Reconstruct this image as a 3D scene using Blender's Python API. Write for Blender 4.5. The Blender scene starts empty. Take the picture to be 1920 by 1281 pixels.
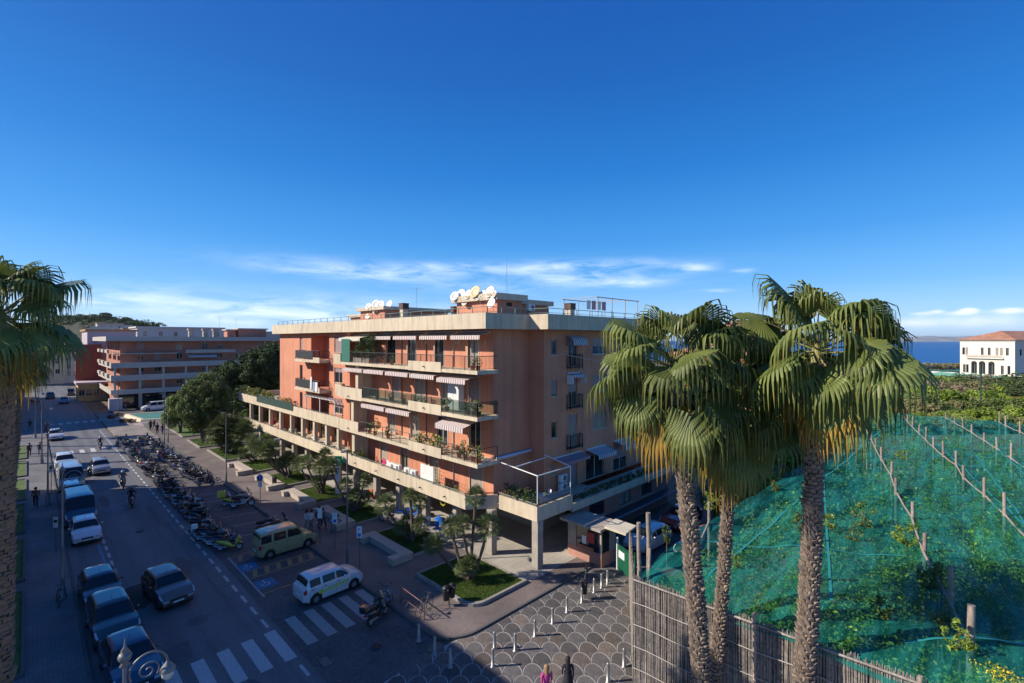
import bpy, bmesh, math, random
from math import sin, cos, pi, radians, sqrt, atan2
from mathutils import Vector, Matrix, noise as mnoise
import numpy as np
random.seed(7)
rng = np.random.default_rng(7)
scene = bpy.context.scene
COL = scene.collection

# ------------------------------------------------------------------ camera
cam_d = bpy.data.cameras.new("camera")
cam_d.sensor_width = 36.0
cam_d.lens = 36.0 * 907 / 1920
cam_d.shift_y = -2.5 / 1920 * -1
cam_d.clip_start = 0.1
cam_d.clip_end = 90000
cam = bpy.data.objects.new("camera", cam_d)
cam.location = (0, 0, 15)
cam.rotation_euler = (radians(90), 0, radians(-45))
COL.objects.link(cam)
scene.camera = cam
cam_d.shift_y = -0.0013

# ------------------------------------------------------------------ light
SUN_EL = radians(32)
TS = Vector((-0.78, 0.626, 0)).normalized()          # horizontal direction towards the sun
sun_d = bpy.data.lights.new("sun", 'SUN')
sun_d.energy = 2.85
sun_d.angle = radians(0.5)
sun_d.color = (1.0, 0.90, 0.76)
sun = bpy.data.objects.new("sun", sun_d)
sv = Vector((TS.x * cos(SUN_EL), TS.y * cos(SUN_EL), sin(SUN_EL)))
sun.rotation_euler = sv.to_track_quat('Z', 'Y').to_euler()
sun.location = (0, 0, 60)
COL.objects.link(sun)

world = bpy.data.worlds.new("World")
scene.world = world
world.use_nodes = True
SKM = 7.6
wn = world.node_tree.nodes; wl = world.node_tree.links
for n in list(wn): wn.remove(n)
def N(tree, typ, **kw):
    n = tree.nodes.new(typ)
    for k, v in kw.items(): setattr(n, k, v)
    return n
W = world.node_tree
sky = N(W, 'ShaderNodeTexSky', sky_type='NISHITA', sun_disc=False, sun_elevation=SUN_EL,
        sun_rotation=atan2(TS.x, TS.y) % (2 * pi), altitude=60, air_density=1.0, dust_density=0.25, ozone_density=3.5)
gam = N(W, 'ShaderNodeGamma'); gam.inputs[1].default_value = 1.0
hs = N(W, 'ShaderNodeHueSaturation'); hs.inputs['Saturation'].default_value = 1.22; hs.inputs['Value'].default_value = 0.92
bg = N(W, 'ShaderNodeBackground'); bg.inputs[1].default_value = 0.085
out = N(W, 'ShaderNodeOutputWorld')
tc = N(W, 'ShaderNodeTexCoord')
sep = N(W, 'ShaderNodeSeparateXYZ')
wl.new(tc.outputs['Generated'], sep.inputs[0])
def M_(op, a, b=None, c=None, clamp=False):
    n = N(W, 'ShaderNodeMath', operation=op, use_clamp=clamp)
    for i, v in enumerate((a, b, c)):
        if v is None: continue
        if isinstance(v, (int, float)): n.inputs[i].default_value = v
        else: wl.new(v, n.inputs[i])
    return n.outputs[0]
az = M_('ARCTAN2', sep.outputs[0], sep.outputs[1])          # compass angle from +Y
el = M_('ARCSINE', sep.outputs[2])
def px_az(px): return radians(45) + math.atan((px - 960) / 907)
def py_el(px, py):
    return math.atan((638 - py) / 907 * cos(math.atan((px - 960) / 907)))
comb = N(W, 'ShaderNodeCombineXYZ')
wl.new(M_('MULTIPLY', az, 9.0), comb.inputs[0]); wl.new(M_('MULTIPLY', el, 46.0), comb.inputs[1])
nz = N(W, 'ShaderNodeTexNoise'); nz.inputs['Scale'].default_value = 1.0; nz.inputs['Detail'].default_value = 8
nz.inputs['Roughness'].default_value = 0.62; nz.inputs['Distortion'].default_value = 0.6
wl.new(comb.outputs[0], nz.inputs['Vector'])
comb2 = N(W, 'ShaderNodeCombineXYZ')
wl.new(M_('MULTIPLY', az, 34.0), comb2.inputs[0]); wl.new(M_('MULTIPLY', el, 90.0), comb2.inputs[1])
nz2 = N(W, 'ShaderNodeTexNoise'); nz2.inputs['Scale'].default_value = 1.0; nz2.inputs['Detail'].default_value = 6
wl.new(comb2.outputs[0], nz2.inputs['Vector'])
def blob(px, py, wpx, hpx, amp, tilt=0.0):
    a0, e0 = px_az(px), py_el(px, py)
    wa = (px_az(px + wpx) - px_az(px - wpx)) / 2
    wh = hpx / 907 * cos(math.atan((px - 960) / 907))
    da = M_('SUBTRACT', az, a0)
    dx = M_('DIVIDE', da, wa)
    dy = M_('DIVIDE', M_('SUBTRACT', M_('SUBTRACT', el, e0), M_('MULTIPLY', da, tilt)), wh)
    r2 = M_('ADD', M_('MULTIPLY', dx, dx), M_('MULTIPLY', dy, dy))
    return M_('MULTIPLY', M_('EXPONENT', M_('MULTIPLY', r2, -1.0)), amp)
cir = None
for b in [(690, 508, 190, 15, 1.0, -.02), (850, 500, 80, 8, .4), (1080, 498, 170, 9, .75), (1090, 518, 130, 17, .95, -.05), (1180, 532, 70, 6, .6),
          (1302, 502, 45, 8, 1.25, .05), (1392, 508, 18, 5, .8), (1335, 546, 40, 4, .6),
          (420, 578, 330, 32, .80), (560, 600, 160, 22, .7), (780, 590, 160, 26, .45), (180, 560, 150, 14, .35), (930, 540, 120, 16, .35)]:
    o = blob(*b)
    cir = o if cir is None else M_('ADD', cir, o)
shape = M_('MULTIPLY', M_('SUBTRACT', nz.outputs[0], 0.36), 3.2, clamp=True)
cirm = M_('MULTIPLY', M_('MULTIPLY', cir, shape), 0.70, clamp=True)
cum = None
for b in [(1817, 582, 17, 5, 1.3), (1800, 587, 26, 4, .8), (1893, 582, 34, 6, 1.1), (1757, 584, 14, 4, .8), (1728, 588, 24, 4, .6), (1830, 603, 170, 16, .72), (1700, 606, 60, 10, .35)]:
    o = blob(*b)
    cum = o if cum is None else M_('ADD', cum, o)
cumm = M_('MULTIPLY', M_('SUBTRACT', M_('MULTIPLY', cum, M_('ADD', nz2.outputs[0], 0.25)), 0.2), 1.6, clamp=True)
# pale band of low haze above the horizon
hz = M_('MULTIPLY', M_('EXPONENT', M_('MULTIPLY', M_('MAXIMUM', el, 0.0), -9.0)), 0.34)
mixh = N(W, 'ShaderNodeMix', data_type='RGBA')
mix1 = N(W, 'ShaderNodeMix', data_type='RGBA'); mix2 = N(W, 'ShaderNodeMix', data_type='RGBA')
wl.new(sky.outputs[0], gam.inputs[0]); wl.new(gam.outputs[0], hs.inputs['Color'])
# deep polarised blue that pales towards the horizon, laid over the physical sky
ramp = N(W, 'ShaderNodeValToRGB'); cr = ramp.color_ramp
SK = [(0.0, (.36, .52, .76)), (.04, (.22, .42, .72)), (.10, (.085, .30, .65)), (.19, (.022, .205, .56)), (.32, (.0005, .125, .45)), (.46, (.0002, .078, .345)), (.60, (.001, .058, .30)), (1.0, (.001, .05, .24))]
while len(cr.elements) < len(SK): cr.elements.new(.5)
for e, (p_, c_) in zip(cr.elements, SK): e.position = p_; e.color = (*c_, 1)
wl.new(M_('MAXIMUM', sep.outputs[2], 0.0), ramp.inputs[0])
sc_ = N(W, 'ShaderNodeMix', data_type='RGBA', blend_type='MULTIPLY'); sc_.inputs['Factor'].default_value = 1
wl.new(ramp.outputs[0], sc_.inputs['A']); sc_.inputs['B'].default_value = (SKM, SKM, SKM, 1)
mixh.inputs['Factor'].default_value = .80
wl.new(hs.outputs[0], mixh.inputs['A']); wl.new(sc_.outputs['Result'], mixh.inputs['B'])
wl.new(cirm, mix1.inputs['Factor']); wl.new(mixh.outputs['Result'], mix1.inputs['A']); mix1.inputs['B'].default_value = (5.6, 6.3, 7.6, 1)
wl.new(cumm, mix2.inputs['Factor']); wl.new(mix1.outputs['Result'], mix2.inputs['A']); mix2.inputs['B'].default_value = (5.2, 5.7, 7.0, 1)
wl.new(mix2.outputs['Result'], bg.inputs[0]); wl.new(bg.outputs[0], out.inputs[0])

vs = scene.view_settings
vs.view_transform = 'Standard'; vs.look = 'None'; vs.exposure = 1.25; vs.gamma = 1.0; vs.use_curve_mapping = False
scene.render.engine = 'CYCLES'

# ------------------------------------------------------------------ materials
MATS = {}
def mat(name, col, rough=0.8, var=0.12, scale=3.0, bump=0.0, bscale=40.0, metal=0.0, spec=0.5, col2=None, vscale=None, objrand=0.0,
        trans=0.0, coat=0.0, detail=5, emit=None, streak=None, samt=.25):
    """procedural material: base colour broken up by two noises, with optional relief"""
    if name in MATS: return MATS[name]
    m = bpy.data.materials.new(name); m.use_nodes = True
    t = m.node_tree; nd = t.nodes; lk = t.links
    b = nd['Principled BSDF']
    b.inputs['Roughness'].default_value = rough; b.inputs['Metallic'].default_value = metal
    b.inputs['Specular IOR Level'].default_value = spec
    if coat: b.inputs['Coat Weight'].default_value = coat; b.inputs['Coat Roughness'].default_value = 0.06
    if trans: b.inputs['Transmission Weight'].default_value = trans
    if emit: b.inputs['Emission Color'].default_value = (*col, 1); b.inputs['Emission Strength'].default_value = emit
    c = (*col, 1)
    if var > 0 or col2 or objrand:
        tcn = N(t, 'ShaderNodeTexCoord')
        n1 = N(t, 'ShaderNodeTexNoise'); n1.inputs['Scale'].default_value = scale; n1.inputs['Detail'].default_value = detail
        n1.inputs['Roughness'].default_value = 0.65
        lk.new(tcn.outputs['Object'], n1.inputs['Vector'])
        r = N(t, 'ShaderNodeMapRange'); r.inputs['From Min'].default_value = 0.3; r.inputs['From Max'].default_value = 0.7
        lk.new(n1.outputs[0], r.inputs['Value'])
        mx = N(t, 'ShaderNodeMix', data_type='RGBA')
        lo = tuple(max(0, x * (1 - var)) for x in col); hi = tuple(min(1, x * (1 + var)) for x in col)
        if col2: lo, hi = col, col2
        mx.inputs['A'].default_value = (*lo, 1); mx.inputs['B'].default_value = (*hi, 1)
        lk.new(r.outputs[0], mx.inputs['Factor'])
        res = mx.outputs['Result']
        if vscale:
            n2 = N(t, 'ShaderNodeTexNoise'); n2.inputs['Scale'].default_value = vscale; n2.inputs['Detail'].default_value = 3
            lk.new(tcn.outputs['Object'], n2.inputs['Vector'])
            m2 = N(t, 'ShaderNodeMix', data_type='RGBA', blend_type='MULTIPLY'); m2.inputs['Factor'].default_value = 1.0
            r2 = N(t, 'ShaderNodeMapRange'); r2.inputs['From Min'].default_value = 0.3; r2.inputs['From Max'].default_value = 0.7
            r2.inputs['To Min'].default_value = 1 - var; r2.inputs['To Max'].default_value = 1 + var
            lk.new(n2.outputs[0], r2.inputs['Value']); lk.new(res, m2.inputs['A']); lk.new(r2.outputs[0], m2.inputs['B'])
            res = m2.outputs['Result']
        if streak:
            mp = N(t, 'ShaderNodeMapping'); mp.inputs['Scale'].default_value = streak; ns = N(t, 'ShaderNodeTexNoise'); ns.inputs['Scale'].default_value = 1; ns.inputs['Detail'].default_value = 5
            lk.new(tcn.outputs['Object'], mp.inputs[0]); lk.new(mp.outputs[0], ns.inputs['Vector'])
            rs = N(t, 'ShaderNodeMapRange'); rs.inputs['From Min'].default_value = .42; rs.inputs['From Max'].default_value = .72
            rs.inputs['To Min'].default_value = 1.04; rs.inputs['To Max'].default_value = 1 - samt
            ms_ = N(t, 'ShaderNodeMix', data_type='RGBA', blend_type='MULTIPLY'); ms_.inputs['Factor'].default_value = 1
            lk.new(ns.outputs[0], rs.inputs['Value']); lk.new(res, ms_.inputs['A']); lk.new(rs.outputs[0], ms_.inputs['B']); res = ms_.outputs['Result']
        if objrand:
            oi = N(t, 'ShaderNodeObjectInfo')
            r3 = N(t, 'ShaderNodeMapRange'); r3.inputs['To Min'].default_value = 1 - objrand; r3.inputs['To Max'].default_value = 1 + objrand
            m3 = N(t, 'ShaderNodeMix', data_type='RGBA', blend_type='MULTIPLY'); m3.inputs['Factor'].default_value = 1.0
            lk.new(oi.outputs['Random'], r3.inputs['Value']); lk.new(res, m3.inputs['A']); lk.new(r3.outputs[0], m3.inputs['B'])
            res = m3.outputs['Result']
        lk.new(res, b.inputs['Base Color'])
    else:
        b.inputs['Base Color'].default_value = c
    if bump > 0:
        tcn = N(t, 'ShaderNodeTexCoord')
        nb = N(t, 'ShaderNodeTexNoise'); nb.inputs['Scale'].default_value = bscale; nb.inputs['Detail'].default_value = 6
        lk.new(tcn.outputs['Object'], nb.inputs['Vector'])
        bp = N(t, 'ShaderNodeBump'); bp.inputs['Strength'].default_value = bump; bp.inputs['Distance'].default_value = 0.02
        lk.new(nb.outputs[0], bp.inputs['Height']); lk.new(bp.outputs[0], b.inputs['Normal'])
    MATS[name] = m
    return m

def wornpaint(name, col, under, amt=.5):
    m = mat(name, under, .8, col2=col, scale=22, detail=9, var=.1); 
    for n in m.node_tree.nodes:
        if n.type == 'MAP_RANGE': n.inputs['From Min'].default_value = .5 - .16 * (1.6 - amt); n.inputs['From Max'].default_value = .5 + .06
    return m
def leafmat(name, col, col2, rough=0.5, trans=0.25, scale=1.2, objrand=0.12, spec=0.4):
    if name in MATS: return MATS[name]
    m = mat(name, col, rough=rough, col2=col2, scale=scale, objrand=objrand, spec=spec, var=0.1)
    t = m.node_tree; b = t.nodes['Principled BSDF']
    tr = N(t, 'ShaderNodeBsdfTranslucent')
    src = b.inputs['Base Color'].links[0].from_socket
    t.links.new(src, tr.inputs['Color'])
    ms = N(t, 'ShaderNodeMixShader'); ms.inputs[0].default_value = trans
    t.links.new(b.outputs[0], ms.inputs[1]); t.links.new(tr.outputs[0], ms.inputs[2])
    t.links.new(ms.outputs[0], t.nodes['Material Output'].inputs['Surface'])
    return m

def stripemat(name, ca, cb, axis, period, duty=0.5, rough=0.85):
    """printed cloth stripes along one object axis"""
    if name in MATS: return MATS[name]
    m = bpy.data.materials.new(name); m.use_nodes = True
    t = m.node_tree; lk = t.links; b = t.nodes['Principled BSDF']; b.inputs['Roughness'].default_value = rough
    tcn = N(t, 'ShaderNodeTexCoord'); sp = N(t, 'ShaderNodeSeparateXYZ'); lk.new(tcn.outputs['Object'], sp.inputs[0])
    a = N(t, 'ShaderNodeMath', operation='DIVIDE'); a.inputs[1].default_value = period; lk.new(sp.outputs[axis], a.inputs[0])
    f = N(t, 'ShaderNodeMath', operation='FRACT'); lk.new(a.outputs[0], f.inputs[0])
    g = N(t, 'ShaderNodeMath', operation='GREATER_THAN'); g.inputs[1].default_value = duty; lk.new(f.outputs[0], g.inputs[0])
    mx = N(t, 'ShaderNodeMix', data_type='RGBA'); mx.inputs['A'].default_value = (*ca, 1); mx.inputs['B'].default_value = (*cb, 1)
    lk.new(g.outputs[0], mx.inputs['Factor']); lk.new(mx.outputs['Result'], b.inputs['Base Color'])
    MATS[name] = m
    return m

# ------------------------------------------------------------------ objects
def tag(o, label=None, cat=None, group=None, kind=None):
    if label: o['label'] = label
    if cat: o['category'] = cat
    if group: o['group'] = group
    if kind: o['kind'] = kind
    return o
def empty(name, loc=(0, 0, 0), rz=0.0, label=None, cat=None, group=None, scale=None):
    o = bpy.data.objects.new(name, None); COL.objects.link(o)
    o.empty_display_size = 0.3
    o.location = loc; o.rotation_euler = (0, 0, rz)
    if scale: o.scale = (scale,) * 3 if isinstance(scale, (int, float)) else scale
    return tag(o, label, cat, group)
def kids(o): return list(o.children)
def copy_tree(o, parent=None):
    ch = kids(o)
    c = o.copy(); COL.objects.link(c); c.parent = parent
    for k in ch: copy_tree(k, c)
    return c
def recolour(root, mapping):
    """swap materials on a copied thing without touching its shared meshes"""
    for o in [root] + [c for k in root.children for c in ([k] + list(k.children))]:
        for s in o.material_slots:
            if s.material and s.material.name in mapping:
                new = mapping[s.material.name]
                s.link = 'OBJECT'; s.material = new

class MB:
    def __init__(s): s.v = []; s.f = []; s.m = []; s.sm = []
    def add(s, verts, faces, mi=0, smooth=False):
        n = len(s.v); s.v += [tuple(v) for v in verts]
        for f in faces: s.f.append(tuple(i + n for i in f)); s.m.append(mi); s.sm.append(smooth)
        return s
    def box(s, x0, y0, z0, x1, y1, z1, mi=0, rz=0.0, c=None):
        if x0 > x1: x0, x1 = x1, x0
        if y0 > y1: y0, y1 = y1, y0
        if z0 > z1: z0, z1 = z1, z0
        v = [(x0,y0,z0),(x1,y0,z0),(x1,y1,z0),(x0,y1,z0),(x0,y0,z1),(x1,y0,z1),(x1,y1,z1),(x0,y1,z1)]
        if rz:
            cx, cy = c if c else ((x0+x1)/2, (y0+y1)/2); a, b = cos(rz), sin(rz)
            v = [(cx+(x-cx)*a-(y-cy)*b, cy+(x-cx)*b+(y-cy)*a, z) for x, y, z in v]
        return s.add(v, [(0,3,2,1),(4,5,6,7),(0,1,5,4),(1,2,6,5),(2,3,7,6),(3,0,4,7)], mi)
    def prism(s, poly, z0, z1, mi=0):
        n = len(poly)
        v = [(x, y, z0) for x, y in poly] + [(x, y, z1) for x, y in poly]
        f = [tuple(range(n - 1, -1, -1)), tuple(range(n, 2 * n))]
        f += [(i, (i + 1) % n, n + (i + 1) % n, n + i) for i in range(n)]
        return s.add(v, f, mi)
    def sheet(s, poly, z, mi=0):
        return s.add([(x, y, z) for x, y in poly], [tuple(range(len(poly)))], mi)
    def tube(s, pts, rad, n=8, mi=0, cap=True, smooth=True):
        pts = [Vector(p) for p in pts]
        if isinstance(rad, (int, float)): rad = [rad] * len(pts)
        base = []
        up = Vector((0, 0, 1)); prev = None
        for i, p in enumerate(pts):
            d = (pts[min(i + 1, len(pts) - 1)] - pts[max(i - 1, 0)])
            if d.length < 1e-9: d = up.copy()
            d.normalize()
            if prev is None:
                a = up if abs(d.dot(up)) < 0.95 else Vector((1, 0, 0))
                x = d.cross(a).normalized()
            else:
                x = (prev - d * prev.dot(d)).normalized()
            prev = x; y = d.cross(x)
            for k in range(n):
                t = 2 * pi * k / n
                base.append(p + x * (cos(t) * rad[i]) + y * (sin(t) * rad[i]))
        f = []
        for i in range(len(pts) - 1):
            for k in range(n):
                a = i * n + k; b = i * n + (k + 1) % n
                f.append((a, b, b + n, a + n))
        s.add(base, f, mi, smooth)
        if cap:
            s.add(base[:n], [tuple(range(n - 1, -1, -1))], mi)
            s.add(base[-n:], [tuple(range(n))], mi)
        return s
    def lathe(s, prof, n=12, c=(0, 0, 0), mi=0, smooth=True, axis='z'):
        v = []
        for r, z in prof:
            for k in range(n):
                t = 2 * pi * k / n
                if axis == 'z': v.append((c[0] + r * cos(t), c[1] + r * sin(t), c[2] + z))
                elif axis == 'y': v.append((c[0] + r * cos(t), c[1] + z, c[2] - r * sin(t)))
                else: v.append((c[0] + z, c[1] + r * cos(t), c[2] + r * sin(t)))
        f = [(i*n+k, i*n+(k+1) % n, (i+1)*n+(k+1) % n, (i+1)*n+k) for i in range(len(prof)-1) for k in range(n)]
        return s.add(v, f, mi, smooth)
    def ball(s, c, r, n=10, mi=0, sz=1.0):
        prof = [(r * sin(pi * i / (n // 2)) + 1e-5, -r * sz * cos(pi * i / (n // 2))) for i in range(n // 2 + 1)]
        return s.lathe(prof, n, c, mi)
    def mesh(s, name, mats):
        me = bpy.data.meshes.new(name)
        me.from_pydata(s.v, [], s.f)
        if not isinstance(mats, (list, tuple)): mats = [mats]
        for m in mats: me.materials.append(m)
        if len(mats) > 1: me.polygons.foreach_set('material_index', s.m)
        me.polygons.foreach_set('use_smooth', s.sm)
        me.update()
        return me
    def build(s, name, mats, parent=None, label=None, cat=None, group=None, kind=None, loc=None, rz=None):
        o = bpy.data.objects.new(name, s.mesh(name, mats)); COL.objects.link(o)
        if parent: o.parent = parent
        if loc: o.location = loc
        if rz: o.rotation_euler = (0, 0, rz)
        return tag(o, label, cat, group, kind)
def link(name, me, parent=None, loc=(0, 0, 0), rz=0.0, sc=None, **kw):
    o = bpy.data.objects.new(name, me); COL.objects.link(o)
    if parent: o.parent = parent
    o.location = loc; o.rotation_euler = (0, 0, rz)
    if sc: o.scale = (sc,) * 3 if isinstance(sc, (int, float)) else sc
    return tag(o, **kw)
def npmesh(name, verts, faces, mats, matidx=None, smooth=False):
    """quads from numpy arrays"""
    me = bpy.data.meshes.new(name)
    nv, nf = len(verts), len(faces); k = faces.shape[1]
    me.vertices.add(nv); me.vertices.foreach_set('co', np.ascontiguousarray(verts, dtype=np.float32).ravel())
    me.loops.add(nf * k); me.loops.foreach_set('vertex_index', faces.astype(np.int32).ravel())
    me.polygons.add(nf); me.polygons.foreach_set('loop_start', (np.arange(nf) * k).astype(np.int32))
    try: me.polygons.foreach_set('loop_total', np.full(nf, k, dtype=np.int32))
    except Exception: pass
    for m in (mats if isinstance(mats, (list, tuple)) else [mats]): me.materials.append(m)
    if matidx is not None: me.polygons.foreach_set('material_index', matidx.astype(np.int32))
    if smooth: me.polygons.foreach_set('use_smooth', np.ones(nf, dtype=bool))
    me.update(calc_edges=True); me.validate()
    return me
def bevel(o, w=0.02, seg=1):
    md = o.modifiers.new('bevel', 'BEVEL'); md.width = w; md.segments = seg; md.limit_method = 'ANGLE'; md.angle_limit = radians(40)
    return o
ORD = ['nearest', 'second', 'third', 'fourth', 'fifth', 'sixth', 'seventh', 'eighth', 'ninth', 'tenth', 'eleventh', 'twelfth', 'thirteenth',
       'fourteenth', 'fifteenth', 'sixteenth', 'seventeenth', 'eighteenth', 'nineteenth', 'twentieth', 'twenty-first', 'twenty-second',
       'twenty-third', 'twenty-fourth', 'twenty-fifth', 'twenty-sixth', 'twenty-seventh', 'twenty-eighth', 'twenty-ninth', 'thirtieth',
       'thirty-first', 'thirty-second', 'thirty-third', 'thirty-fourth', 'thirty-fifth', 'thirty-sixth', 'thirty-seventh', 'thirty-eighth', 'thirty-ninth', 'fortieth',
       'forty-first', 'forty-second', 'forty-third', 'forty-fourth', 'forty-fifth', 'forty-sixth', 'forty-seventh', 'forty-eighth']
# ------------------------------------------------------------------ ground
m_soil = mat('soil', (.13, .11, .07), .95, var=.35, scale=.6, bump=.5, bscale=6, vscale=.05)
m_asph = mat('asphalt', (.13, .13, .138), .68, var=.15, scale=.35, bump=.35, bscale=160, vscale=6, streak=(1.3, .03, 1), samt=.34)
m_asph2 = mat('old_asphalt', (.098, .088, .088), .82, var=.28, scale=.5, bump=.45, bscale=90, vscale=5)
m_white = wornpaint('road_paint', (.60, .60, .58), (.15, .15, .155), .75)
m_worn = wornpaint('worn_road_paint', (.40, .385, .36), (.105, .097, .096), .35)
m_yel = wornpaint('orange_road_paint', (.44, .27, .11), (.08, .07, .065), .3)
m_blue = wornpaint('blue_road_paint', (.05, .19, .36), (.07, .08, .1), .5)
m_kerb = mat('kerb_stone', (.27, .25, .22), .85, var=.2, scale=5, bump=.3, bscale=30)
m_kerbd = mat('dark_kerb_stone', (.1, .095, .095), .85, var=.2, scale=5, bump=.3)
m_grout = mat('white_grout', (.36, .34, .31), .9, var=.2, scale=8)

def brickmat(name, c1, c2, mortar, scale, rough=.8, bw=.5, rh=.25, offs=.5, rot=0.0, msize=.02):
    if name in MATS: return MATS[name]
    m = bpy.data.materials.new(name); m.use_nodes = True; t = m.node_tree; lk = t.links; b = t.nodes['Principled BSDF']
    b.inputs['Roughness'].default_value = rough
    tcn = N(t, 'ShaderNodeTexCoord'); mp = N(t, 'ShaderNodeMapping'); mp.inputs['Rotation'].default_value = (0, 0, rot)
    br = N(t, 'ShaderNodeTexBrick'); br.offset = offs
    br.inputs['Color1'].default_value = (*c1, 1); br.inputs['Color2'].default_value = (*c2, 1); br.inputs['Mortar'].default_value = (*mortar, 1)
    br.inputs['Scale'].default_value = scale; br.inputs['Mortar Size'].default_value = msize
    br.inputs['Brick Width'].default_value = bw; br.inputs['Row Height'].default_value = rh
    lk.new(tcn.outputs['Object'], mp.inputs[0]); lk.new(mp.outputs[0], br.inputs['Vector'])
    nn = N(t, 'ShaderNodeTexNoise'); nn.inputs['Scale'].default_value = .35; nn.inputs['Detail'].default_value = 7
    lk.new(tcn.outputs['Object'], nn.inputs['Vector'])
    r = N(t, 'ShaderNodeMapRange'); r.inputs['From Min'].default_value = .3; r.inputs['From Max'].default_value = .7
    r.inputs['To Min'].default_value = .72; r.inputs['To Max'].default_value = 1.25
    lk.new(nn.outputs[0], r.inputs['Value'])
    mx = N(t, 'ShaderNodeMix', data_type='RGBA', blend_type='MULTIPLY'); mx.inputs['Factor'].default_value = 1
    lk.new(br.outputs['Color'], mx.inputs['A']); lk.new(r.outputs[0], mx.inputs['B']); lk.new(mx.outputs['Result'], b.inputs['Base Color'])
    bp = N(t, 'ShaderNodeBump'); bp.inputs['Strength'].default_value = .4; bp.inputs['Distance'].default_value = .01; bp.invert = True
    lk.new(br.outputs['Fac'], bp.inputs['Height']); lk.new(bp.outputs[0], b.inputs['Normal'])
    MATS[name] = m; return m
m_pave = brickmat('brown_pavers', (.16, .128, .118), (.195, .155, .14), (.075, .065, .06), 2.2, msize=.015)
m_paveL = brickmat('grey_pavement_slabs', (.13, .128, .135), (.165, .16, .165), (.08, .08, .085), 1.6, msize=.02)
m_tan = brickmat('tan_pavement_blocks', (.26, .225, .19), (.22, .19, .165), (.13, .12, .11), .9, msize=.03, bw=.6, rh=.6)
m_trav = brickmat('pale_arcade_tiles', (.40, .365, .31), (.36, .33, .285), (.25, .22, .18), .8, msize=.008, bw=.8, rh=.4)
m_grass = mat('lawn_grass', (.045, .085, .012), .9, var=.5, scale=1.3, col2=(.10, .15, .022), bump=.8, bscale=60)

def struct(name, mb, m, **kw):
    return mb.build(name, m, kind='structure', **kw)

struct('ground', MB().sheet([(-3000, -600), (368, -600), (340, -40), (336, 34), (328, 200), (330, 420), (900, 3000), (-3000, 3000)], -.06), m_soil)
# sea far below the cliff edge
m_sea = bpy.data.materials.new('sea_water'); m_sea.use_nodes = True
_t = m_sea.node_tree; _b = _t.nodes['Principled BSDF']
_b.inputs['Base Color'].default_value = (.006, .05, .14, 1); _b.inputs['Roughness'].default_value = .42; _b.inputs['Specular IOR Level'].default_value = .32
_tc = N(_t, 'ShaderNodeTexCoord'); _mp = N(_t, 'ShaderNodeMapping'); _mp.inputs['Scale'].default_value = (.012, .004, 1); _mp.inputs['Rotation'].default_value = (0, 0, radians(40))
_n = N(_t, 'ShaderNodeTexNoise'); _n.inputs['Scale'].default_value = 1; _n.inputs['Detail'].default_value = 8
_t.links.new(_tc.outputs['Object'], _mp.inputs[0]); _t.links.new(_mp.outputs[0], _n.inputs['Vector'])
_mx = N(_t, 'ShaderNodeMix', data_type='RGBA'); _mx.inputs['A'].default_value = (.008, .075, .24, 1); _mx.inputs['B'].default_value = (.016, .11, .31, 1)
_t.links.new(_n.outputs[0], _mx.inputs['Factor']); _t.links.new(_mx.outputs['Result'], _b.inputs['Base Color'])
struct('sea', MB().sheet([(300, -22000), (42000, -22000), (42000, 42000), (300, 42000)], -48), m_sea)

road = struct('road', MB().prism([(2.0, -30), (9.25, -30), (9.25, 90), (9.6, 240), (2.0, 240)], -.05, 0.0), m_asph)
side_street = struct('side_street', MB().prism([(9.604, 108.5), (60, 112), (60, 131), (9.604, 131)], -.05, .0), m_asph2)
parking = struct('parking_strip', MB().prism([(9.254, 18.8), (14.35, 18.8), (14.35, 90), (9.254, 90)], -.05, .002), m_asph2)
plaza_asph = struct('plaza_entrance', MB().prism([(9.254, -30), (14.0, -30), (14.0, 18.796), (9.254, 18.796)], -.05, .002), m_asph2)
# plaza pavement with its kerb, rounded at the near corner
def rc(cx, cy, r, a0, a1, n=8): return [(cx + r * cos(radians(a0 + (a1 - a0) * i / n)), cy + r * sin(radians(a0 + (a1 - a0) * i / n))) for i in range(n + 1)]
pl_poly = rc(16.2, 20.6, 1.7, 180, 270) + [(26.6, 18.9), (27.0, 18.9), (27.0, 21.2), (21.9, 21.2), (21.9, 108), (14.5, 108)]
plaza = struct('pavement', MB().prism(pl_poly, -.05, .12), m_pave)
kb = MB()
kpath = [(14.5, 108)] + rc(16.2, 20.6, 1.7, 180, 270) + [(26.6, 18.9)]
for i in range(len(kpath) - 1):
    a, b = Vector((*kpath[i], 0)), Vector((*kpath[i + 1], 0)); d = (b - a).normalized(); n_ = Vector((d.y, -d.x, 0)) * .15
    if i == 0: n_ = Vector((-.15, 0, 0))
    else:
        mid = (a + b) / 2 - Vector((20, 24, 0)); n_ = n_ if n_.dot(mid) > 0 else -n_
    v = [a, b, b + n_, a + n_]
    kb.add([(p.x, p.y, -.04) for p in v] + [(p.x, p.y, .135) for p in v], [(0,1,2,3),(7,6,5,4),(0,4,5,1),(1,5,6,2),(2,6,7,3),(3,7,4,0)])
kb.build('kerb', m_kerbd, plaza)
arcade_floor = struct('arcade_floor', MB().prism([(21.904, 20.3), (31.5, 20.3), (31.5, 78), (21.904, 78)], -.05, .128), m_trav)
yard = struct('car_yard', MB().prism([(26.9, 8.5), (60, 8.5), (60, 20.296), (27.0, 20.296), (27.0, 18.9)], -.05, -.002), m_asph2)
tanp = struct('tan_pavement', MB().prism([(9.604, 90.004), (14.2, 90.004), (14.2, 108.4), (13.4, 128), (9.604, 128)], -.04, .06), m_tan)
leftp = struct('left_pavement', MB().prism([(-9, -30), (1.85, -30), (1.85, 240), (-9, 240)], -.05, .12), m_paveL)
kb = MB()
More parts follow.
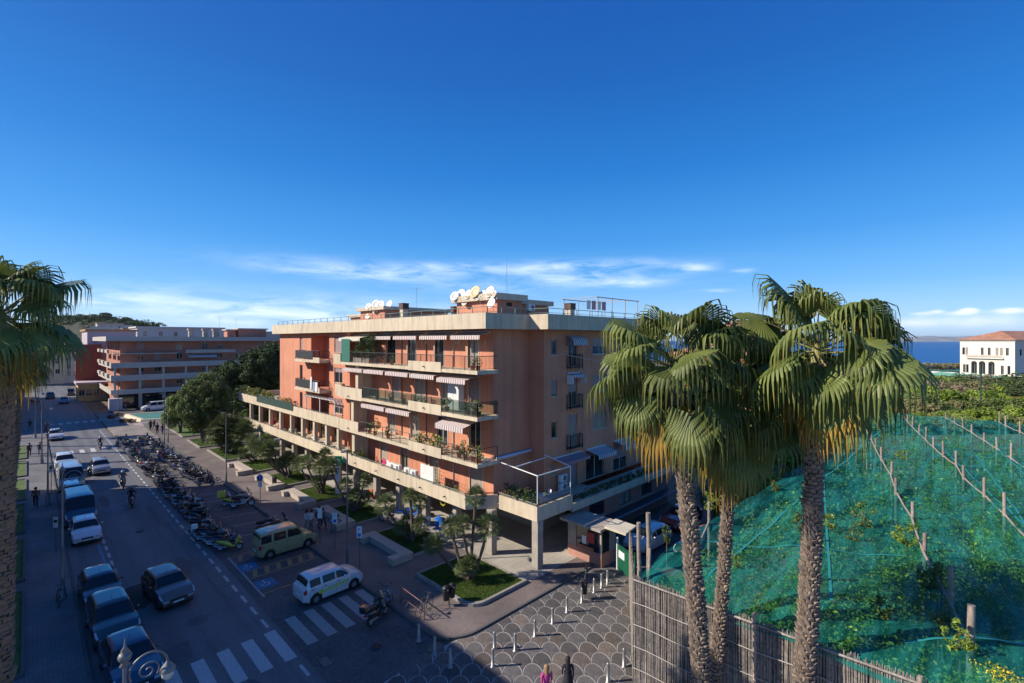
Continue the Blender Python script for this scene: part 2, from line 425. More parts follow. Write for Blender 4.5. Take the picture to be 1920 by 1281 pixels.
for i in range(90):
    y = -20 + i * 1.8
    kb.box(1.854, y + .01, -.04, 2.0, y + 1.79, .135)
kb.build('kerb', m_kerbd, leftp, kind='stuff')

# left tree beds
lw = MB(); lc = MB()
for (y0, y1) in [(18, 29.0), (30.5, 40.5), (42.5, 51), (53, 62), (64, 73), (75, 84), (86, 96)]:
    lw.box(-2.0, y0, .12, -.25, y1, .2)
    for bx in [(-.25, y0, -.12, y1), (-2.0, y0 - .13, -.12, y0), (-2.0, y1, -.12, y1 + .13)]:
        lc.box(bx[0], bx[1], .1, bx[2], bx[3], .26)
lw.build('tree_bed', m_grass, leftp); lc.build('bed_edging', m_kerbd, leftp, kind='stuff')

# ---- markings
def strip(name, par, x0, y0, x1, y1, w, m=m_white, z=.006):
    a, b = Vector((x0, y0)), Vector((x1, y1)); d = (b - a).normalized(); n_ = Vector((-d.y, d.x)) * w / 2
    p = [a - n_, b - n_, b + n_, a + n_]
    c = (a + b) / 2
    mb = MB().sheet([(q.x - c.x, q.y - c.y) for q in p], 0)
    o = mb.build(name, m, par); o.location = (c.x, c.y, z); return o
dash = MB().sheet([(-.075, -.5), (.075, -.5), (.075, .5), (-.075, .5)], 0).mesh('lane_dash', m_white)
y = 22.2
while y < 105:
    if not (22.9 < y < 27.2): link('lane_dash', dash, road, (8.85 - (y - 27) * .006, y, .006))
    y += 1.72
y = 40.4
while y < 62:
    link('lane_dash', dash, road, (3.98, y, .006)); y += 1.65
strip('bay_line', road, 3.72, 37.2, 3.62, 46.5, .12, mat('blue_bay_paint', (.13, .22, .42), .8, var=.3, scale=5))
zeb = MB().sheet([(-.27, -1.5), (.27, -1.5), (.27, 1.5), (-.27, 1.5)], 0).mesh('crossing_stripe', m_white)
for i in range(6): link('crossing_stripe', zeb, road, (8.75 - i * 1.06, 24.9, .006))
zeb2 = MB().sheet([(-.27, -1.55), (.27, -1.55), (.27, 1.55), (-.27, 1.55)], 0).mesh('crossing_stripe', m_worn)
for i in range(5): link('crossing_stripe', zeb2, parking, (9.98 + i * 1.0, 25.45, .008))
zf = MB().sheet([(-.25, -1.4), (.25, -1.4), (.25, 1.4), (-.25, 1.4)], 0).mesh('crossing_stripe', m_white)
for i in range(6): link('crossing_stripe', zf, road, (2.9 + i * 1.12, 87.2, .006))
zf2 = MB().sheet([(-.3, -1.2), (.3, -1.2), (.3, 1.2), (-.3, 1.2)], 0).mesh('crossing_stripe', m_white)
for i in range(9): link('crossing_stripe', zf2, road if i < 7 else tanp, (3.0 + i * 1.1, 118.5, .006 if i < 7 else .066))
strip('lane_mark', road, 5.2, 55.5, 6.1, 54.9, .16, m_worn)
strip('parking_line', parking, 9.75, 37.4, 9.75, 30.2, .12, m_worn, .008)
for yy, x0, m_ in [(37.3, 9.8, m_yel), (36.2, 9.8, m_yel), (34.3, 10.0, m_yel), (33.1, 9.9, m_yel), (30.6, 9.8, m_yel)]:
    strip('bay_line', parking, x0, yy, 14.2, yy, .1, m_, .008)
for i in range(6):
    strip('hatch_stripe', parking, 10.2 + i * .72, 33.25, 10.45 + i * .72, 34.18, .26, m_yel, .012)
    if i < 5: strip('hatch_stripe', parking, 10.2 + i * .8, 36.3, 10.45 + i * .8, 37.2, .24, m_yel, .012)
def wheelchair(x, y):
    g = MB().sheet([(x - .5, y - .6), (x + .55, y - .6), (x + .55, y + .6), (x - .5, y + .6)], .012).build('disabled_bay_panel', m_blue, parking)
    s = MB()
    pts = [(x - .02 + .22 * cos(t * pi / 10), y - .1 + .22 * sin(t * pi / 10), .018) for t in range(7, 22)]
    for a, b in zip(pts[:-1], pts[1:]):
        d = (Vector(b) - Vector(a)).normalized(); n_ = Vector((-d.y, d.x, 0)) * .03
        s.add([Vector(a) - n_, Vector(b) - n_, Vector(b) + n_, Vector(a) + n_], [(0, 1, 2, 3)])
    s.box(x - .05, y + .0, .017, x + .02, y + .32, .019); s.box(x - .05, y - .02, .017, x + .2, y + .05, .019)
    s.box(x + .15, y - .25, .017, x + .21, y + .02, .019); s.sheet([(x - .08, y + .36), (x + .05, y + .36), (x + .05, y + .48), (x - .08, y + .48)], .018)
    s.build('wheelchair_symbol', m_white, g)
wheelchair(10.25, 34.95); wheelchair(10.35, 31.85)
for yy in (40.2, 42.9, 45.6, 48.2, 51, 53.8): strip('bay_line', parking, 11.6, yy + .6, 14.2, yy, .1, m_worn, .008)
for yy in (58, 64, 70, 76): strip('bay_line', parking, 9.4, yy, 10.4, yy, .1, m_worn, .008)
# drain, repair patches and manhole covers
m_cover = mat('cast_iron', (.03, .03, .032), .6, var=.2, scale=20)
patch_m = mat('asphalt_repair', (.05, .044, .045), .9, var=.2, scale=2, bump=.4, bscale=90)
MB().sheet([(3.75, 37.0), (4.9, 37.3), (5.35, 36.2), (5.2, 34.5), (4.6, 33.7), (3.9, 33.8)], .005).build('asphalt_patch', patch_m, road)
MB().sheet([(4.6, 28.4), (5.7, 28.6), (5.5, 26.8), (4.7, 26.9)], .005).build('asphalt_patch', mat('asphalt_repair_pale', (.105, .104, .11), .9, var=.2, scale=2), road)
rp = random.Random(6)
for (cx, cy, a, b) in [(7.3, 38.2, .5, 1.6), (5.0, 58.5, .35, 2.4), (7.6, 51, .25, 3.2), (6.4, 30.2, .6, .5), (4.6, 68, .6, .9), (8.0, 76, .3, 2), (7.0, 22, .3, 1.4)]:
    n = 9; MB().sheet([(cx + a * cos(2*pi*k/n) * rp.uniform(.7, 1.2), cy + b * sin(2*pi*k/n) * rp.uniform(.7, 1.2)) for k in range(n)], .004).build('asphalt_patch', MATS['asphalt_repair_pale'], road)
cr_ = MB()
for (x, y, dx, dy) in [(8.3, 31, -.02, .9), (4.4, 43, .05, .9), (6.0, 61, .3, .5), (7.9, 44, -.1, 1), (5.2, 22, .4, .3), (12.5, 30.8, .9, .1), (11.3, 21, .6, .5), (10.5, 46, .1, .9)]:
    for k in range(9):
        nx_, ny_ = x + dx * .6 + rp.uniform(-.12, .12), y + dy * .6 + rp.uniform(-.12, .12); w = .012
        cr_.add([(x - w, y - w, .0045), (x + w, y + w, .0045), (nx_ + w, ny_ + w, .0045), (nx_ - w, ny_ - w, .0045)], [(0, 1, 2, 3)]); x, y = nx_, ny_
cr_.build('asphalt_crack', patch_m, road, kind='stuff')
g = MB(); g.box(9.55, 21.7, .003, 10.0, 22.5, .012); gr = g.build('drain_grate', m_cover, parking)
g = MB()
for i in range(7): g.box(9.6 + i * .058, 21.75, .012, 9.625 + i * .058, 22.45, .02)
g.build('grate_bar', m_kerb, gr, kind='stuff')
for (x, y) in [(6.2, 47.5), (5.1, 74), (12.0, 21.4)]:
    MB().lathe([(.001, .012), (.3, .012), (.3, 0)], 20, (x, y, .004)).build('manhole_cover', m_cover, road if x < 9 else parking)

# ---- scalloped paving: every fan stone its own piece, white joints showing between
fan_base = struct('plaza_paving', MB().prism([(10.3, -20), (18.9, -20), (18.9, 11.1), (27.2, 16.6), (26.6, 18.74), (16.4, 18.74), (14.9, 19.1), (10.3, 18.9)], .003, .03), m_grout)
m_fan = [mat('fan_stone_grey', (.10, .092, .09), .85, var=.28, scale=2.2, bump=.5, bscale=24, objrand=.3, vscale=14),
         mat('fan_stone_brown', (.125, .102, .086), .85, var=.28, scale=2.2, bump=.5, bscale=24, objrand=.3, vscale=14)]
A_, P_ = .92, .80
def fan_outline(inset=.031):
    a = A_ / 2; pts = []; g = inset
    for i in range(15):
        t = pi * i / 14
        pts.append(((a - g) * cos(t), (P_ - g) * sin(t)))                  # tall elliptical arch
    for i in range(1, 9):
        t = radians(90) * (1 - i / 8); x = -a + (a + g) * cos(t)
        if x < -g * .2 and x > -a + g: pts.append((x, -P_ + (P_ + g) * sin(t)))
    pts.append((0, -P_ + g * 2.2))
    for i in range(1, 9):
        t = radians(90) + radians(90) * (1 - i / 8); x = a + (a + g) * cos(t)
        if x > g * .2 and x < a - g: pts.append((x, -P_ + (P_ + g) * sin(t)))
    return pts
fo = fan_outline()
fan_me = []
for m_ in m_fan:
    mb = MB(); mb.prism(fo, 0, .014); fan_me.append(mb.mesh('paving_stone', m_))
rot = radians(-45)
cnt = 0
def in_plaza(x, y):
    if x < 10.1 or y > 19.1: return False
    if x > 14.7 and y > 19.4: return False
    if y < 11.0 and x > 19.2: return False
    if x > 18.4 and y < 11.0 + (x - 18.6) * .66 - .6: return False
    if x > 27.4: return False
    S = x + y
    if S < 26.5: return False
    px = 960 + 907 * (x - y) / S
    return 560 < px < 1260
for r_ in range(0, 30):
    for c_ in range(-22, 23):
        u = (c_ + (.5 if r_ % 2 else 0)) * A_; v = 18.4 + r_ * P_
        x = (v + u) / sqrt(2); y = (v - u) / sqrt(2)
        if in_plaza(x, y) and cnt < 298:
            o = link('paving_stone', fan_me[0 if random.random() < .8 else 1], fan_base, (x, y, .026 + random.uniform(0, .004)), rot)
            o.rotation_euler[0] = random.uniform(-.006, .006); cnt += 1

# ---- lawns with kerbs
ISL = [(17.45, 20.5, 21.45, 25.7), (18.65, 28.3, 21.6, 33.4), (18.65, 36.4, 21.6, 41.1), (18.5, 43.5, 21.5, 48.4), (18.4, 51.0, 21.5, 56.0),
       (17.9, 58.8, 21.5, 64.2), (17.2, 66.8, 21.5, 75), (16.8, 77.6, 21.6, 84.5), (16.8, 88, 23, 100)]
gb = []
lawn_struct = []
def isl_poly(i, g=0.0):
    x0, y0, x1, y1 = ISL[i]; x0 -= g; y0 -= g; x1 += g; y1 += g
    if i == 0: return rc(x0 + .9, y0 + .9, .9, 180, 270, 6) + [(x1, y0), (x1, y1), (x0, y1)]
    return [(x0, y0), (x1, y0), (x1, y1), (x0, y1)]
for i in range(len(ISL)):
    L = struct('lawn', MB().prism(isl_poly(i), .1, .26), m_grass)
    po, pi_ = isl_poly(i, .18), isl_poly(i, .004); n = len(po)
    mb = MB()
    v = [(x, y, .1) for x, y in po] + [(x, y, .30) for x, y in po] + [(x, y, .30) for x, y in pi_] + [(x, y, .15) for x, y in pi_]
    f = []
    for k in range(n):
        k2 = (k + 1) % n
        f += [(k, k2, n + k2, n + k), (n + k, n + k2, 2*n + k2, 2*n + k), (2*n + k, 2*n + k2, 3*n + k2, 3*n + k)]
    mb.add(v, f); mb.build('kerb', m_kerb, L)
# grass blades on all lawns (nobody could count them)
m_blade = leafmat('grass_blade', (.05, .10, .012), (.13, .19, .03), rough=.7, trans=.3, scale=2.5, objrand=0)
V = []
for i, (x0, y0, x1, y1) in enumerate(ISL[:8]):
    dens = [900, 520, 420, 330, 250, 160, 110, 90][i]
    n = int((x1 - x0) * (y1 - y0) * dens)
    xs = rng.uniform(x0 + .03, x1 - .03, n); ys = rng.uniform(y0 + .03, y1 - .03, n)
    if i == 0:
        bad = (xs < x0 + .9) & (ys < y0 + .9) & ((xs - x0 - .9) ** 2 + (ys - y0 - .9) ** 2 > .8); xs = xs[~bad]; ys = ys[~bad]; n = len(xs)
    hgt = rng.uniform(.04, .11, n); wd = rng.uniform(.008, .02, n) * (1 + i * .35); an = rng.uniform(0, 2 * pi, n)
    lx, ly = rng.normal(0, .03, n), rng.normal(0, .03, n)
    ca, sa = np.cos(an) * wd, np.sin(an) * wd
    a = np.stack([xs - ca, ys - sa, np.full(n, .255)], 1); b = np.stack([xs + ca, ys + sa, np.full(n, .255)], 1)
    c = np.stack([xs + lx, ys + ly, .26 + hgt], 1)
    V.append(np.stack([a, b, c], 1).reshape(-1, 3))
V = np.concatenate(V); F = np.arange(len(V)).reshape(-1, 3)
link('grass', npmesh('grass', V, F, m_blade), kind='stuff', label='short green grass growing on the kerbed lawns of the plaza', cat='grass')

# ---- fountain basin and its surround
fp = [(13.9, 119.3), (14.9, 109.9), (24.5, 104.5), (27, 117.5)]
def grow(poly, g):
    c = Vector((sum(p[0] for p in poly) / len(poly), sum(p[1] for p in poly) / len(poly)))
    return [tuple(c + (Vector(p) - c) * (1 + g)) for p in poly]
fr = empty('fountain', (0, 0, 0), label='low fountain pool of pale turquoise water with cream stone rim', cat='fountain')
o_, i_ = grow(fp, .08), fp
mb = MB(); n = 4
v = [(x, y, .0) for x, y in grow(fp, .13)] + [(x, y, .62) for x, y in o_] + [(x, y, .62) for x, y in i_] + [(x, y, .2) for x, y in i_]
f = []
for k in range(n):
    k2 = (k + 1) % n
    f += [(k, k2, n + k2, n + k), (n + k, n + k2, 2*n + k2, 2*n + k), (2*n + k, 2*n + k2, 3*n + k2, 3*n + k)]
mb.add(v, f).build('basin_rim', mat('cream_stone', (.62, .52, .36), .8, var=.1), fr)
MB().sheet(fp, .5).build('water', mat('pool_water', (.16, .40, .34), .12, var=.12, scale=.5, bump=.2, bscale=3), fr)
fpav = struct('fountain_surround', MB().prism([(13.2, 107.4), (14.0, 122), (29, 121), (29, 101), (16, 101.5)], .0, .09), mat('pink_paving', (.36, .29, .25), .85, var=.15))
# ------------------------------------------------------------------ buildings
m_wall = mat('terracotta_plaster', (.56, .235, .14), .88, var=.10, scale=.7, bump=.15, bscale=50, vscale=.12, streak=(2.2, 2.2, .10), samt=.16)
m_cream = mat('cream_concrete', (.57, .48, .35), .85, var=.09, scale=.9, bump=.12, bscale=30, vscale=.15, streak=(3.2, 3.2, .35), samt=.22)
m_concrete = mat('raw_concrete', (.34, .30, .255), .85, var=.18, scale=1.5, bump=.2)
m_frame = mat('cream_window_frame', (.50, .44, .36), .5, var=.05)
m_framed = mat('dark_window_frame', (.05, .05, .055), .4, var=.05)
m_glass = mat('dark_window_glass', (.018, .024, .03), .06, var=.0, spec=.8)
m_shut = mat('mauve_roller_shutter', (.33, .235, .235), .6, var=.08, scale=3)
m_shutd = mat('beige_roller_shutter', (.36, .31, .26), .6, var=.08, scale=3)
m_green = mat('green_rail_paint', (.02, .055, .045), .45, var=.1)
m_screen = mat('dark_green_screen', (.012, .04, .035), .8, var=.3, scale=3)
m_rail = mat('black_rail_paint', (.02, .022, .025), .5, var=.1)
m_aw = stripemat('striped_awning_cloth', (.62, .57, .55), (.30, .17, .16), 1, .26, .62)
m_awx = stripemat('grey_striped_awning_cloth', (.62, .60, .60), (.16, .15, .2), 0, .26, .5)
m_whitep = mat('white_paint', (.72, .72, .70), .45, var=.05)
m_curt = mat('curtained_glass', (.30, .27, .23), .25, var=.25, scale=6, coat=.8)
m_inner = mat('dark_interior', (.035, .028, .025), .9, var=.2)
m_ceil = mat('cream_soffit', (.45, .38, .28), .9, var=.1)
m_rooft = mat('grey_roof_felt', (.2, .19, .18), .9, var=.15)
m_pipe = mat('copper_downpipe', (.2, .12, .08), .6, var=.1)

LOCAL = set()
m_smoke = mat('smoked_panel', (.05, .075, .07), .15, var=0)
_t = m_smoke.node_tree; _x = N(_t, 'ShaderNodeMixShader'); _x.inputs[0].default_value = .74; _tr = N(_t, 'ShaderNodeBsdfTransparent'); _tr.inputs[0].default_value = (.7, .78, .76, 1)
_t.links.new(_t.nodes['Principled BSDF'].outputs[0], _x.inputs[1]); _t.links.new(_tr.outputs[0], _x.inputs[2]); _t.links.new(_x.outputs[0], _t.nodes['Material Output'].inputs['Surface'])
def wpart(mb, name, m, par, **kw):
    """mesh given in world coordinates, parented under a thing or one of its parts"""
    o = mb.build(name, m, par, **kw)
    if par is not None and par.parent is None and par.name not in LOCAL: o.location = -par.location
    return o

def facade(mb, o, u, L, z0, z1, holes, nrm, depth=.22, mi=0):
    """a wall plane with real openings; holes = (u0,u1,z0,z1)"""
    o = Vector((*o, 0)); u = Vector((*u, 0)); nv = Vector((*nrm, 0))
    us = sorted(set([0, L] + [h[0] for h in holes] + [h[1] for h in holes])); zs = sorted(set([z0, z1] + [h[2] for h in holes] + [h[3] for h in holes]))
    us = [a for a in us if -1e-6 <= a <= L + 1e-6]; zs = [a for a in zs if z0 - 1e-6 <= a <= z1 + 1e-6]
    flip = u.cross(Vector((0, 0, 1))).dot(nv) < 0
    def q(pts, want=None):
        mb.add(pts, [(0, 1, 2, 3) if not flip else (3, 2, 1, 0)], mi)
    for i in range(len(us) - 1):
        for j in range(len(zs) - 1):
            cu, cz = (us[i] + us[i+1]) / 2, (zs[j] + zs[j+1]) / 2
            if any(h[0] < cu < h[1] and h[2] < cz < h[3] for h in holes): continue
            P = lambda a, z: o + u * a + Vector((0, 0, z))
            q([P(us[i], zs[j]), P(us[i+1], zs[j]), P(us[i+1], zs[j+1]), P(us[i], zs[j+1])])
    for h in holes:
        P = lambda a, z, d: o + u * a + Vector((0, 0, z)) - nv * d
        for (a0, c0, a1, c1) in [(h[0], h[2], h[1], h[2]), (h[1], h[2], h[1], h[3]), (h[1], h[3], h[0], h[3]), (h[0], h[3], h[0], h[2])]:
            q([P(a0, c0, 0), P(a0, c0, depth), P(a1, c1, depth), P(a1, c1, 0)])

def opening(root, o, u, nrm, h, style='door', depth=.16, n=None, sh=0.0, shm=None, frm=None):
    """window or french door filling a hole: frame > panes, roller shutter"""
    o = Vector((*o, 0)); u = Vector((*u, 0)); nv = Vector((*nrm, 0))
    u0, u1, z0, z1 = h
    n = n or (2 if u1 - u0 > .9 else 1)
    def bar(mb, a0, a1, c0, c1, d0, d1):
        p = [o + u * a + Vector((0, 0, z)) - nv * d for d in (d0, d1) for a, z in ((a0, c0), (a1, c0), (a1, c1), (a0, c1))]
        mb.add(p, [(0, 1, 2, 3), (7, 6, 5, 4), (0, 4, 5, 1), (1, 5, 6, 2), (2, 6, 7, 3), (3, 7, 4, 0)])
    fm = MB(); w = .055
    bar(fm, u0 + .002, u0 + w, z0, z1, .1, depth); bar(fm, u1 - w, u1 - .002, z0, z1, .1, depth)
    bar(fm, u0 + w, u1 - w, z1 - w, z1 - .002, .1, depth); bar(fm, u0 + w, u1 - w, z0 + .002, z0 + w, .1, depth)
    for k in range(1, n):
        c = u0 + (u1 - u0) * k / n; bar(fm, c - w * .6, c + w * .6, z0 + w, z1 - w, .1, depth)
    f = wpart(fm, 'window' if style == 'window' else 'balcony_door', frm or m_frame, root)
    for k in range(n):
        a0 = u0 + (u1 - u0) * k / n + .03; a1 = u0 + (u1 - u0) * (k + 1) / n - .03
        pm = MB(); bar(pm, a0, a1, z0 + .03, z1 - .03, .13, .15); pm.build('pane', m_curt if (int(abs(u0) * 7 + z0 * 3 + k * 5) % 5 == 0) else m_glass, f)
    if sh > 0:
        sm_ = MB(); zz = z1 - .01; zb = z1 - (z1 - z0) * sh; k = 0
        step = .09
        while zz - step > zb:
            bar(sm_, u0 + .03, u1 - .03, zz - step + .012, zz, .075 + .004 * (k % 2), .095); zz -= step; k += 1
        sm_.build('roller_shutter', shm or m_shut, f)
    if style == 'window':
        s = MB(); bar(s, u0 - .08, u1 + .08, z0 - .06, z0 - .002, -.06, .1); s.build('sill', m_frame, f)
    return f

def railing(root, pts, z, hgt=1.0, post=1.35, bars=.13, m=None, panel=None, name='railing'):
    """metal balustrade along a path: rails, posts and bars"""
    m = m or m_rail
    pts = [Vector((*p, 0)) for p in pts]
    r = MB()
    for a, b in zip(pts[:-1], pts[1:]):
        for zz, t in ((z + hgt, .025), (z + .1, .015)):
            r.tube([a + Vector((0, 0, zz)), b + Vector((0, 0, zz))], t, 5, smooth=False)
    o = wpart(r, name, m, root)
    pb = MB()
    for a, b in zip(pts[:-1], pts[1:]):
        L = (b - a).length; d = (b - a) / max(L, 1e-6)
        n = max(1, round(L / post))
        for i in range(n + 1):
            p = a + d * (L * i / n)
            q = MB(); q.box(p.x - .022, p.y - .022, z - .22, p.x + .022, p.y + .022, z + hgt); q.build('rail_post', m, o)
        if bars:
            k = int(L / bars)
            for i in range(1, k):
                p = a + d * (L * i / k); pb.box(p.x - .008, p.y - .008, z + .1, p.x + .008, p.y + .008, z + hgt)
        if panel:
            nrm = Vector((d.y, -d.x, 0)) * .012
            q = MB(); e = .03
            c = [a + d * e + nrm, b - d * e + nrm, b - d * e - nrm, a + d * e - nrm]
            q.prism([(v.x, v.y) for v in c], z + .12, z + hgt - .05); q.build('screen_panel', panel, o)
    if pb.v: pb.build('bars', m, o, kind='stuff')
    return o

def awning(root, y0, y1, xw, zt, out, drop, val=.22, m=None, ax='x', sgn=-1, scal=True):
    """pull-out awning: cassette > cloth, hanging valance, arms"""
    m = m or m_aw
    def P(d, y, z): return (xw + sgn * d, y, z) if ax == 'x' else (y, xw + sgn * d, z)
    c = MB()
    a = [P(0, y0, zt), P(0.12, y0, zt), P(0.12, y0, zt + .12), P(0, y0, zt + .12)]; b = [P(0, y1, zt), P(0.12, y1, zt), P(0.12, y1, zt + .12), P(0, y1, zt + .12)]
    c.add(a + b, [(0,1,2,3),(7,6,5,4),(0,4,5,1),(1,5,6,2),(2,6,7,3),(3,7,4,0)])
    aw = wpart(c, 'awning', m_whitep, root)
    cl = MB(); n = 6
    vs_ = []
    for i in range(n + 1):
        t = i / n; sag = -.03 * sin(pi * t)
        vs_ += [P(.12 + out * t, y0 + .04, zt + .06 - drop * t + sag), P(.12 + out * t, y1 - .04, zt + .06 - drop * t + sag)]
    vs2 = [(x, y, z - .012) for x, y, z in vs_]; k = len(vs_)
    cl.add(vs_ + vs2, [(2*i, 2*i+1, 2*i+3, 2*i+2) for i in range(n)] + [(k+2*i+2, k+2*i+3, k+2*i+1, k+2*i) for i in range(n)])
    cl.build('cloth', m, aw)
    v = MB(); ns = max(4, int((y1 - y0) / .13)); zb = zt + .06 - drop
    top = []; bot = []
    for i in range(ns * 2 + 1):
        y = y0 + .04 + (y1 - y0 - .08) * i / (ns * 2)
        w_ = .012 * sin(i * 1.7)
        top.append(P(.12 + out, y, zb)); bot.append(P(.12 + out + .02 + w_, y, zb - val - (.05 if (i % 2 and scal) else 0)))
    v.add(top + bot, [(i, i + 1, len(top) + i + 1, len(top) + i) for i in range(len(top) - 1)])
    v.build('valance', m, aw)
    if out > .5:
        ar = MB()
        for yy in (y0 + .15, y1 - .15):
            ar.tube([P(.1, yy, zt - .05), P(.12 + out * .5, yy + (.3 if yy < (y0 + y1) / 2 else -.3), zt - drop * .5 - .05), P(.12 + out, yy, zb)], .02, 5)
        ar.build('folding_arm', m_whitep, aw)
    return aw

B1 = empty('apartment_building', (25, 40, 0), label='terracotta apartment block with cream balcony bands and flat roof in the middle of the picture', cat='apartment building')
XF, XB = 23.25, 21.3                      # facade plane, balcony edge
FL = [12.92, 9.77, 6.62, 3.47]            # floor heights from the top
TOP = 15.78
# --- main facade with openings (u along +Y from 25.1)
near_holes = []; fills = []
def Yu(y): return y - 25.1
doorsL1 = [(26.72, 27.93), (30.89, 32.1), (34.76, 36.07), (37.96, 39.51)]
for k, z in enumerate(FL):
    ds = [(26.6, 27.85), (30.2, 31.3), (33.6, 34.9), (37.4, 38.6)] if k == 1 else [(26.5, 27.8), (30.4, 31.8), (34.4, 35.6), (38.0, 39.3)] if k == 2 else \
         [(26.3, 27.7), (31.6, 32.8), (36.0, 37.2), (39.5, 40.6)] if k == 3 else doorsL1
    for i, (a, b) in enumerate(ds):
        h = (Yu(a), Yu(b), z + .02, z + 2.42); near_holes.append(h)
        sh = [[.0, .0, .0, .0], [1.0, .0, 1.0, 1.0], [.0, .0, .25, .5], [1.0, .3, .4, .9]][k][i]
        fills.append((h, sh, k, i))
wm = MB()
facade(wm, (XF, 25.1), (0, 1), 45 - 25.1, 3.47, TOP, near_holes, (-1, 0))
# end walls and returns
side1 = []
facade(wm, (XF, 25.1), (1, 0), 27 - XF, 3.47, TOP, [], (0, -1))
facade(wm, (27, 23.65), (0, 1), 25.1 - 23.65, 3.47, TOP, [], (-1, 0))
SX = 27
side_h = []; side_f = []
for k, z in enumerate(FL):
    if k < 3:
        cands = [(27.85, 28.55, z + .95, z + 2.2, 'w', .0 if k != 1 else .9), (29.9, 31.05, z + .02, z + 2.5, 'd', [.35, .55, .35][k]), (33.1, 35.2, z + .9, z + 2.3, 'w', 1.0 if k == 1 else .55), (37, 38.2, z + .02, z + 2.4, 'd', .4)]
    else:
        cands = [(27.8, 28.4, z + 1.35, z + 2.2, 'w', 0), (29.9, 31.0, z + .02, z + 2.35, 'd', 1.0), (32.2, 34.8, z + .02, z + 2.4, 'd', .2), (36.2, 38.4, z + .02, z + 2.4, 'd', .6)]
    for c in cands:
        h = (c[0] - SX, c[1] - SX, c[2], c[3]); side_h.append(h); side_f.append((h, c[4], c[5]))
facade(wm, (SX, 23.65), (1, 0), 41 - SX, 3.47, TOP, side_h, (0, -1))
# far section set forward
FX = 22.4
far_holes = []; far_f = []
for k, z in enumerate(FL[:3]):
    far_holes.append((49.6 - 45, 54.2 - 45, z, z + 2.6))                                  # loggia recess
    for (a, b, c, d, sh) in [(56.6, 57.4, .3 if k < 2 else 0.02, 2.35, 0 if k else .8), (46.6, 48.4, .85, 2.4, [1.0, .3, .6][k])]:
        h = (a - 45, b - 45, z + c, z + d); far_holes.append(h); far_f.append((h, sh))
facade(wm, (FX, 45), (0, 1), 63.7 - 45, 6.37, TOP, far_holes, (-1, 0))
facade(wm, (FX, 45), (1, 0), XF - FX, 3.47, TOP, [], (0, -1))
for k, z in enumerate(FL[:3]):          # recess boxes
    x0, x1, y0, y1, zt = FX + .2, FX + 1.5, 49.6, 54.2, z + 2.6
    wm.add([(x0, y0, z), (x1, y0, z), (x1, y0, zt), (x0, y0, zt)], [(0, 1, 2, 3)]); wm.add([(x0, y1, z), (x1, y1, z), (x1, y1, zt), (x0, y1, zt)], [(3, 2, 1, 0)])
    wm.add([(x1, y0, z), (x1, y1, z), (x1, y1, zt), (x1, y0, zt)], [(0, 1, 2, 3)]); wm.add([(x0, y0, z), (x1, y0, z), (x1, y1, z), (x0, y1, z)], [(0, 1, 2, 3)])
    wm.add([(x0, y0, zt), (x1, y0, zt), (x1, y1, zt), (x0, y1, zt)], [(3, 2, 1, 0)])
# back, far end and closing walls
facade(wm, (22.4, 63.7), (1, 0), 18, 3.47, TOP, [(4, 5.2, z + .9, z + 2.2) for z in FL], (0, 1))
facade(wm, (41, 23.65), (0, 1), 63.7 - 23.65, 3.47, TOP, [], (1, 0))
wpart(wm, 'wall', m_wall, B1)
for h, sh, k, i in fills:
    opening(B1, (XF, 25.1), (0, 1), (-1, 0), h, 'door', sh=sh, shm=m_shut if (k + i) % 3 else m_shutd, frm=m_frame if k else m_framed)
for h, st, sh in side_f:
    opening(B1, (SX, 23.65), (1, 0), (0, -1), h, 'window' if st == 'w' else 'door', sh=sh)
for h, sh in far_f: opening(B1, (FX, 45), (0, 1), (-1, 0), h, 'window' if h[3] - h[2] < 2.2 else 'door', sh=sh)
for k, z in enumerate(FL[:3]): opening(B1, (FX + 1.46, 45), (0, 1), (-1, 0), (5.3, 7.0, z + .02, z + 2.3), 'door', depth=.16, frm=m_framed)
for z in FL: opening(B1, (22.4, 63.7), (1, 0), (0, 1), (4, 5.2, z + .9, z + 2.2), 'window', sh=.4)
# door surrounds: pale jambs on the main facade
for h, sh, k, i in fills:
    j = MB()
    for a in (h[0] - .09, h[1]): j.box(XF - .02, 25.1 + a, h[2], XF - .002, 25.1 + a + .09, h[3] + .08)
    wpart(j, 'door_surround', m_frame, B1)

# --- eaves
ev = MB()
ev.prism([(21.7, 24.2), (26.0, 24.2), (26.0, 22.4), (42.0, 22.4), (42.0, 64.4), (21.7, 64.4)], TOP, 16.86)
wpart(ev, 'eave', m_cream, B1)
rf = MB(); rf.prism([(22.0, 24.5), (26.3, 24.5), (26.3, 22.7), (41.7, 22.7), (41.7, 64.1), (22.0, 64.1)], 16.864, 16.9)
roof = wpart(rf, 'roof', m_rooft, B1)
gut = MB(); gut.box(21.697, 55.0, TOP, 21.699, 55.05, 16.86); wpart(gut, 'expansion_joint', m_inner, B1)
# --- floors / balcony slabs
def slab(x0, y0, x1, y1, z, t=.25, m=None, name='balcony_slab'):
    b = MB(); b.box(x0, y0, z - t, x1, y1, z); return wpart(b, name, m or m_cream, B1)
for k, z in enumerate(FL[:3]):
    y1 = [44.7, 44.7, 44.7][k]
    slab(XB, 24.6, XF, y1, z)
    wpart(MB().prism([(XB - .035, 28.6), (XB - .003, 28.6), (XB - .003, 32.9), (XB - .035, 32.9)], z - .28, z + .47), 'parapet_panel', m_cream, B1)
    if k < 2: railing(B1, [(XB + .08, 40.5 if k else 44.6), (XB + .08, 24.68), (XF - .03, 24.68)], z, .98, bars=.12 if k == 0 else 0, m=m_rail, panel=None if k == 0 else m_smoke)
    else: railing(B1, [(XB + .08, 41.1), (XB + .08, 24.68), (XF - .03, 24.68)], z, .98, bars=0, m=m_rail)
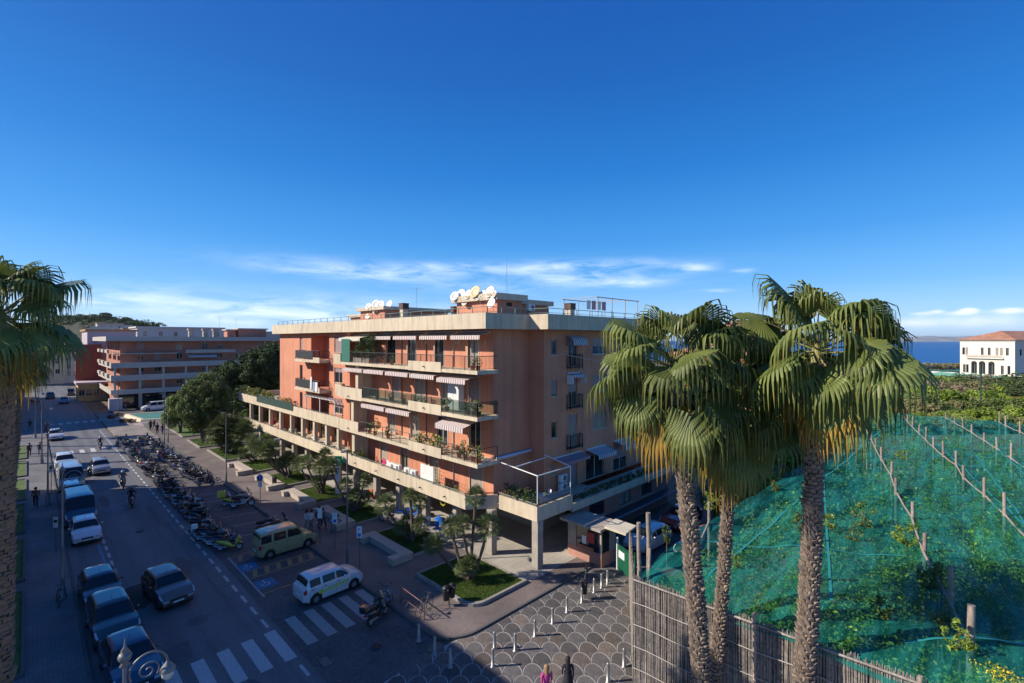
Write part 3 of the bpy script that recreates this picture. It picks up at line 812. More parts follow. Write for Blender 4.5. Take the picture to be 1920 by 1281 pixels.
# loose lattice on the lower railings
lt = MB()
for k, z, y0, y1 in ((2, FL[2], 24.7, 28.5), (2, FL[2], 28.6, 33)):
    for zz in (.3, .45, .6, .75): lt.box(XB + .06, y0, z + zz, XB + .075, y1, z + zz + .012)
    n = int((y1 - y0) / .14)
    for i in range(n): lt.box(XB + .06, y0 + i * .14, z + .1, XB + .072, y0 + i * .14 + .012, z + .95)
wpart(lt, 'railing_mesh', m_rail, B1, kind='stuff')
# solid balcony boxes at the far end of each balcony
wpart(MB().box(XB - .002, 40.5, FL[1] - .3, XB + .15, 44.9, FL[1] + .78).box(XB + .152, 44.75, FL[1] - .25, FX - .01, 44.9, FL[1] + .78), 'parapet', m_cream, B1)
wpart(MB().box(XB - .002, 44.72, FL[0] - .25, XB + .13, 46.2, FL[0] + .75).box(XB + .132, 46.05, FL[0] - .25, FX - .01, 46.2, FL[0] + .75).box(XB + .132, 44.72, FL[0] - .25, FX - .01, 46.04, FL[0]), 'parapet', m_cream, B1)
wpart(MB().box(XB - .002, 41.2, 6.37, XB + .15, 44.9, 7.45), 'parapet', m_cream, B1)
wpart(MB().box(XB + .2, 44.92, FL[1] - .25, FX - .01, 46.3, FL[1]).box(XB + .2, 44.92, FL[1], XB + .32, 46.3, FL[1] + .9).box(XB + .33, 46.18, FL[1], FX - .01, 46.3, FL[1] + .9), 'parapet', m_cream, B1)
# divider walls and yellow columns on the balcony boxes
for z, y in ((FL[1], 42.3), (FL[2], 43.2), (FL[3], 43.0)):
    wpart(MB().box(21.75, y - .25, z, 22.25, y + .25, z + 2.9), 'column', m_cream, B1)
    wpart(MB().box(22.26, y - .08, z, 23.24, y + .08, z + 2.9), 'divider_wall', m_cream, B1)
# far balconies
for z in FL[:2]:
    slab(XB, 49.5, FX, 56.1, z, .3)
    wpart(MB().box(XB - .002, 49.5, z, XB + .1, 51.1, z + .25), 'parapet', m_cream, B1)
    railing(B1, [(FX - .03, 56.0), (XB + .08, 56.0), (XB + .08, 49.6), (FX - .03, 49.6)], z, .95, bars=.13, m=m_rail)
    wpart(MB().box(XB + .02, 51.2, z + .1, XB + .04, 55.9, z + .9), 'balcony_screen', mat('navy_screen', (.012, .016, .022), .7, var=.2), B1)
# long bands
def band(poly, z0, z1, t=.16, name='parapet_band'):
    """continuous parapet following a line, outside on the left of travel"""
    b = MB()
    for (x0, y0), (x1, y1) in zip(poly[:-1], poly[1:]):
        d = Vector((x1 - x0, y1 - y0)).normalized(); n_ = Vector((-d.y, d.x)) * t
        b.prism([(x0, y0), (x1, y1), (x1 + n_.x, y1 + n_.y), (x0 + n_.x, y0 + n_.y)], z0, z1)
    return wpart(b, name, m_cream, B1)
band([(21.5, 77.5), (21.5, 44.92)], 6.37, 7.4)
band([(28, 77.66), (21.5, 77.66)], 6.37, 7.4)
band([(21.5, 75.6), (21.5, 26.1), (23.28, 24.7)], 3.2, 4.15)
band([(23.3, 24.6), (23.3, 21.0)], 3.2, 4.15)
band([(23.47, 20.99), (27.0, 20.99)], 3.2, 4.15)
band([(28, 75.76), (21.5, 75.76)], 3.2, 4.15)
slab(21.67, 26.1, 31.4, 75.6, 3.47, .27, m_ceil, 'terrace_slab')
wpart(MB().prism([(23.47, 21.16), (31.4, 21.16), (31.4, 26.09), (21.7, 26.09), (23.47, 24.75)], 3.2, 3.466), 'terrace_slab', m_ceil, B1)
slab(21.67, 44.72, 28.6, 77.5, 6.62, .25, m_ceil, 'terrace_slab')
# small drain spouts on bands
sp_ = MB()
for y in (28.4, 31.5, 34.6, 38.2, 42.0): sp_.tube([(21.5, y, 3.62), (21.3, y, 3.6)], .045, 6)
for z in (6.75, 9.75): sp_.tube([(XB, 43.0, z), (XB - .18, 43.0, z - .02)], .045, 6)
for k, z in enumerate(FL[:3]): sp_.tube([(XB - .03, 30.7, z + .1), (XB - .2, 30.7, z + .08)], .045, 6)
wpart(sp_, 'water_spout', m_rail, B1, kind='stuff')
# green handrails along the terraces
railing(B1, [(21.58, 43), (21.58, 26.2), (23.38, 24.7), (23.38, 21.08), (26.9, 21.08)], 4.15, .16, post=1.8, bars=0, m=m_green, name='handrail')
railing(B1, [(21.58, 75), (21.58, 43)], 4.15, .12, post=2.2, bars=0, m=m_green, name='handrail')
railing(B1, [(21.58, 77), (21.58, 45)], 7.4, .12, post=2.2, bars=0, m=m_green, name='handrail')
wpart(MB().box(21.46, 57.0, 6.85, 21.49, 69.5, 7.75), 'planter_screen', m_screen, B1)
# upper loggia: columns, back wall
for y in (46.2, 48.9, 51.9, 55.1, 58.4, 61.8, 65.4, 69.2, 73.0):
    wpart(MB().box(21.72, y - .2, 3.47, 22.1, y + .2, 6.368), 'column', m_cream, B1)
lw_ = MB(); lh = [(4.0 + i * 3.6, 5.4 + i * 3.6, 3.49, 5.9) for i in range(8)]
facade(lw_, (24.4, 44), (0, 1), 32, 3.47, 6.37, lh, (-1, 0))
facade(lw_, (24.4, 76), (1, 0), 4, 3.47, 6.37, [], (0, 1))
wpart(lw_, 'wall', m_wall, B1)
for h in lh: opening(B1, (24.4, 44), (0, 1), (-1, 0), h, 'door', sh=.2)
# arcade: pillars, shop wall
for y in [24.9 + i * 3.93 for i in range(13)]:
    pb_ = MB(); pb_.box(22.65, y - .28, .13, 23.15, y + .28, 3.19); bevel(wpart(pb_, 'pillar', m_concrete, B1), .02)
pb_ = MB(); pb_.box(23.32, 20.95, .13, 23.85, 21.5, 3.19); bevel(wpart(pb_, 'pillar', m_concrete, B1), .02)
aw_ = MB(); ah = [(3.0 + i * 3.93, 6.2 + i * 3.93, .6, 2.9) for i in range(12)]
facade(aw_, (28.4, 25), (0, 1), 52, .128, 3.2, ah, (-1, 0))
facade(aw_, (28.0, 25), (1, 0), 3.2, .128, 3.2, [], (0, -1))
wpart(aw_, 'arcade_wall', mat('beige_arcade_plaster', (.42, .34, .26), .9, var=.12), B1)
for h in ah: opening(B1, (28.4, 25), (0, 1), (-1, 0), h, 'door', n=3, frm=m_whitep)
# downpipes
for y, x in ((29.6, XF), (33.2, XF), (36.9, XF)):
    d = MB(); d.tube([(x - .06, y, 3.5), (x - .06, y, 15.7)], .045, 8); wpart(d, 'downpipe', m_pipe if y > 30 else m_frame, B1)
for y in (37.0,): d = MB()
tr_ = MB()
for i in range(9): tr_.tube([(21.95, 28.9 + i * .28, 3.5), (21.95, 29.2 + i * .28 if i < 8 else 31.1, 5.4 - abs(i - 4) * .16)], .012, 4)
for i in range(6): tr_.tube([(21.96, 28.9, 3.7 + i * .28), (21.96, 31.2, 3.9 + i * .25)], .012, 4)
wpart(tr_, 'trellis', m_rail, B1, kind='stuff')
# --- awnings on the main facade
for (a, b) in ((25.3, 28.7), (29.05, 32.7), (33.1, 36.7), (37.0, 40.6)): awning(B1, a, b, XF - .02, 15.55, .95, .28, .26)
awning(B1, 41.2, 45.6, XF - .02, 15.5, 1.6, .35, .3, m=mat('cream_awning_cloth', (.6, .55, .45), .85, var=.1), scal=False)
for (a, b) in ((25.9, 29.3), (29.6, 32.9), (33.1, 36.6), (36.9, 40.4), (40.6, 44.4)): awning(B1, a, b, XF - .02, 12.5, 1.75, .22 + .12 * (a < 29), .28)
for (a, b) in ((33.0, 36.6), (36.8, 40.9)): awning(B1, a, b, XF - .02, 9.36, 1.7, .2, .3)
awning(B1, 29.5, 32.8, XF - .02, 9.36, .5, .1, .2)
awning(B1, 25.9, 29.2, XF - .02, 9.4, 1.95, .55, .34)
# side awnings
def hood(x0, x1, y, z, r, par):
    b = MB(); n = 8
    v = []
    for i in range(n + 1):
        t = pi / 2 * i / n
        v += [(x0, y - r * sin(t), z + r * cos(t) - r), (x1, y - r * sin(t), z + r * cos(t) - r)]
    c = [(x0, y, z - r), (x1, y, z - r)]
    f = [(2*i, 2*i+2, 2*i+3, 2*i+1) for i in range(n)]
    k = len(v); v += c
    f += [(2*i, k, 2*i+2) for i in range(n)] + [(2*i+1, 2*i+3, k+1) for i in range(n)]
    b.add(v, f); return wpart(b, 'window_hood', m_awx, par)
hood(29.6, 31.5, 23.6, 15.35, .75, B1)
awning(B1, 29.75, 31.2, 23.63, 12.35, .5, .1, .2, m=m_awx, ax='y')
for xx in (29.7, 31.3):
    wpart(MB().box(xx - .04, 23.0, 11.6, xx + .04, 23.62, 12.3), 'awning_side', m_awx, B1)
awning(B1, 32.2, 34.9, 23.63, 6.0, 1.1, .3, .3, m=m_awx, ax='y'); awning(B1, 36.2, 38.6, 23.63, 6.1, 1.1, .3, .3, m=m_awx, ax='y')
awning(B1, 28.0, 31.4, 23.63, 6.0, .9, .2, .16, m=mat('mauve_awning', (.32, .2, .22), .85), ax='y')
# little iron balconettes on the side
for k, z in enumerate(FL[:3]):
    for x0, x1 in ((29.7, 31.25), (36.8, 38.4)):
        railing(B1, [(x0, 23.62), (x0, 23.3), (x1, 23.3), (x1, 23.62)], z, .95, bars=.11, post=3, m=m_rail, name='balconette')
        wpart(MB().box(x0 - .05, 23.25, z - .08, x1 + .05, 23.64, z), 'balconette_base', m_rail, B1)
# planter band along the side wing and annex wall below
wpart(MB().box(27.02, 20.98, 2.95, 42, 21.12, 3.5).box(27.02, 21.14, 2.95, 42, 23.6, 3.1), 'planter_band', m_cream, B1)
an = MB(); facade(an, (28.8, 21.6), (1, 0), 13.2, -.05, 2.948, [(1.0, 3.0, 1.5, 2.6), (5.2, 6.9, 1.5, 2.5), (8.6, 10.4, 1.5, 2.5)], (0, -1)); wpart(an, 'annex_wall', mat('dusty_red_plaster', (.42, .19, .14), .9, var=.15), B1)
for h in ((1.0, 3.0, 1.5, 2.6), (5.2, 6.9, 1.5, 2.5), (8.6, 10.4, 1.5, 2.5)): opening(B1, (28.8, 21.6), (1, 0), (0, -1), h, 'window', frm=m_framed)
wpart(MB().box(42.0, 21.6, -.05, 42.2, 63, 3.2), 'annex_wall', m_wall, B1)

# --- roof structures
def penthouse(x0, y0, x1, y1, zt, nm='roof_block', over=.35, band_=.5):
    b = MB(); b.box(x0, y0, 16.9, x1, y1, zt - band_); o = wpart(b, nm, m_wall, B1)
    c = MB(); c.box(x0 - over, y0 - over, zt - band_, x1 + over, y1 + over, zt); c.build('roof_slab', m_cream, o); return o
p1 = penthouse(25.3, 26.9, 28.0, 31.8, 18.6)
MB().box(26.3, 26.88, 17.65, 26.9, 26.899, 17.95).build('vent_grille', m_inner, p1)
penthouse(28.6, 28.4, 33.0, 32.5, 18.45, band_=.4)
penthouse(25.9, 44.4, 34.0, 49.5, 18.5, band_=.35)
penthouse(30, 56, 33, 60, 18.3, band_=.35)
def chimney(x, y, z, w, cap=True, m=None):
    c = MB(); c.box(x - w/2, y - w/2, 16.9, x + w/2, y + w/2, z - .45); o = wpart(c, 'chimney', m or m_cream, B1)
    c = MB(); c.box(x - w*.62, y - w*.62, z - .45, x + w*.62, y + w*.62, z)
    c.box(x - w*.66, y - w*.66, z, x + w*.66, y + w*.66, z + .06); c.build('chimney_cap', mat('brown_chimney_cap', (.09, .055, .045), .7), o)
chimney(23.1, 36.4, 18.15, .5); chimney(31.8, 25.0, 18.0, .55); chimney(26.4, 33.6, 17.9, .35, m=m_inner)
railing(B1, [(41.6, 22.8), (26.5, 22.8), (26.4, 24.7), (22.3, 24.7), (22.3, 64)], 16.9, .42, post=1.6, bars=0, m=mat('faded_green_rail', (.12, .2, .18), .6), name='roof_railing')
pg = MB()
for x in (33.5, 35.6, 37.7, 39.8):
    for y in (23.4, 27.0): pg.box(x - .03, y - .03, 16.9, x + .03, y + .03, 18.55)
for y in (23.4, 27.0): pg.box(33.3, y - .03, 18.55, 40, y + .03, 18.62)
for x in (33.5, 35.6, 37.7, 39.8): pg.box(x - .025, 23.4, 18.62, x + .025, 27.0, 18.67)
pg_o = wpart(pg, 'roof_pergola', mat('grey_metal', (.3, .3, .31), .5, metal=.4), B1)
# corner terrace pergola: white tubes and rolled blind
tf = MB(); T = lambda a, b, r=.04: tf.tube([a, b], r, 6)
c1, c2, c3, c4 = (23.45, 21.1, 6.15), (26.9, 21.1, 6.15), (26.95, 23.6, 6.55), (23.35, 25.05, 6.5)
T((23.45, 21.1, 4.1), c1); T((26.9, 21.1, 4.1), c2); T(c1, c2); T(c1, c4); T(c2, c3); T((23.4, 23.2, 6.32), (26.9, 23.3, 6.42)); T(c4, (25.5, 25.05, 6.5))
po = wpart(tf, 'terrace_pergola', m_whitep, B1)
MB().tube([(23.4, 24.95, 6.62), (26.95, 24.95, 6.66)], .11, 8).build('rolled_blind', mat('blue_white_cloth', (.5, .52, .66), .8), po)
# glass screen on that terrace
wpart(MB().box(23.6, 21.02, 4.33, 26.8, 21.04, 4.75), 'glass_screen', mat('blue_grey_glass', (.16, .2, .24), .1, var=0), B1)
# far terrace pergola (white lattice)
tf = MB()
for y in (47.0, 50.5, 54.0): tf.box(21.75, y - .04, 6.62, 21.83, y + .04, 8.75)
for y in (47.0, 50.5, 54.0): tf.box(21.75, y - .04, 8.75, 24.4 if 0 else 22.38, y + .04, 8.83)
tf.box(21.72, 46.8, 8.83, 21.8, 54.2, 8.92)
po = wpart(tf, 'terrace_pergola', m_whitep, B1)
for i in range(10):
    MB().box(21.5 + .0, 47.0 + i * .78, 8.93, 22.38, 47.12 + i * .78, 9.0).build('slat', m_whitep, po)
# wall lamps beside the top doors
for y in (25.9, 28.9, 29.3, 33.2, 33.7, 37.0):
    wpart(MB().box(XF - .12, y - .05, FL[0] + 1.75, XF - .002, y + .05, FL[0] + 2.05), 'wall_lamp', m_frame, B1)
# ------------------------------------------------------------------ second apartment building (across the side street)
B2 = empty('apartment_building', (12.6, 134, 0), label='far terracotta apartment block with grey cream bands behind the fountain', cat='apartment building')
m_wall2 = mat('rust_plaster', (.40, .18, .13), .88, var=.12, scale=.5, vscale=.1)
m_band2 = mat('grey_cream_concrete', (.46, .41, .36), .85, var=.1, scale=.6)
lv = [(3.2, 4.25), (6.1, 7.4), (8.9, 10.1)]
hs2 = []
for z in (4.3, 7.4, 10.15, 12.3):
    for i in range(22): 
        x = 2.0 + i * 4.15 + (1.0 if i % 3 == 0 else 0)
        if (i + int(z)) % 4 != 1: hs2.append((x, x + 1.25, z + .5, z + 2.2))
w2 = MB(); facade(w2, (14.2, 135.6), (1, 0), 95, .1, 14.8, hs2, (0, -1)); 
hs3 = [(2 + i * 4.5, 3.3 + i * 4.5, z + .3, z + 2.3) for i in range(5) for z in (4.2, 7.2, 10, 12.4)]
facade(w2, (14.2, 135.6), (0, 1), 26, .1, 14.8, hs3, (-1, 0)); facade(w2, (14.2, 161.6), (1, 0), 95, .1, 14.8, [], (0, 1))
wpart(w2, 'wall', m_wall2, B2)
for i, h in enumerate(hs2):
    if h[0] < 40: opening(B2, (14.2, 135.6), (1, 0), (0, -1), h, 'door', sh=[0, .5, .9, .3][i % 4])
for i, h in enumerate(hs3): opening(B2, (14.2, 135.6), (0, 1), (-1, 0), h, 'door', sh=[0, .6, .2][i % 3])
for z0, z1 in lv:
    wpart(MB().box(12.7, 133.85, z0, 105, 134.05, z1).box(12.5, 133.85, z0, 12.68, 160, z1), 'parapet_band', m_band2, B2)
    wpart(MB().box(12.7, 134.07, z0, 105, 135.58, z0 + .25).box(12.7, 135.6, z0, 14.18, 160, z0 + .25), 'terrace_slab', m_band2, B2)
wpart(MB().box(12.9, 134.4, 11.9, 24.5, 135.58, 12.1), 'string_course', m_band2, B2)
for x0, x1 in ((26, 36.5), (43, 54), (66, 78)):
    wpart(MB().box(x0, 133.9, 12.0, x1, 134.0, 12.75).box(x0, 134.01, 12.0, x1, 135.58, 12.2), 'balcony', m_band2, B2)
    if x0 < 40: awning(B2, x0 + .5, x1 - 4, 135.55, 11.6, 1.6, .3, .4, m=mat('blue_grey_awning', (.34, .38, .46), .8), ax='y')
for y0 in (137, 145, 153):
    for z in (6.9, 9.6, 12.2): wpart(MB().box(12.1, y0, z, 12.5, y0 + 4.5, z + .7), 'balcony', m_band2, B2)
for z in (4.2, 7.35):
    for i in range(12):
        wpart(MB().box(13.0 + i * 4.3, 134.1, z, 13.4 + i * 4.3, 134.5, z + 1.9), 'column', m_band2, B2)
for i in range(14): wpart(MB().box(13.0 + i * 4.3, 134.1, .1, 13.6 + i * 4.3, 134.7, 3.2), 'pillar', m_band2, B2)
wpart(MB().box(11.6, 132.9, 14.8, 107, 163, 15.8), 'eave', m_band2, B2)
for (x, y, w_, d, h, nm) in ((38.5, 138, 6.5, 6, 2.3, 'roof_block'), (36, 139, 1.8, 3, 2.0, 'roof_block'), (66, 138, 18, 8, 2.2, 'roof_block')):
    o = wpart(MB().box(x, y, 15.8, x + w_, y + d, 15.8 + h - .3), nm, m_wall2, B2); MB().box(x - .4, y - .4, 15.5 + h, x + w_ + .4, y + d + .4, 15.8 + h).build('roof_slab', m_band2, o)
for x in (28, 31.0, 33.2): 
    wpart(MB().box(x - .5, 138, 15.8, x + .5, 139, 17.4).box(x - .7, 137.8, 17.4, x + .7, 139.2, 17.8), 'chimney', m_concrete, B2)
def antenna(root, x, y, z, h, m=None, bars=3):
    a = MB(); a.tube([(x, y, z), (x, y, z + h)], .02, 5)
    for k in range(bars):
        zz = z + h - .2 - k * .3; a.tube([(x - .5, y + .5, zz), (x + .5, y - .5, zz)], .012, 4)
    return a.build('tv_antenna', mat('grey_metal', (.3, .3, .31), .5, metal=.4), None, label=root, cat='antenna')
antenna('tall television aerial on the far apartment block beside its chimneys', 34.5, 140, 15.8, 5.2)
antenna('shorter television aerial on the far apartment block roof', 41, 150, 18.1, 3)
antenna('thin television aerial standing on the right roof block of the far apartments', 74, 142, 18.0, 3)
antenna('lone television aerial standing above the roof block with the dishes on the middle building', 27.6, 28.2, 18.6, 2.9, bars=0)
antenna('thin whip aerial between the two roof blocks of the middle building', 30.5, 45.5, 18.5, 2.4, bars=1)

# shops under building 2
shop = MB(); shop.box(14.0, 135.4, .1, 60, 135.58, 3.1); wpart(shop, 'shop_front', m_inner, B2)
for i in range(8):
    g = MB().box(14.3 + i * 4.3, 135.3, .3, 16.6 + i * 4.3, 135.38, 2.6); wpart(g, 'shop_window', m_glass, B2)
wpart(MB().box(12.0, 131.6, .06, 14.2, 133.2, 2.6), 'corner_kiosk', mat('lilac_plaster', (.50, .42, .44), .88, var=.1), B2)

# ------------------------------------------------------------------ buildings closing the street on the left
def simple_house(name, x0, y0, x1, y1, z, m, label, cat='building', rows=(), cols=4, roofm=None, over=.4, rz=0, roof='flat', faces=('s', 'w'), wm=1.1, hm=1.6):
    cx, cy = (x0 + x1) / 2, (y0 + y1) / 2
    R = empty(name, (cx, cy, 0), label=label, cat=cat)
    holes_s = []; holes_w = []
    for zz in rows:
        for i in range(cols):
            u = (x1 - x0) * (i + .5) / cols - wm / 2; holes_s.append((u, u + wm, zz, zz + hm))
        cw = max(2, int((y1 - y0) / 4))
        for i in range(cw):
            u = (y1 - y0) * (i + .5) / cw - wm / 2; holes_w.append((u, u + wm, zz, zz + hm))
    w = MB()
    if 's' not in faces: holes_s = []
    if 'w' not in faces: holes_w = []
    facade(w, (x0, y0), (1, 0), x1 - x0, -.1, z, holes_s, (0, -1)); facade(w, (x0, y0), (0, 1), y1 - y0, -.1, z, holes_w, (-1, 0))
    facade(w, (x0, y1), (1, 0), x1 - x0, -.1, z, [], (0, 1)); facade(w, (x1, y0), (0, 1), y1 - y0, -.1, z, [], (1, 0))
    wpart(w, 'wall', m, R)
    for i, h in enumerate(holes_s): opening(R, (x0, y0), (1, 0), (0, -1), h, 'window', sh=[.2, .7, 0][i % 3])
    for i, h in enumerate(holes_w): opening(R, (x0, y0), (0, 1), (-1, 0), h, 'window', sh=[.5, 0, .3][i % 3])
    if roof == 'flat':
        wpart(MB().box(x0 - over, y0 - over, z, x1 + over, y1 + over, z + .5), 'roof', roofm or m, R)
    else:
        h = min(x1 - x0, y1 - y0) * .22; r = MB()
        a = [(x0 - over, y0 - over, z), (x1 + over, y0 - over, z), (x1 + over, y1 + over, z), (x0 - over, y1 + over, z)]
        if x1 - x0 > y1 - y0: k = (y1 - y0) / 2; b = [(x0 + k, cy, z + h), (x1 - k, cy, z + h)]; f = [(0, 1, 5, 4), (2, 3, 4, 5), (1, 2, 5), (3, 0, 4), (3, 2, 1, 0)]
        else: k = (x1 - x0) / 2; b = [(cx, y0 + k, z + h), (cx, y1 - k, z + h)]; f = [(1, 2, 5, 4), (3, 0, 4, 5), (0, 1, 4), (2, 3, 5), (3, 2, 1, 0)]
        wpart(r.add(a + b, f), 'roof', roofm or m_tile, R)
    return R
def tilemat(name, c1, c2):
    m = brickmat(name, c1, c2, tuple(x * .5 for x in c1), 1.2, msize=.04, bw=.5, rh=.35); return m
m_tile = tilemat('clay_roof_tiles', (.44, .20, .12), (.52, .27, .17))
m_lilac = mat('pale_lilac_plaster', (.47, .39, .42), .9, var=.1)
m_red = mat('deep_red_plaster', (.28, .085, .06), .9, var=.12)
R = simple_house('apartment_building', 10.9, 168, 21, 186, 17.4, m_lilac, 'lilac apartment building with an orange roof edge left of the far terracotta block', rows=(5, 8.2, 11.4, 14.4), cols=3, roofm=mat('orange_roof_edge', (.40, .2, .09), .8), faces=('s',))
wpart(MB().box(8.5, 166.2, 4.2, 13.6, 167.98, 13.9), 'red_side_block', m_red, R)
for z in (5.5, 8.6, 11.6, 14.3):
    wpart(MB().box(15.4, 166.9, z, 18.3, 167.97, z + .7), 'balcony', m_lilac, R)
A = simple_house('annex_building', 8.6, 158.5, 15.4, 166.0, 4.1, mat('ochre_plaster', (.5, .38, .18), .9, var=.1), 'low ochre annex with a row of windows in front of the red wall', rows=(1.3,), cols=5, roofm=m_lilac, faces=('s',))
simple_house('apartment_building', -6, 228, 9, 246, 12.5, mat('warm_cream_plaster', (.62, .50, .34), .9, var=.12), 'cream apartment building closing the far end of the street under the palm fronds', rows=(3.5, 7, 10), cols=4, faces=('s', 'w'))
simple_house('apartment_building', 9.1, 230, 12.8, 246, 14, mat('pale_grey_plaster', (.55, .53, .52), .9, var=.1), 'narrow pale grey building with balconies beside the red wall', rows=(2.5, 5, 7.5, 10, 12), cols=2)
simple_house('apartment_building', 26, 205, 52, 222, 19.2, mat('dull_white_plaster', (.52, .50, .48), .9, var=.1), 'dull white flat roofed building rising behind the lilac one', rows=(13.5, 16.4), cols=6)
simple_house('apartment_building', 62, 230, 100, 250, 18.4, mat('sand_plaster', (.46, .42, .36), .9, var=.1), 'sand coloured long building far behind the second apartment block', rows=(14.5,), cols=9)
simple_house('apartment_building', 130, 225, 175, 250, 18.0, mat('grey_rose_plaster', (.42, .34, .32), .9, var=.1), 'low rose grey building in the distance left of the middle block', rows=(13.8,), cols=9)

# ------------------------------------------------------------------ the unseen side of the street, left of the view: it throws the street's shade
def street_block(x0, y0, x1, y1, z, label, m):
    R = simple_house('apartment_building', x0, y0, x1, y1, z, m, label, rows=(), cols=1, faces=())
    return R
m_ochre = mat('street_ochre_plaster', (.45, .36, .26), .9, var=.1)
street_block(-22, 30.5, -8, 46, 17.6, 'ochre apartment building beside the near end of the street, left of the palm', m_ochre)
street_block(-22, 46.2, -8, 66, 22.6, 'tall cream building on the left side of the street', mat('street_cream_plaster', (.5, .44, .36), .9, var=.1))
street_block(-22, 66.2, -8, 74.2, 17.8, 'rose building on the left side of the street beyond the tall cream one', mat('street_rose_plaster', (.45, .3, .25), .9, var=.1))
street_block(-22, 124, -8, 185, 15.7, 'long ochre building on the left side of the street past the crossing', m_ochre)

# ------------------------------------------------------------------ hills
def hillmesh(name, pts, depth, m, n=70, rough=1.0, seed=0, foot=-60):
    """ridge: pts = list of (px, py, dist): crest follows them"""
    V_, F_ = [], []
    rows = 9
    P = []
    for i in range(n + 1):
        t = i / n * (len(pts) - 1); k = min(int(t), len(pts) - 2); f = t - k
        px = pts[k][0] * (1 - f) + pts[k+1][0] * f; py = pts[k][1] * (1 - f) + pts[k+1][1] * f; d = pts[k][2] * (1 - f) + pts[k+1][2] * f
        r = d * (px - 960) / 907; h = 15 + (638 - py) / 907 * d
        h += rough * mnoise.noise(Vector((i * .35, seed, 0)))
        P.append((d, r, h))
    for j in range(rows):
        s = j / (rows - 1)
        for i, (d, r, h) in enumerate(P):
            sc = 1 - depth * (1 - s) if 1 else 1
            hh = foot + (h - foot) * (1 - (1 - s) ** 1.6)
            dd = d * sc; rr = r * sc
            hh += rough * .6 * mnoise.noise(Vector((i * .5, j * .8, seed + 3))) * (0 if j == rows - 1 else 1)
            V_.append(((dd + rr) / sqrt(2), (dd - rr) / sqrt(2), hh))
    for i, (d, r, h) in enumerate(P): V_.append(((d * 1.25 + r * 1.25) / sqrt(2), (d * 1.25 - r * 1.25) / sqrt(2), foot))
    w = n + 1
    for j in range(rows):
        for i in range(n): F_.append((j*w+i, j*w+i+1, (j+1)*w+i+1, (j+1)*w+i))
    mb = MB(); mb.add(V_, F_, 0, True); return mb.build(name, m, kind='structure')
m_hill = mat('wooded_hill', (.022, .035, .016), .95, var=.5, scale=.05, col2=(.06, .06, .03), bump=.6, bscale=.4)
m_coast = mat('distant_coast', (.12, .14, .10), .95, scale=.0016, col2=(.42, .38, .33), detail=8)
hillmesh('hill', [(60, 606, 700), (120, 592, 700), (170, 590, 700), (205, 592, 700), (235, 600, 700), (262, 608, 720), (300, 615, 760), (350, 619, 800), (420, 624, 850), (480, 628, 900), (600, 632, 900)], .35, m_hill, seed=1, rough=2.0, foot=-2)
hillmesh('coast_hills', [(1500, 636, 21000), (1600, 635, 21000), (1660, 634, 21000), (1700, 633, 21000), (1740, 630, 21000), (1775, 631.5, 21000), (1830, 630, 21000), (1900, 631, 21000), (2050, 630, 21000), (2200, 631, 21000)], .10, m_coast, rough=30, seed=5, foot=-50)
# white and rose houses on the hill
rr = random.Random(3)
for i, (px, py, d, w_, h_) in enumerate([(192, 614, 420, 14, 6), (206, 607, 470, 20, 7), (228, 611, 480, 16, 5), (247, 617, 430, 14, 6), (270, 620, 430, 18, 6), (296, 621, 450, 15, 5), (318, 624, 440, 12, 5), (348, 626, 480, 16, 5), (381, 628, 480, 16, 4), (430, 630, 500, 18, 4)]):
    r = d * (px - 960) / 907; zt = 15 + (638 - py) / 907 * d
    X, Y = (d + r) / sqrt(2), (d - r) / sqrt(2)
    cols_ = [(.6, .55, .5), (.5, .42, .38), (.62, .6, .58), (.5, .33, .27)]
    names = ['white', 'rose', 'chalky', 'brick coloured']
    R = empty('hill_house', (X, Y, zt - h_), rz=rr.uniform(-.5, .5), label='%s distant house on the wooded hill, %s from the left' % (names[i % 4], ORD[i] if i else 'first'), cat='house', group='houses on the far hill')
    c = cols_[i % 4]; mm = mat('hill_house_plaster_%s' % names[i % 4].split()[0], c, .9, var=.08)
    MB().box(-w_/2, -5, -40, w_/2, 5, h_).build('wall', mm, R)
    MB().box(-w_/2 - .5, -5.5, h_, w_/2 + .5, 5.5, h_ + .6).build('roof', m_tile if i % 2 else mm, R)
    for k in range(3):
        MB().box(-w_/2 + (k + .5) * w_/3 - .8, -5.04, h_ * .35, -w_/2 + (k + .5) * w_/3 + .8, -4.98, h_ * .35 + 2.0).build('window', m_glass, R)

# ------------------------------------------------------------------ villa by the sea
m_vw = mat('villa_white_plaster', (.68, .62, .54), .85, var=.06, scale=.3)
vf = (cos(radians(0)), 0)
def loc_from(px, d): r = d * (px - 960) / 907; return (d + r) / sqrt(2), (d - r) / sqrt(2)
# front wall runs from px 1800 (d 196) to px 1903 (d 190): nearly square to the view
ax_, ay_ = loc_from(1800, 203); bx_, by_ = loc_from(1903, 186)
va = atan2(by_ - ay_, bx_ - ax_); VL = sqrt((bx_ - ax_) ** 2 + (by_ - ay_) ** 2)
VIL = empty('villa', (ax_, ay_, 0), rz=va, label='white two storey seaside villa with clay tiled roof and three arches', cat='villa')
LOCAL.add(VIL.name)
vh = []
for u in (1.0, 2.4, 8.8, 11.6, 14.7, 16.4, 18.6): vh.append((u * VL / 22, u * VL / 22 + .9, 9.0, 12.0))
for u in (1.3, 2.6, 16.7, 19.2): vh.append((u * VL / 22, u * VL / 22 + .9, 1.6, 5.0))
arch = [(4.8, 7.2), (8.0, 10.6), (11.8, 14.3)]
ahh = [(a * VL / 22, b * VL / 22, .6, 5.6) for a, b in arch]
w = MB(); facade(w, (0, 0), (1, 0), VL, -3, 14.6, vh + ahh, (0, -1), depth=.5)
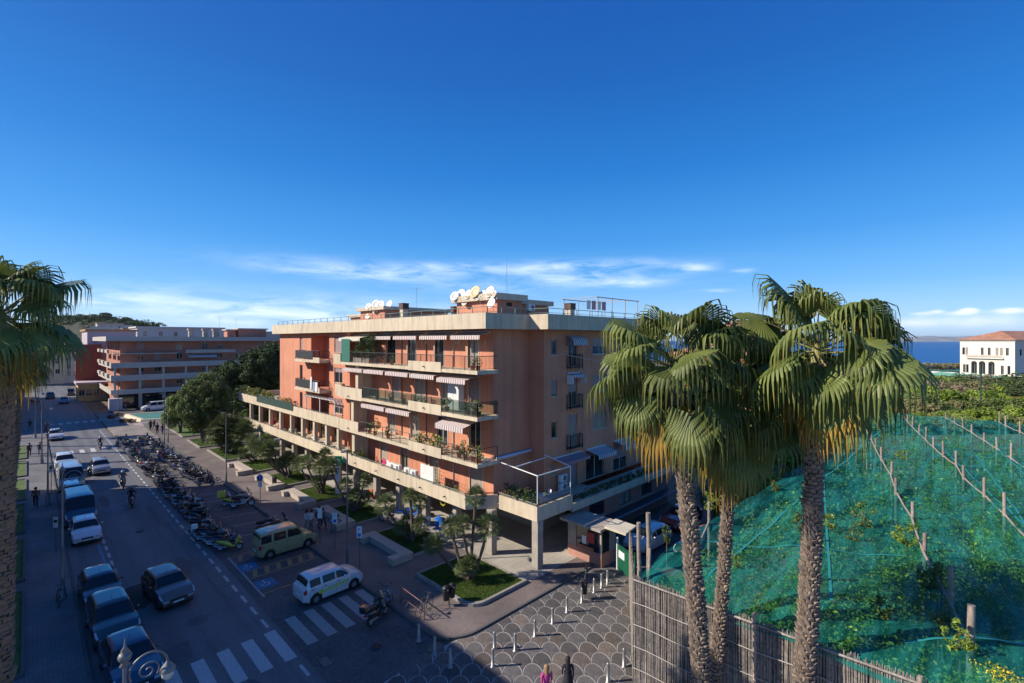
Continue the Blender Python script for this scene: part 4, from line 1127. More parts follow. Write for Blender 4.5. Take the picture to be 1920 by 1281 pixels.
facade(w, (VL, 0), (0, 1), 36, -3, 14.6, [(3, 4.2, 9, 11.5), (8, 9.2, 9, 11.5)], (1, 0)); facade(w, (0, 0), (0, 1), 36, -3, 14.6, [(3, 4.2, 9, 11.5)], (-1, 0)); facade(w, (0, 36), (1, 0), VL, -3, 14.6, [], (0, 1))
w.build('wall', m_vw, VIL)
for h in vh: opening(VIL, (0, 0), (1, 0), (0, -1), h, 'door', depth=.3, frm=m_concrete)
for h in ahh:
    opening(VIL, (0, 0.35), (1, 0), (0, -1), h, 'door', depth=.4)
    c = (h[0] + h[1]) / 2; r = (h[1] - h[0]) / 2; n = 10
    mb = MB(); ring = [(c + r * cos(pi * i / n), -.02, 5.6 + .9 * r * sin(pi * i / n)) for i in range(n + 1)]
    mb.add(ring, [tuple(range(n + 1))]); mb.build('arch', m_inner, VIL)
    mb = MB(); ro = [(c + r * 1.12 * cos(pi * i / n), -.06, 5.6 + 1.02 * r * sin(pi * i / n)) for i in range(n + 1)]
    mb.add(ring + ro, [(i, i + 1, n + 2 + i, n + 1 + i) for i in range(n)]); mb.build('arch_moulding', m_vw, VIL)
MB().box(-.3, -.3, 14.6, VL + .3, 36.3, 15.1).build('cornice', m_vw, VIL)
MB().box(2.4, -.9, 7.6, 14.5, -.02, 7.9).build('balcony', m_vw, VIL)
mb = MB()
for i in range(40): mb.box(2.45 + i * .3, -.88, 7.9, 2.51 + i * .3, -.84, 8.8)
mb.box(2.4, -.9, 8.8, 14.5, -.82, 8.88); mb.build('balcony_railing', m_rail, VIL, kind='stuff')
a = [(-.9, -.9, 15.1), (VL + .9, -.9, 15.1), (VL + .9, 36.9, 15.1), (-.9, 36.9, 15.1)]; k = 9
MB().add(a + [(VL / 2, k, 18.8), (VL / 2, 36 - k, 18.8)], [(1, 2, 5, 4), (3, 0, 4, 5), (0, 1, 4), (2, 3, 5), (3, 2, 1, 0)]).build('roof', m_tile, VIL)
tw = MB(); tw.box(-14, -5, -1, VL + 30, -4.4, 1.6); tw.build('terrace_wall', m_vw, VIL)
# orange back buildings glimpsed between the palms, right of the main block
simple_house('house', 78, 26, 92, 40, 12.5, m_wall, 'orange house glimpsed between the two palm crowns', cat='house', rows=(4, 7.5, 10), cols=3, roof='hip', faces=('s', 'w'))
simple_house('house', 96, 30, 112, 44, 16.2, mat('salmon_plaster', (.55, .3, .2), .9), 'salmon house with tiled roof behind the palms', cat='house', rows=(6, 10, 13), cols=3, roof='hip', faces=('s', 'w'))
# orange barrier and white kerb wall near the villa
X_, Y_ = loc_from(1905, 108)
MB().box(-7, -.1, 0, 9, .1, 1.2).build('orange_mesh_barrier', mat('orange_plastic', (.7, .2, .06), .6), None, label='orange plastic barrier fence at the right edge before the villa', cat='barrier', loc=(X_, Y_, 1.2), rz=radians(-42))
MB().box(-6, -.2, 0, 9, .2, 1.1).build('low_white_wall', m_vw, None, label='low white wall below the orange barrier at the right edge', cat='wall', loc=(X_ - 1.2, Y_ - 1.2, 0), rz=radians(-42))
# ------------------------------------------------------------------ vegetation
m_fr = leafmat('fan_palm_green', (.078, .11, .024), (.20, .235, .058), rough=.5, trans=.22, scale=.9, objrand=.28, spec=.4)
m_fry = leafmat('fan_palm_yellow', (.30, .21, .035), (.46, .27, .045), rough=.5, trans=.3, scale=2.5, objrand=.2)
m_frd = leafmat('fan_palm_dead', (.30, .19, .08), (.42, .28, .12), rough=.8, trans=.15, scale=2, objrand=.2)
m_pet = mat('palm_petiole', (.22, .21, .07), .5, var=.2, scale=3)
m_boot = mat('palm_leaf_base', (.31, .245, .19), .85, var=.35, scale=5, col2=(.14, .10, .075), bump=.5, bscale=30)
m_boot2 = mat('red_brown_leaf_base', (.42, .25, .16), .85, col2=(.24, .14, .09), scale=5, bump=.5, bscale=30)
m_bark = mat('palm_bark', (.07, .05, .035), .95, var=.3, scale=6, bump=.6, bscale=30)

def fan_frond(elev, seed, pet=1.8, R=2.1, seg=34, droop=1.0, spread=128, tipmat=1, wig=.07):
    r = random.Random(seed); mb = MB(); pet *= r.uniform(.85, 1.1)
    droop *= .75 if elev > 55 else 1.0
    e0 = radians(elev); pts = []; p = Vector((0, 0, 0)); n = 5
    for i in range(n + 1):
        pts.append(p.copy()); e = e0 - radians(16 * droop) * (i / n) ** 1.3
        p = p + Vector((cos(e), 0, sin(e))) * (pet / n)
    H = pts[-1]; d = Vector((cos(e - radians(10)), 0, sin(e - radians(10)))); s = Vector((0, 1, 0)); nn = s.cross(d) * -1
    if nn.z < 0 and elev > -60: nn = -nn
    rl = radians(r.uniform(-38, 38)); s, nn = s * cos(rl) + nn * sin(rl), nn * cos(rl) - s * sin(rl)
    mb.tube(pts, [.035 - .018 * i / n for i in range(n + 1)], 4, 2, cap=False)
    dphi = radians(2 * spread) / seg
    for k in range(seg):
        ph = -radians(spread) + dphi * (k + .5)
        base = (d * cos(ph) + s * sin(ph)); base = (base - nn * (.22 * abs(sin(ph)))).normalized()
        L = R * (1 - .22 * (abs(ph) / radians(spread)) ** 1.5) * r.uniform(.9, 1.08)
        perp = (nn.cross(base)).normalized()
        fold = nn
        steps = [0.03, .25, .46, .62, .76, .89, 1.0]
        wds = [.02, .25 * dphi * R * .5, .44 * dphi * R * .5, .037, .022, .012, .002]
        pos = H.copy(); dirv = base.copy(); t0 = 0; rows = []
        dr = droop * r.uniform(.8, 1.25); tw = r.uniform(-wig, wig)
        for i, t in enumerate(steps):
            pos = pos + dirv * (L * (t - t0)); t0 = t
            if t >= .40:
                g = min(1.0, (t - .27) * 2.9 * dr); dirv = (base * (1 - g) + Vector((tw, tw * .5, -1.0)) * g).normalized()
            elif t > .2: dirv = (dirv + Vector((0, 0, -.10 * dr))).normalized()
            w_ = wds[i]; f_ = .35 * w_ if i > 0 else 0
            rows.append((pos - perp * w_, pos + fold * f_, pos + perp * w_))
        v = [q for row in rows for q in row]; m_ = len(rows)
        split = 4
        mb.add(v, [(3*i, 3*i+1, 3*i+4, 3*i+3) for i in range(m_-1)] + [(3*i+1, 3*i+2, 3*i+5, 3*i+4) for i in range(m_-1)])
        nfa = 2 * (m_ - 1)
        for j in range(nfa):
            i = j % (m_ - 1)
            if i >= (split if tipmat < .8 else 2) and r.random() < tipmat: mb.m[-nfa + j] = 1
    return mb
FR = {}
def frond_mesh(kind, elev, var):
    k = (kind, elev, var)
    if k not in FR:
        if kind == 'green': mb = fan_frond(elev, hash((elev, var)) % 999, tipmat=.12, droop=1.0); mm = [m_fr, m_fry, m_pet]
        elif kind == 'yellow': mb = fan_frond(elev, 50 + var + elev, tipmat=.85, droop=.9); mm = [m_fry if var else m_fr, m_fry, m_pet]
        else: mb = fan_frond(elev, 90 + var + elev, tipmat=1, droop=1.3, spread=95, seg=22, R=1.5); mm = [m_frd, m_frd, m_boot]
        FR[k] = mb.mesh('frond', mm)
    return FR[k]

def palm(base, hub, r0, label, nfr=46, sc=1.0, seed=0, dead=10, yellow=5, lo=-52, bm=None):
    R = empty('fan_palm', base, label=label, cat='palm tree', group='tall fan palms')
    r = random.Random(seed)
    b = Vector(base); h = Vector(hub) - b
    # trunk axis: gentle curve
    def ax(t): return Vector((h.x * t + .10 * sin(pi * t), h.y * t - .06 * sin(pi * t), h.z * t))
    def rad(t): return r0 * (1.12 - .20 * t) * (1 + .25 * max(0, .06 - t) / .06)
    mb = MB(); mb.tube([ax(i / 24) for i in range(25)], [rad(i / 24) * .93 for i in range(25)], 16); tk = mb.build('trunk', m_bark, R)
    bmt = bm or m_boot; bm = MB(); zstep = .135; n = int(h.z / zstep); per = 9
    for i in range(n):
        t = i / n; c = ax(t); R_ = rad(t)
        for k in range(per):
            a = 2 * pi * (k + .5 * (i % 2)) / per + r.uniform(-.12, .12) + i * .09
            o = Vector((cos(a), sin(a), 0)); s_ = Vector((-sin(a), cos(a), 0))
            w = 2 * pi * R_ / per * .50; l = r.uniform(.12, .2); out_ = r.uniform(.05, .12) if t < .9 else r.uniform(.06, .14)
            if r.random() < .05: l *= 1.8; out_ *= 1.7
            p = c + o * (R_ * .9) + Vector((0, 0, r.uniform(-.02, .02))); tip = p + o * out_ + Vector((0, 0, l)) + s_ * r.uniform(-.02, .02)
            bm.add([p - s_ * w, p + s_ * w, tip + s_ * w * .42, tip - s_ * w * .42, p - s_ * w * .8 + Vector((0, 0, l * .9)), p + s_ * w * .8 + Vector((0, 0, l * .9))],
                   [(0, 1, 2, 3), (3, 2, 5, 4), (0, 3, 4), (1, 5, 2)])
    bm.build('leaf_base', bmt, tk, kind='stuff')
    # crown
    for i in range(nfr):
        t = (i + .5) / nfr
        el_ = 84 - (84 - lo) * t ** .92 + r.uniform(-12, 12)
        e = int(round(el_ / 12) * 12); a = i * 2.39996 + r.uniform(-.25, .25)
        kind = 'green'
        if i >= nfr - yellow: kind = 'yellow'; e = r.choice([-48, -60, -72])
        o = link('frond', frond_mesh(kind, e, r.randrange(3) if kind == 'green' else r.randrange(2)), R, h + Vector((0, 0, .25 + .35 * (1 - t))), a, sc * r.uniform(.86, 1.08) * (1.0 if t > .12 else .8))
        o.rotation_euler = (r.uniform(-.07, .07), r.uniform(-.07, .07), a)
    for i in range(dead):
        o = link('dead_frond', frond_mesh('dead', r.choice([-60, -72, -78]), r.randrange(2)), R, h + Vector((0, 0, -.1 - .35 * r.random())), i * 2.4 + 1, sc * r.uniform(.75, 1.0))
    # hub of green shaft bases
    hb = MB(); hb.lathe([(r0 * .8, -.4), (r0 * 1.0, -.1), (r0 * .7, .35), (.08, .7)], 12, h); hb.build('crown_shaft', m_pet, R)
    return R
def at(px, py, d):
    r = d * (px - 960) / 907; return ((d + r) / sqrt(2), (d - r) / sqrt(2), 15 - (py - 638) / 907 * d)
def gnd(px, py, z=0.0):
    S = 1282.7 * (15 - z) / (py - 638); D = S * (px - 960) / 907; return ((S + D) / 2, (S - D) / 2, z)
palm((17.0, 7.25, -.05), at(1264, 716, 17.4), .28, 'leaning thick fan palm at the reed fence, leftmost of the three there', nfr=41, seed=1, yellow=6, dead=8)
palm((18.05, 7.6, -.05), at(1372, 792, 18.9), .195, 'middle fan palm with a thin trunk and dark drooping crown between the two big ones', nfr=44, seed=2, sc=.9, yellow=2, dead=10, lo=-62)
palm((18.2, 4.7, -.05), at(1532, 682, 16.4), .275, 'tallest fan palm at the reed fence, rightmost of the three, against the sea', nfr=41, seed=11, yellow=5, dead=6)
palm((-.85, 22.1, .1), at(-2, 618, 15.6), .34, 'fan palm with a thick rough trunk at the left edge of the picture', nfr=34, seed=5, sc=.80, lo=-32, yellow=5, dead=8, bm=m_boot2)
palm((-1.35, 40.5, .1), at(40, 690, 29), .2, 'fan palm further down the left pavement with its shaded crown below the nearer one', nfr=30, seed=6, sc=.58, yellow=1, dead=3)

lp = [o for o in bpy.data.objects if o.name.startswith('fan_palm') and o.parent is None][-1]
for i, y in enumerate([86, 93.5, 101, 109]):
    q = copy_tree(lp); q.location = (-5.5, y, .1); q.rotation_euler = (0, 0, i * 1.3)
    tag(q, 'fan palm on the sunny left side of the street past the crossing, %s one' % ORD[i], 'palm tree', 'palms left of the street')
# ---- many-stemmed dwarf fan palms on the lawns
m_cf = leafmat('dwarf_palm_leaf', (.075, .11, .04), (.17, .20, .075), rough=.45, trans=.15, scale=1.5, objrand=.3)
def dwarf_head(seed, n=30, R=.46):
    r = random.Random(seed); mb = MB()
    for i in range(n):
        t = (i + .5) / n; e = radians(85 - 125 * t ** .9); a = i * 2.4 + r.uniform(-.3, .3); L = r.uniform(.32, .48)
        d = Vector((cos(e) * cos(a), cos(e) * sin(a), sin(e))); s = Vector((-sin(a), cos(a), 0)); nn = s.cross(d)
        H = d * L; mb.add([s * -.012, s * .012, H + s * .01, H - s * .01], [(0, 1, 2, 3)])
        k = 13
        for j in range(k):
            ph = radians(-105 + 210 * (j + .5) / k); b = (d * cos(ph) + s * sin(ph) + nn * .12 * abs(sin(ph))).normalized(); q = nn.cross(b).normalized()
            l = R * r.uniform(.85, 1.1); w = .026; dn = Vector((0, 0, -.07 * r.random()))
            mb.add([H, H + b * l * .55 - q * w, H + b * l + dn, H + b * l * .55 + q * w], [(0, 1, 2, 3)])
    return mb.mesh('palm_head', m_cf)
DH = [dwarf_head(i) for i in range(4)]
m_dt = mat('dwarf_palm_trunk', (.13, .095, .07), .95, var=.3, scale=8, bump=.8, bscale=40)
def dwarf_cluster(bpx, bpy, heads, label, zb=.26, extra=()):
    bx, by, _ = gnd(bpx, bpy, zb); S = bx + by; d0 = S / sqrt(2)
    R = empty('dwarf_palm', (bx, by, zb), label=label, cat='dwarf palm', group='many stemmed dwarf palms on the lawns')
    r = random.Random(int(bpx))
    for i, hd in enumerate(heads):
        px, py, sc = hd[:3]; d = d0 + r.uniform(-.9, .9)
        p = Vector(at(px, py, d)) - Vector((bx, by, zb)); p.z = max(p.z, .5)
        st = Vector((r.uniform(-.2, .2), r.uniform(-.2, .2), -.05)); mid = Vector((p.x * .62, p.y * .62, p.z * .38)) if abs(p.x) + abs(p.y) > 1.3 else Vector((p.x * .4, p.y * .4, p.z * .5))
        pts = []
        for k in range(9):
            t = k / 8; pts.append(st * (1 - t) ** 2 + mid * 2 * t * (1 - t) + p * t * t)
        mb = MB(); mb.tube(pts, [.10 * (.85 + .35 * (k % 2)) * (1 - .15 * k / 8) for k in range(9)], 7, smooth=False); tk = mb.build('trunk', m_dt, R)
        o = link('crown', DH[i % 4], R, p, r.uniform(0, 6), sc * .98)
    return R
dwarf_cluster(880, 1085, [(812, 1022, 1.05), (845, 988, .95), (866, 984, .9), (893, 932, 1.0), (915, 988, 1.2), (880, 1058, .9), (866, 1066, .7)], 'dwarf palm with curved outward trunks on the nearest kerbed lawn')
dwarf_cluster(775, 1014, [(769, 932, .95), (788, 944, .95), (763, 980, .95), (790, 985, 1.0), (722, 948, 1.25), (776, 995, .9), (750, 990, .8)], 'dwarf palm on the second lawn, one trunk leaning left, before the blue chairs')
dwarf_cluster(664, 958, [(648, 908, .95), (667, 927, .9), (683, 902, 1.0), (692, 935, .85), (619, 876, 1.25), (656, 934, .8), (676, 940, .8)], 'dwarf palm on the third lawn behind the slim lamp post')
dwarf_cluster(604, 926, [(598, 878, 1.1), (618, 877, 1.15), (594, 904, .8), (609, 856, 1.2), (560, 872, 1.25), (575, 868, 1.1)], 'dwarf palm on the fourth lawn, long trunk reaching left')
dwarf_cluster(542, 896, [(532, 866, 1.15), (552, 866, 1.2), (541, 858, 1.1), (497, 846, 1.5), (510, 842, 1.5), (524, 870, 1.0), (480, 838, 1.4)], 'wide dwarf palm on the fifth lawn with low spreading stems')
dwarf_cluster(478, 866, [(468, 846, 1.4), (484, 838, 1.5), (497, 828, 1.5), (472, 828, 1.4), (458, 852, 1.2)], 'dwarf palm on the sixth lawn beyond the signpost', )
dwarf_cluster(440, 850, [(405, 808, 1.9), (420, 796, 2.1), (438, 800, 2.1), (452, 812, 2.0), (412, 822, 1.8), (446, 828, 1.9), (430, 815, 2.2), (460, 802, 1.8), (398, 822, 1.5), (424, 834, 1.6)], 'broad bushy dwarf palm on the seventh lawn with pale grey green fans')
# single slim palm by the arcade
dwarf_cluster(497, 832, [(496, 792, 2.3)], 'single slim palm standing by the band at the far end of the arcade', zb=.13)

# ---- leafy crowns
def leafcloud(c, rad, n, size, seed, lumps=40, lump_r=.34, flat=1.0, gap=.0, squash=.55):
    """small leaf quads on the skin of many lumps filling an ellipsoid"""
    g = np.random.default_rng(seed)
    u = g.normal(size=(lumps, 3)); u /= np.linalg.norm(u, axis=1, keepdims=True); u *= (g.uniform(.35, 1, (lumps, 1)) ** .5) * (1 - lump_r * .7)
    lr = lump_r * g.uniform(.6, 1.25, lumps)
    k = g.integers(0, lumps, n); dn = g.normal(size=(n, 3)); dn /= np.linalg.norm(dn, axis=1, keepdims=True)
    p = u[k] + dn * lr[k][:, None] * g.uniform(.72, 1.05, (n, 1)) * np.array([1, 1, squash / .55 * .9])
    rad = np.array(rad); P = p * rad + np.array(c)
    nrm = dn + g.normal(0, .55, (n, 3)); nrm /= np.linalg.norm(nrm, axis=1, keepdims=True)
    t = np.cross(nrm, g.normal(size=(n, 3))); t /= np.linalg.norm(t, axis=1, keepdims=True); b = np.cross(nrm, t)
    s = (size * g.uniform(.6, 1.35, n))[:, None]
    V = np.stack([P - t * s, P - b * s * .45, P + t * s, P + b * s * .45], 1).reshape(-1, 3)
    return V
def cloudmesh(name, Vs, mats, idx=None):
    V = np.concatenate(Vs); n = len(V) // 4
    return npmesh(name, V, np.arange(n * 4).reshape(-1, 4), mats, idx)
m_dk = leafmat('dark_evergreen_leaf', (.03, .052, .017), (.10, .135, .042), rough=.8, trans=.12, scale=.8, objrand=0)
m_md = leafmat('mid_green_leaf', (.06, .10, .02), (.15, .19, .045), rough=.55, trans=.2, scale=.7, objrand=.1)
m_pl = leafmat('pale_green_leaf', (.16, .22, .05), (.30, .37, .10), rough=.6, trans=.25, scale=.6, objrand=.1)
m_ol = leafmat('olive_leaf', (.17, .165, .065), (.28, .25, .11), rough=.7, trans=.15, scale=.5, objrand=.15)
m_dry = leafmat('dry_twig_leaf', (.17, .13, .085), (.26, .20, .13), rough=.9, trans=.1, scale=.6, objrand=.15)
m_lem = leafmat('lemon_leaf', (.10, .19, .025), (.34, .40, .05), rough=.45, trans=.25, scale=.5, objrand=0)
m_trunk = mat('tree_bark', (.11, .085, .065), .95, var=.3, scale=6, bump=.8, bscale=20)
m_lemon = mat('lemon_fruit', (.75, .52, .03), .5, var=.15)
def tree(name, base, crowns, leaf, label, size=.22, seed=0, trunk_r=.3, cat='tree', group=None, stems=1):
    R = empty(name, base, label=label, cat=cat, group=group); r = random.Random(seed)
    Vs = []
    for i, (cx, cy, cz, rx, ry, rz_, n) in enumerate(crowns):
        Vs.append(leafcloud((cx, cy, cz), (rx, ry, rz_), n, size, seed * 10 + i, lumps=int(40 + 14 * rx), lump_r=.23))
    link('crown', cloudmesh('crown', Vs, leaf), R)
    mb = MB()
    for s in range(stems):
        o = Vector((r.uniform(-.5, .5), r.uniform(-.5, .5), 0)) * (s > 0)
        for (cx, cy, cz, rx, ry, rz_, n) in crowns:
            e = Vector((cx, cy, cz)); m1 = Vector((cx * .25, cy * .25, cz * .45)) + o
            mb.tube([o + Vector((0, 0, -.1)), m1, e * .9 + o * .5], [trunk_r, trunk_r * .75, trunk_r * .25], 8)
            for q in range(4):
                f = m1 + (e - m1) * r.uniform(.2, .7)
                mb.tube([f, f + Vector((r.uniform(-rx, rx) * .7, r.uniform(-ry, ry) * .7, r.uniform(.1, rz_) * .8))], [trunk_r * .3, .03], 5)
    mb.build('trunk', m_trunk, R)
    return R
def rel(px, py, d, base):
    p = Vector(at(px, py, d)) - Vector(base); return (p.x, p.y, p.z)
b_ = (18.0, 80.5, .2)
tree('plaza_tree', b_, [(*rel(372, 757, 69.5, b_), 2.7, 2.7, 4.2, 20000), (*rel(405, 752, 69.5, b_), 2.4, 2.4, 4.0, 16000), (*rel(385, 722, 69.5, b_), 2.6, 2.6, 2.0, 5000)], leafmat('plaza_tree_leaf', (.075, .11, .035), (.20, .25, .085), rough=.8, trans=.15, scale=.8, objrand=0), 'dense dark evergreen tree on the lawn right of the fountain', size=.14, seed=1, stems=2)
b_ = (30, 97, 0)
tree('stone_pine', b_, [(*rel(490, 690, 88, b_), 4.3, 4.3, 4.3, 22000), (*rel(440, 712, 88, b_), 4.2, 4.2, 4.0, 20000), (*rel(510, 665, 90, b_), 3.2, 3.2, 2.6, 5000), (*rel(475, 745, 88, b_), 4.5, 4.5, 4, 9000), (*rel(522, 720, 92, b_), 3.5, 3.5, 5, 7000), (*rel(422, 745, 88, b_), 2.2, 2.2, 4, 4000)], m_dk, 'huge dark tree mass at the far end of the terracotta block', size=.19, seed=2, trunk_r=.5)
b_ = (17.2, 92, .1)
tree('pepper_tree', b_, [(*rel(325, 772, 77.5, b_), 1.9, 1.9, 2.8, 5000), (*rel(345, 765, 78.5, b_), 1.9, 1.9, 3.0, 5000), (*rel(352, 735, 79, b_), 1.3, 1.3, 1.8, 1800)], m_pl, 'loose pale green tree beside the dark one near the fountain', size=.16, seed=3, trunk_r=.15)
b_ = (22.5, 84, .1)
tree('young_tree', b_, [(*rel(436, 776, 76, b_), 1.8, 1.8, 2.2, 3500), (*rel(459, 790, 74, b_), 1.7, 1.7, 1.8, 3000)], m_md, 'light green young tree between the dark tree and the arcade end', size=.16, seed=4, trunk_r=.12)
b_ = (27, 88, 0)
tree('young_tree', b_, [(*rel(466, 768, 82, b_), 2.0, 2.0, 2.0, 3000), (*rel(455, 745, 84, b_), 2.4, 2.4, 2.4, 3500)], m_dk, 'dark shrub tree right behind the terrace corner of the block', size=.18, seed=5, trunk_r=.15)
b_ = (22, 132.0, 0)
for i, (px, py, d, rx, n, lab) in enumerate([(318, 752, 108, 1.6, 1600, 'small street tree before the shops of the far building'), (300, 756, 112, 1.0, 700, 'tiny street tree beside the white van by the shops')]):
    bb = at(px, 790, d); bb = (bb[0], bb[1], 0)
    tree('street_tree', bb, [(*rel(px, py, d, bb), rx, rx, rx, n)], m_md, lab, size=.2, seed=20 + i, trunk_r=.1)
# shrub beds: three round bushes by the fountain
bush_me = cloudmesh('foliage', [leafcloud((0, 0, .35), (.75, .75, .45), 700, .09, 77, lumps=14, lump_r=.4)], leafmat('reddish_shrub_leaf', (.10, .05, .03), (.2, .1, .05), rough=.7, trans=.1, scale=3))
for i, (px, py) in enumerate([(232, 793), (247, 793), (209, 786), (223, 781)]):
    g_ = gnd(px, py, .06); R = empty('round_shrub', g_, label='%s of the four low reddish round shrubs beside the fountain' % ['left front', 'right front', 'left rear', 'right rear'][i], cat='shrub', group='round shrubs by the fountain'); link('foliage', bush_me, R)
    MB().lathe([(.001, .02), (.5, .02), (.6, .12), (.66, .12), (.7, -.02)], 14).build('bed_ring', m_kerb, R)

# ---- trees and umbrella pines on the hill
hm = cloudmesh('crown', [leafcloud((0, 0, 0), (7, 7, 2.6), 900, .75, 88, lumps=24, lump_r=.35)], m_dk)
rr = random.Random(9)
for i, (px, py, d, s) in enumerate([(198, 590, 690, 1.0), (188, 597, 650, 1.0), (209, 599, 660, 1.1), (222, 602, 680, 1.0), (234, 600, 690, .8), (246, 604, 680, 1.1), (258, 611, 660, .9), (271, 612, 690, 1.1), (283, 614, 690, 1.0), (178, 600, 640, 1.2), (345, 616, 620, .7), (379, 620, 640, 1.1), (395, 622, 640, 1.0), (410, 623, 650, 1.0), (425, 624, 660, 1.1), (445, 626, 660, 1.0), (330, 620, 600, .8)]):
    p = at(px, py, d); R = empty('hill_pine', (p[0], p[1], p[2] - 9), label='dark pine on the skyline of the far hill, %s from the left' % ORD[i].replace('nearest', 'first'), cat='pine tree', group='pines on the far hill')
    link('crown', hm, R, (0, 0, 9), rr.uniform(0, 6), s * 1.25); MB().tube([(0, 0, -12), (0, 0, 9)], [.6, .3], 5).build('trunk', m_trunk, R)

hw_ = []
for i in range(38):
    px = 70 + i * 6.2; tt = max(0, min(1, (px - 205) / 150)); py = 594 + 24 * tt + rr.uniform(0, 10) + (8 if px < 110 else 0)
    hw_.append(leafcloud(at(px, py, 560 + 100 * rr.random()), (9, 9, 5), 260, 1.0, 1200 + i, lumps=14))
link('hill_wood', cloudmesh('hill_wood', hw_, m_dk), kind='stuff', label='dark scrubby wood covering the far hill', cat='wood')
# ------------------------------------------------------------------ orchard under green netting
def rowY(k, X): return .6 - 4.75 * k + .215 * (X - 22)
m_net = bpy.data.materials.new('teal_net'); m_net.use_nodes = True
_t = m_net.node_tree; _b = _t.nodes['Principled BSDF']; _L = _t.links
_b.inputs['Roughness'].default_value = .55; _b.inputs['Specular IOR Level'].default_value = .35
_tc = N(_t, 'ShaderNodeTexCoord')
_n = N(_t, 'ShaderNodeTexNoise'); _n.inputs['Scale'].default_value = .8; _n.inputs['Detail'].default_value = 6
_mp = N(_t, 'ShaderNodeMapping'); _mp.inputs['Scale'].default_value = (.35, 2.4, 1); _mp.inputs['Rotation'].default_value = (0, 0, radians(-52))
_L.new(_tc.outputs['Object'], _mp.inputs[0]); _L.new(_mp.outputs[0], _n.inputs['Vector'])
_cr = N(_t, 'ShaderNodeMix', data_type='RGBA'); _cr.inputs['A'].default_value = (.006, .20, .18, 1); _cr.inputs['B'].default_value = (.035, .42, .37, 1)
_r = N(_t, 'ShaderNodeMapRange'); _r.inputs['From Min'].default_value = .35; _r.inputs['From Max'].default_value = .65
_n3 = N(_t, 'ShaderNodeTexNoise'); _n3.inputs['Scale'].default_value = 1; _n3.inputs['Detail'].default_value = 2; _mp3 = N(_t, 'ShaderNodeMapping'); _mp3.inputs['Scale'].default_value = (.10, 1.3, 1); _mp3.inputs['Rotation'].default_value = (0, 0, radians(-40))
_L.new(_tc.outputs['Object'], _mp3.inputs[0]); _L.new(_mp3.outputs[0], _n3.inputs['Vector'])
_a1 = N(_t, 'ShaderNodeMath', operation='SUBTRACT'); _a1.inputs[1].default_value = .5; _L.new(_n3.outputs[0], _a1.inputs[0]); _a2 = N(_t, 'ShaderNodeMath', operation='ABSOLUTE'); _L.new(_a1.outputs[0], _a2.inputs[0])
_a3 = N(_t, 'ShaderNodeMapRange'); _a3.inputs['From Min'].default_value = .0; _a3.inputs['From Max'].default_value = .018; _a3.inputs['To Min'].default_value = .5; _a3.inputs['To Max'].default_value = 0; _L.new(_a2.outputs[0], _a3.inputs[0])
_a4 = N(_t, 'ShaderNodeMath', operation='ADD', use_clamp=True); _r0 = _r; _L.new(_n.outputs[0], _r0.inputs[0]); _L.new(_r0.outputs[0], _a4.inputs[0]); _L.new(_a3.outputs[0], _a4.inputs[1]); _r = _a4
_L.new(_r.outputs[0], _cr.inputs['Factor']); _L.new(_cr.outputs['Result'], _b.inputs['Base Color'])
_tr = N(_t, 'ShaderNodeBsdfTransparent'); _tr.inputs[0].default_value = (.62, .95, .9, 1)
_tl = N(_t, 'ShaderNodeBsdfTranslucent'); _L.new(_cr.outputs['Result'], _tl.inputs[0])
_m1 = N(_t, 'ShaderNodeMixShader'); _m1.inputs[0].default_value = .35; _L.new(_b.outputs[0], _m1.inputs[1]); _L.new(_tl.outputs[0], _m1.inputs[2])
_m2 = N(_t, 'ShaderNodeMixShader'); _r2 = N(_t, 'ShaderNodeMapRange'); _r2.inputs['To Min'].default_value = .80; _r2.inputs['To Max'].default_value = .52
_L.new(_r.outputs[0], _r2.inputs[0]); _L.new(_r2.outputs[0], _m2.inputs[0]); _L.new(_m1.outputs[0], _m2.inputs[1]); _L.new(_tr.outputs[0], _m2.inputs[2])
_L.new(_m2.outputs[0], _t.nodes['Material Output'].inputs['Surface'])
_bp = N(_t, 'ShaderNodeBump'); _bp.inputs['Strength'].default_value = .5; _bp.inputs['Distance'].default_value = .12
_L.new(_n.outputs[0], _bp.inputs['Height']); _L.new(_bp.outputs[0], _b.inputs['Normal'])
def net_z(X, Y):
    k = (.6 + .215 * (X - 22) - Y) / 4.75; f = abs(k - round(k)) * 2      # 0 on a row, 1 midway
    z = 4.92 - .22 * f ** 1.4
    z += .06 * mnoise.noise(Vector((X * .35, Y * .35, 0))) + .07 * mnoise.noise(Vector((X * 1.1, Y * .9, 4)))
    kx = abs(((X - 22) / 5.0) % 1 - .5) * 2; z -= .12 * (1 - kx) * (1)
    if X < 20.5: z -= (20.5 - X) * .22
    return z
nx, ny = 190, 150
xs = [18.9 + (86 - 18.9) * (i / nx) ** 1.35 for i in range(nx + 1)]
V = []; F = []
for i, X in enumerate(xs):
    for j in range(ny + 1):
        Y = 11.3 - (42.0) * (j / ny) ** 1.15 * (1 if 1 else 0)
        x2 = X
        V.append((x2, Y, net_z(X, Y)))
for i in range(nx):
    for j in range(ny):
        a = i * (ny + 1) + j; F.append((a, a + 1, a + ny + 2, a + ny + 1))
net = MB().add(V, F, 0, True).build('shade_net', m_net, None, label='teal green shade netting stretched over the lemon orchard', cat='netting')
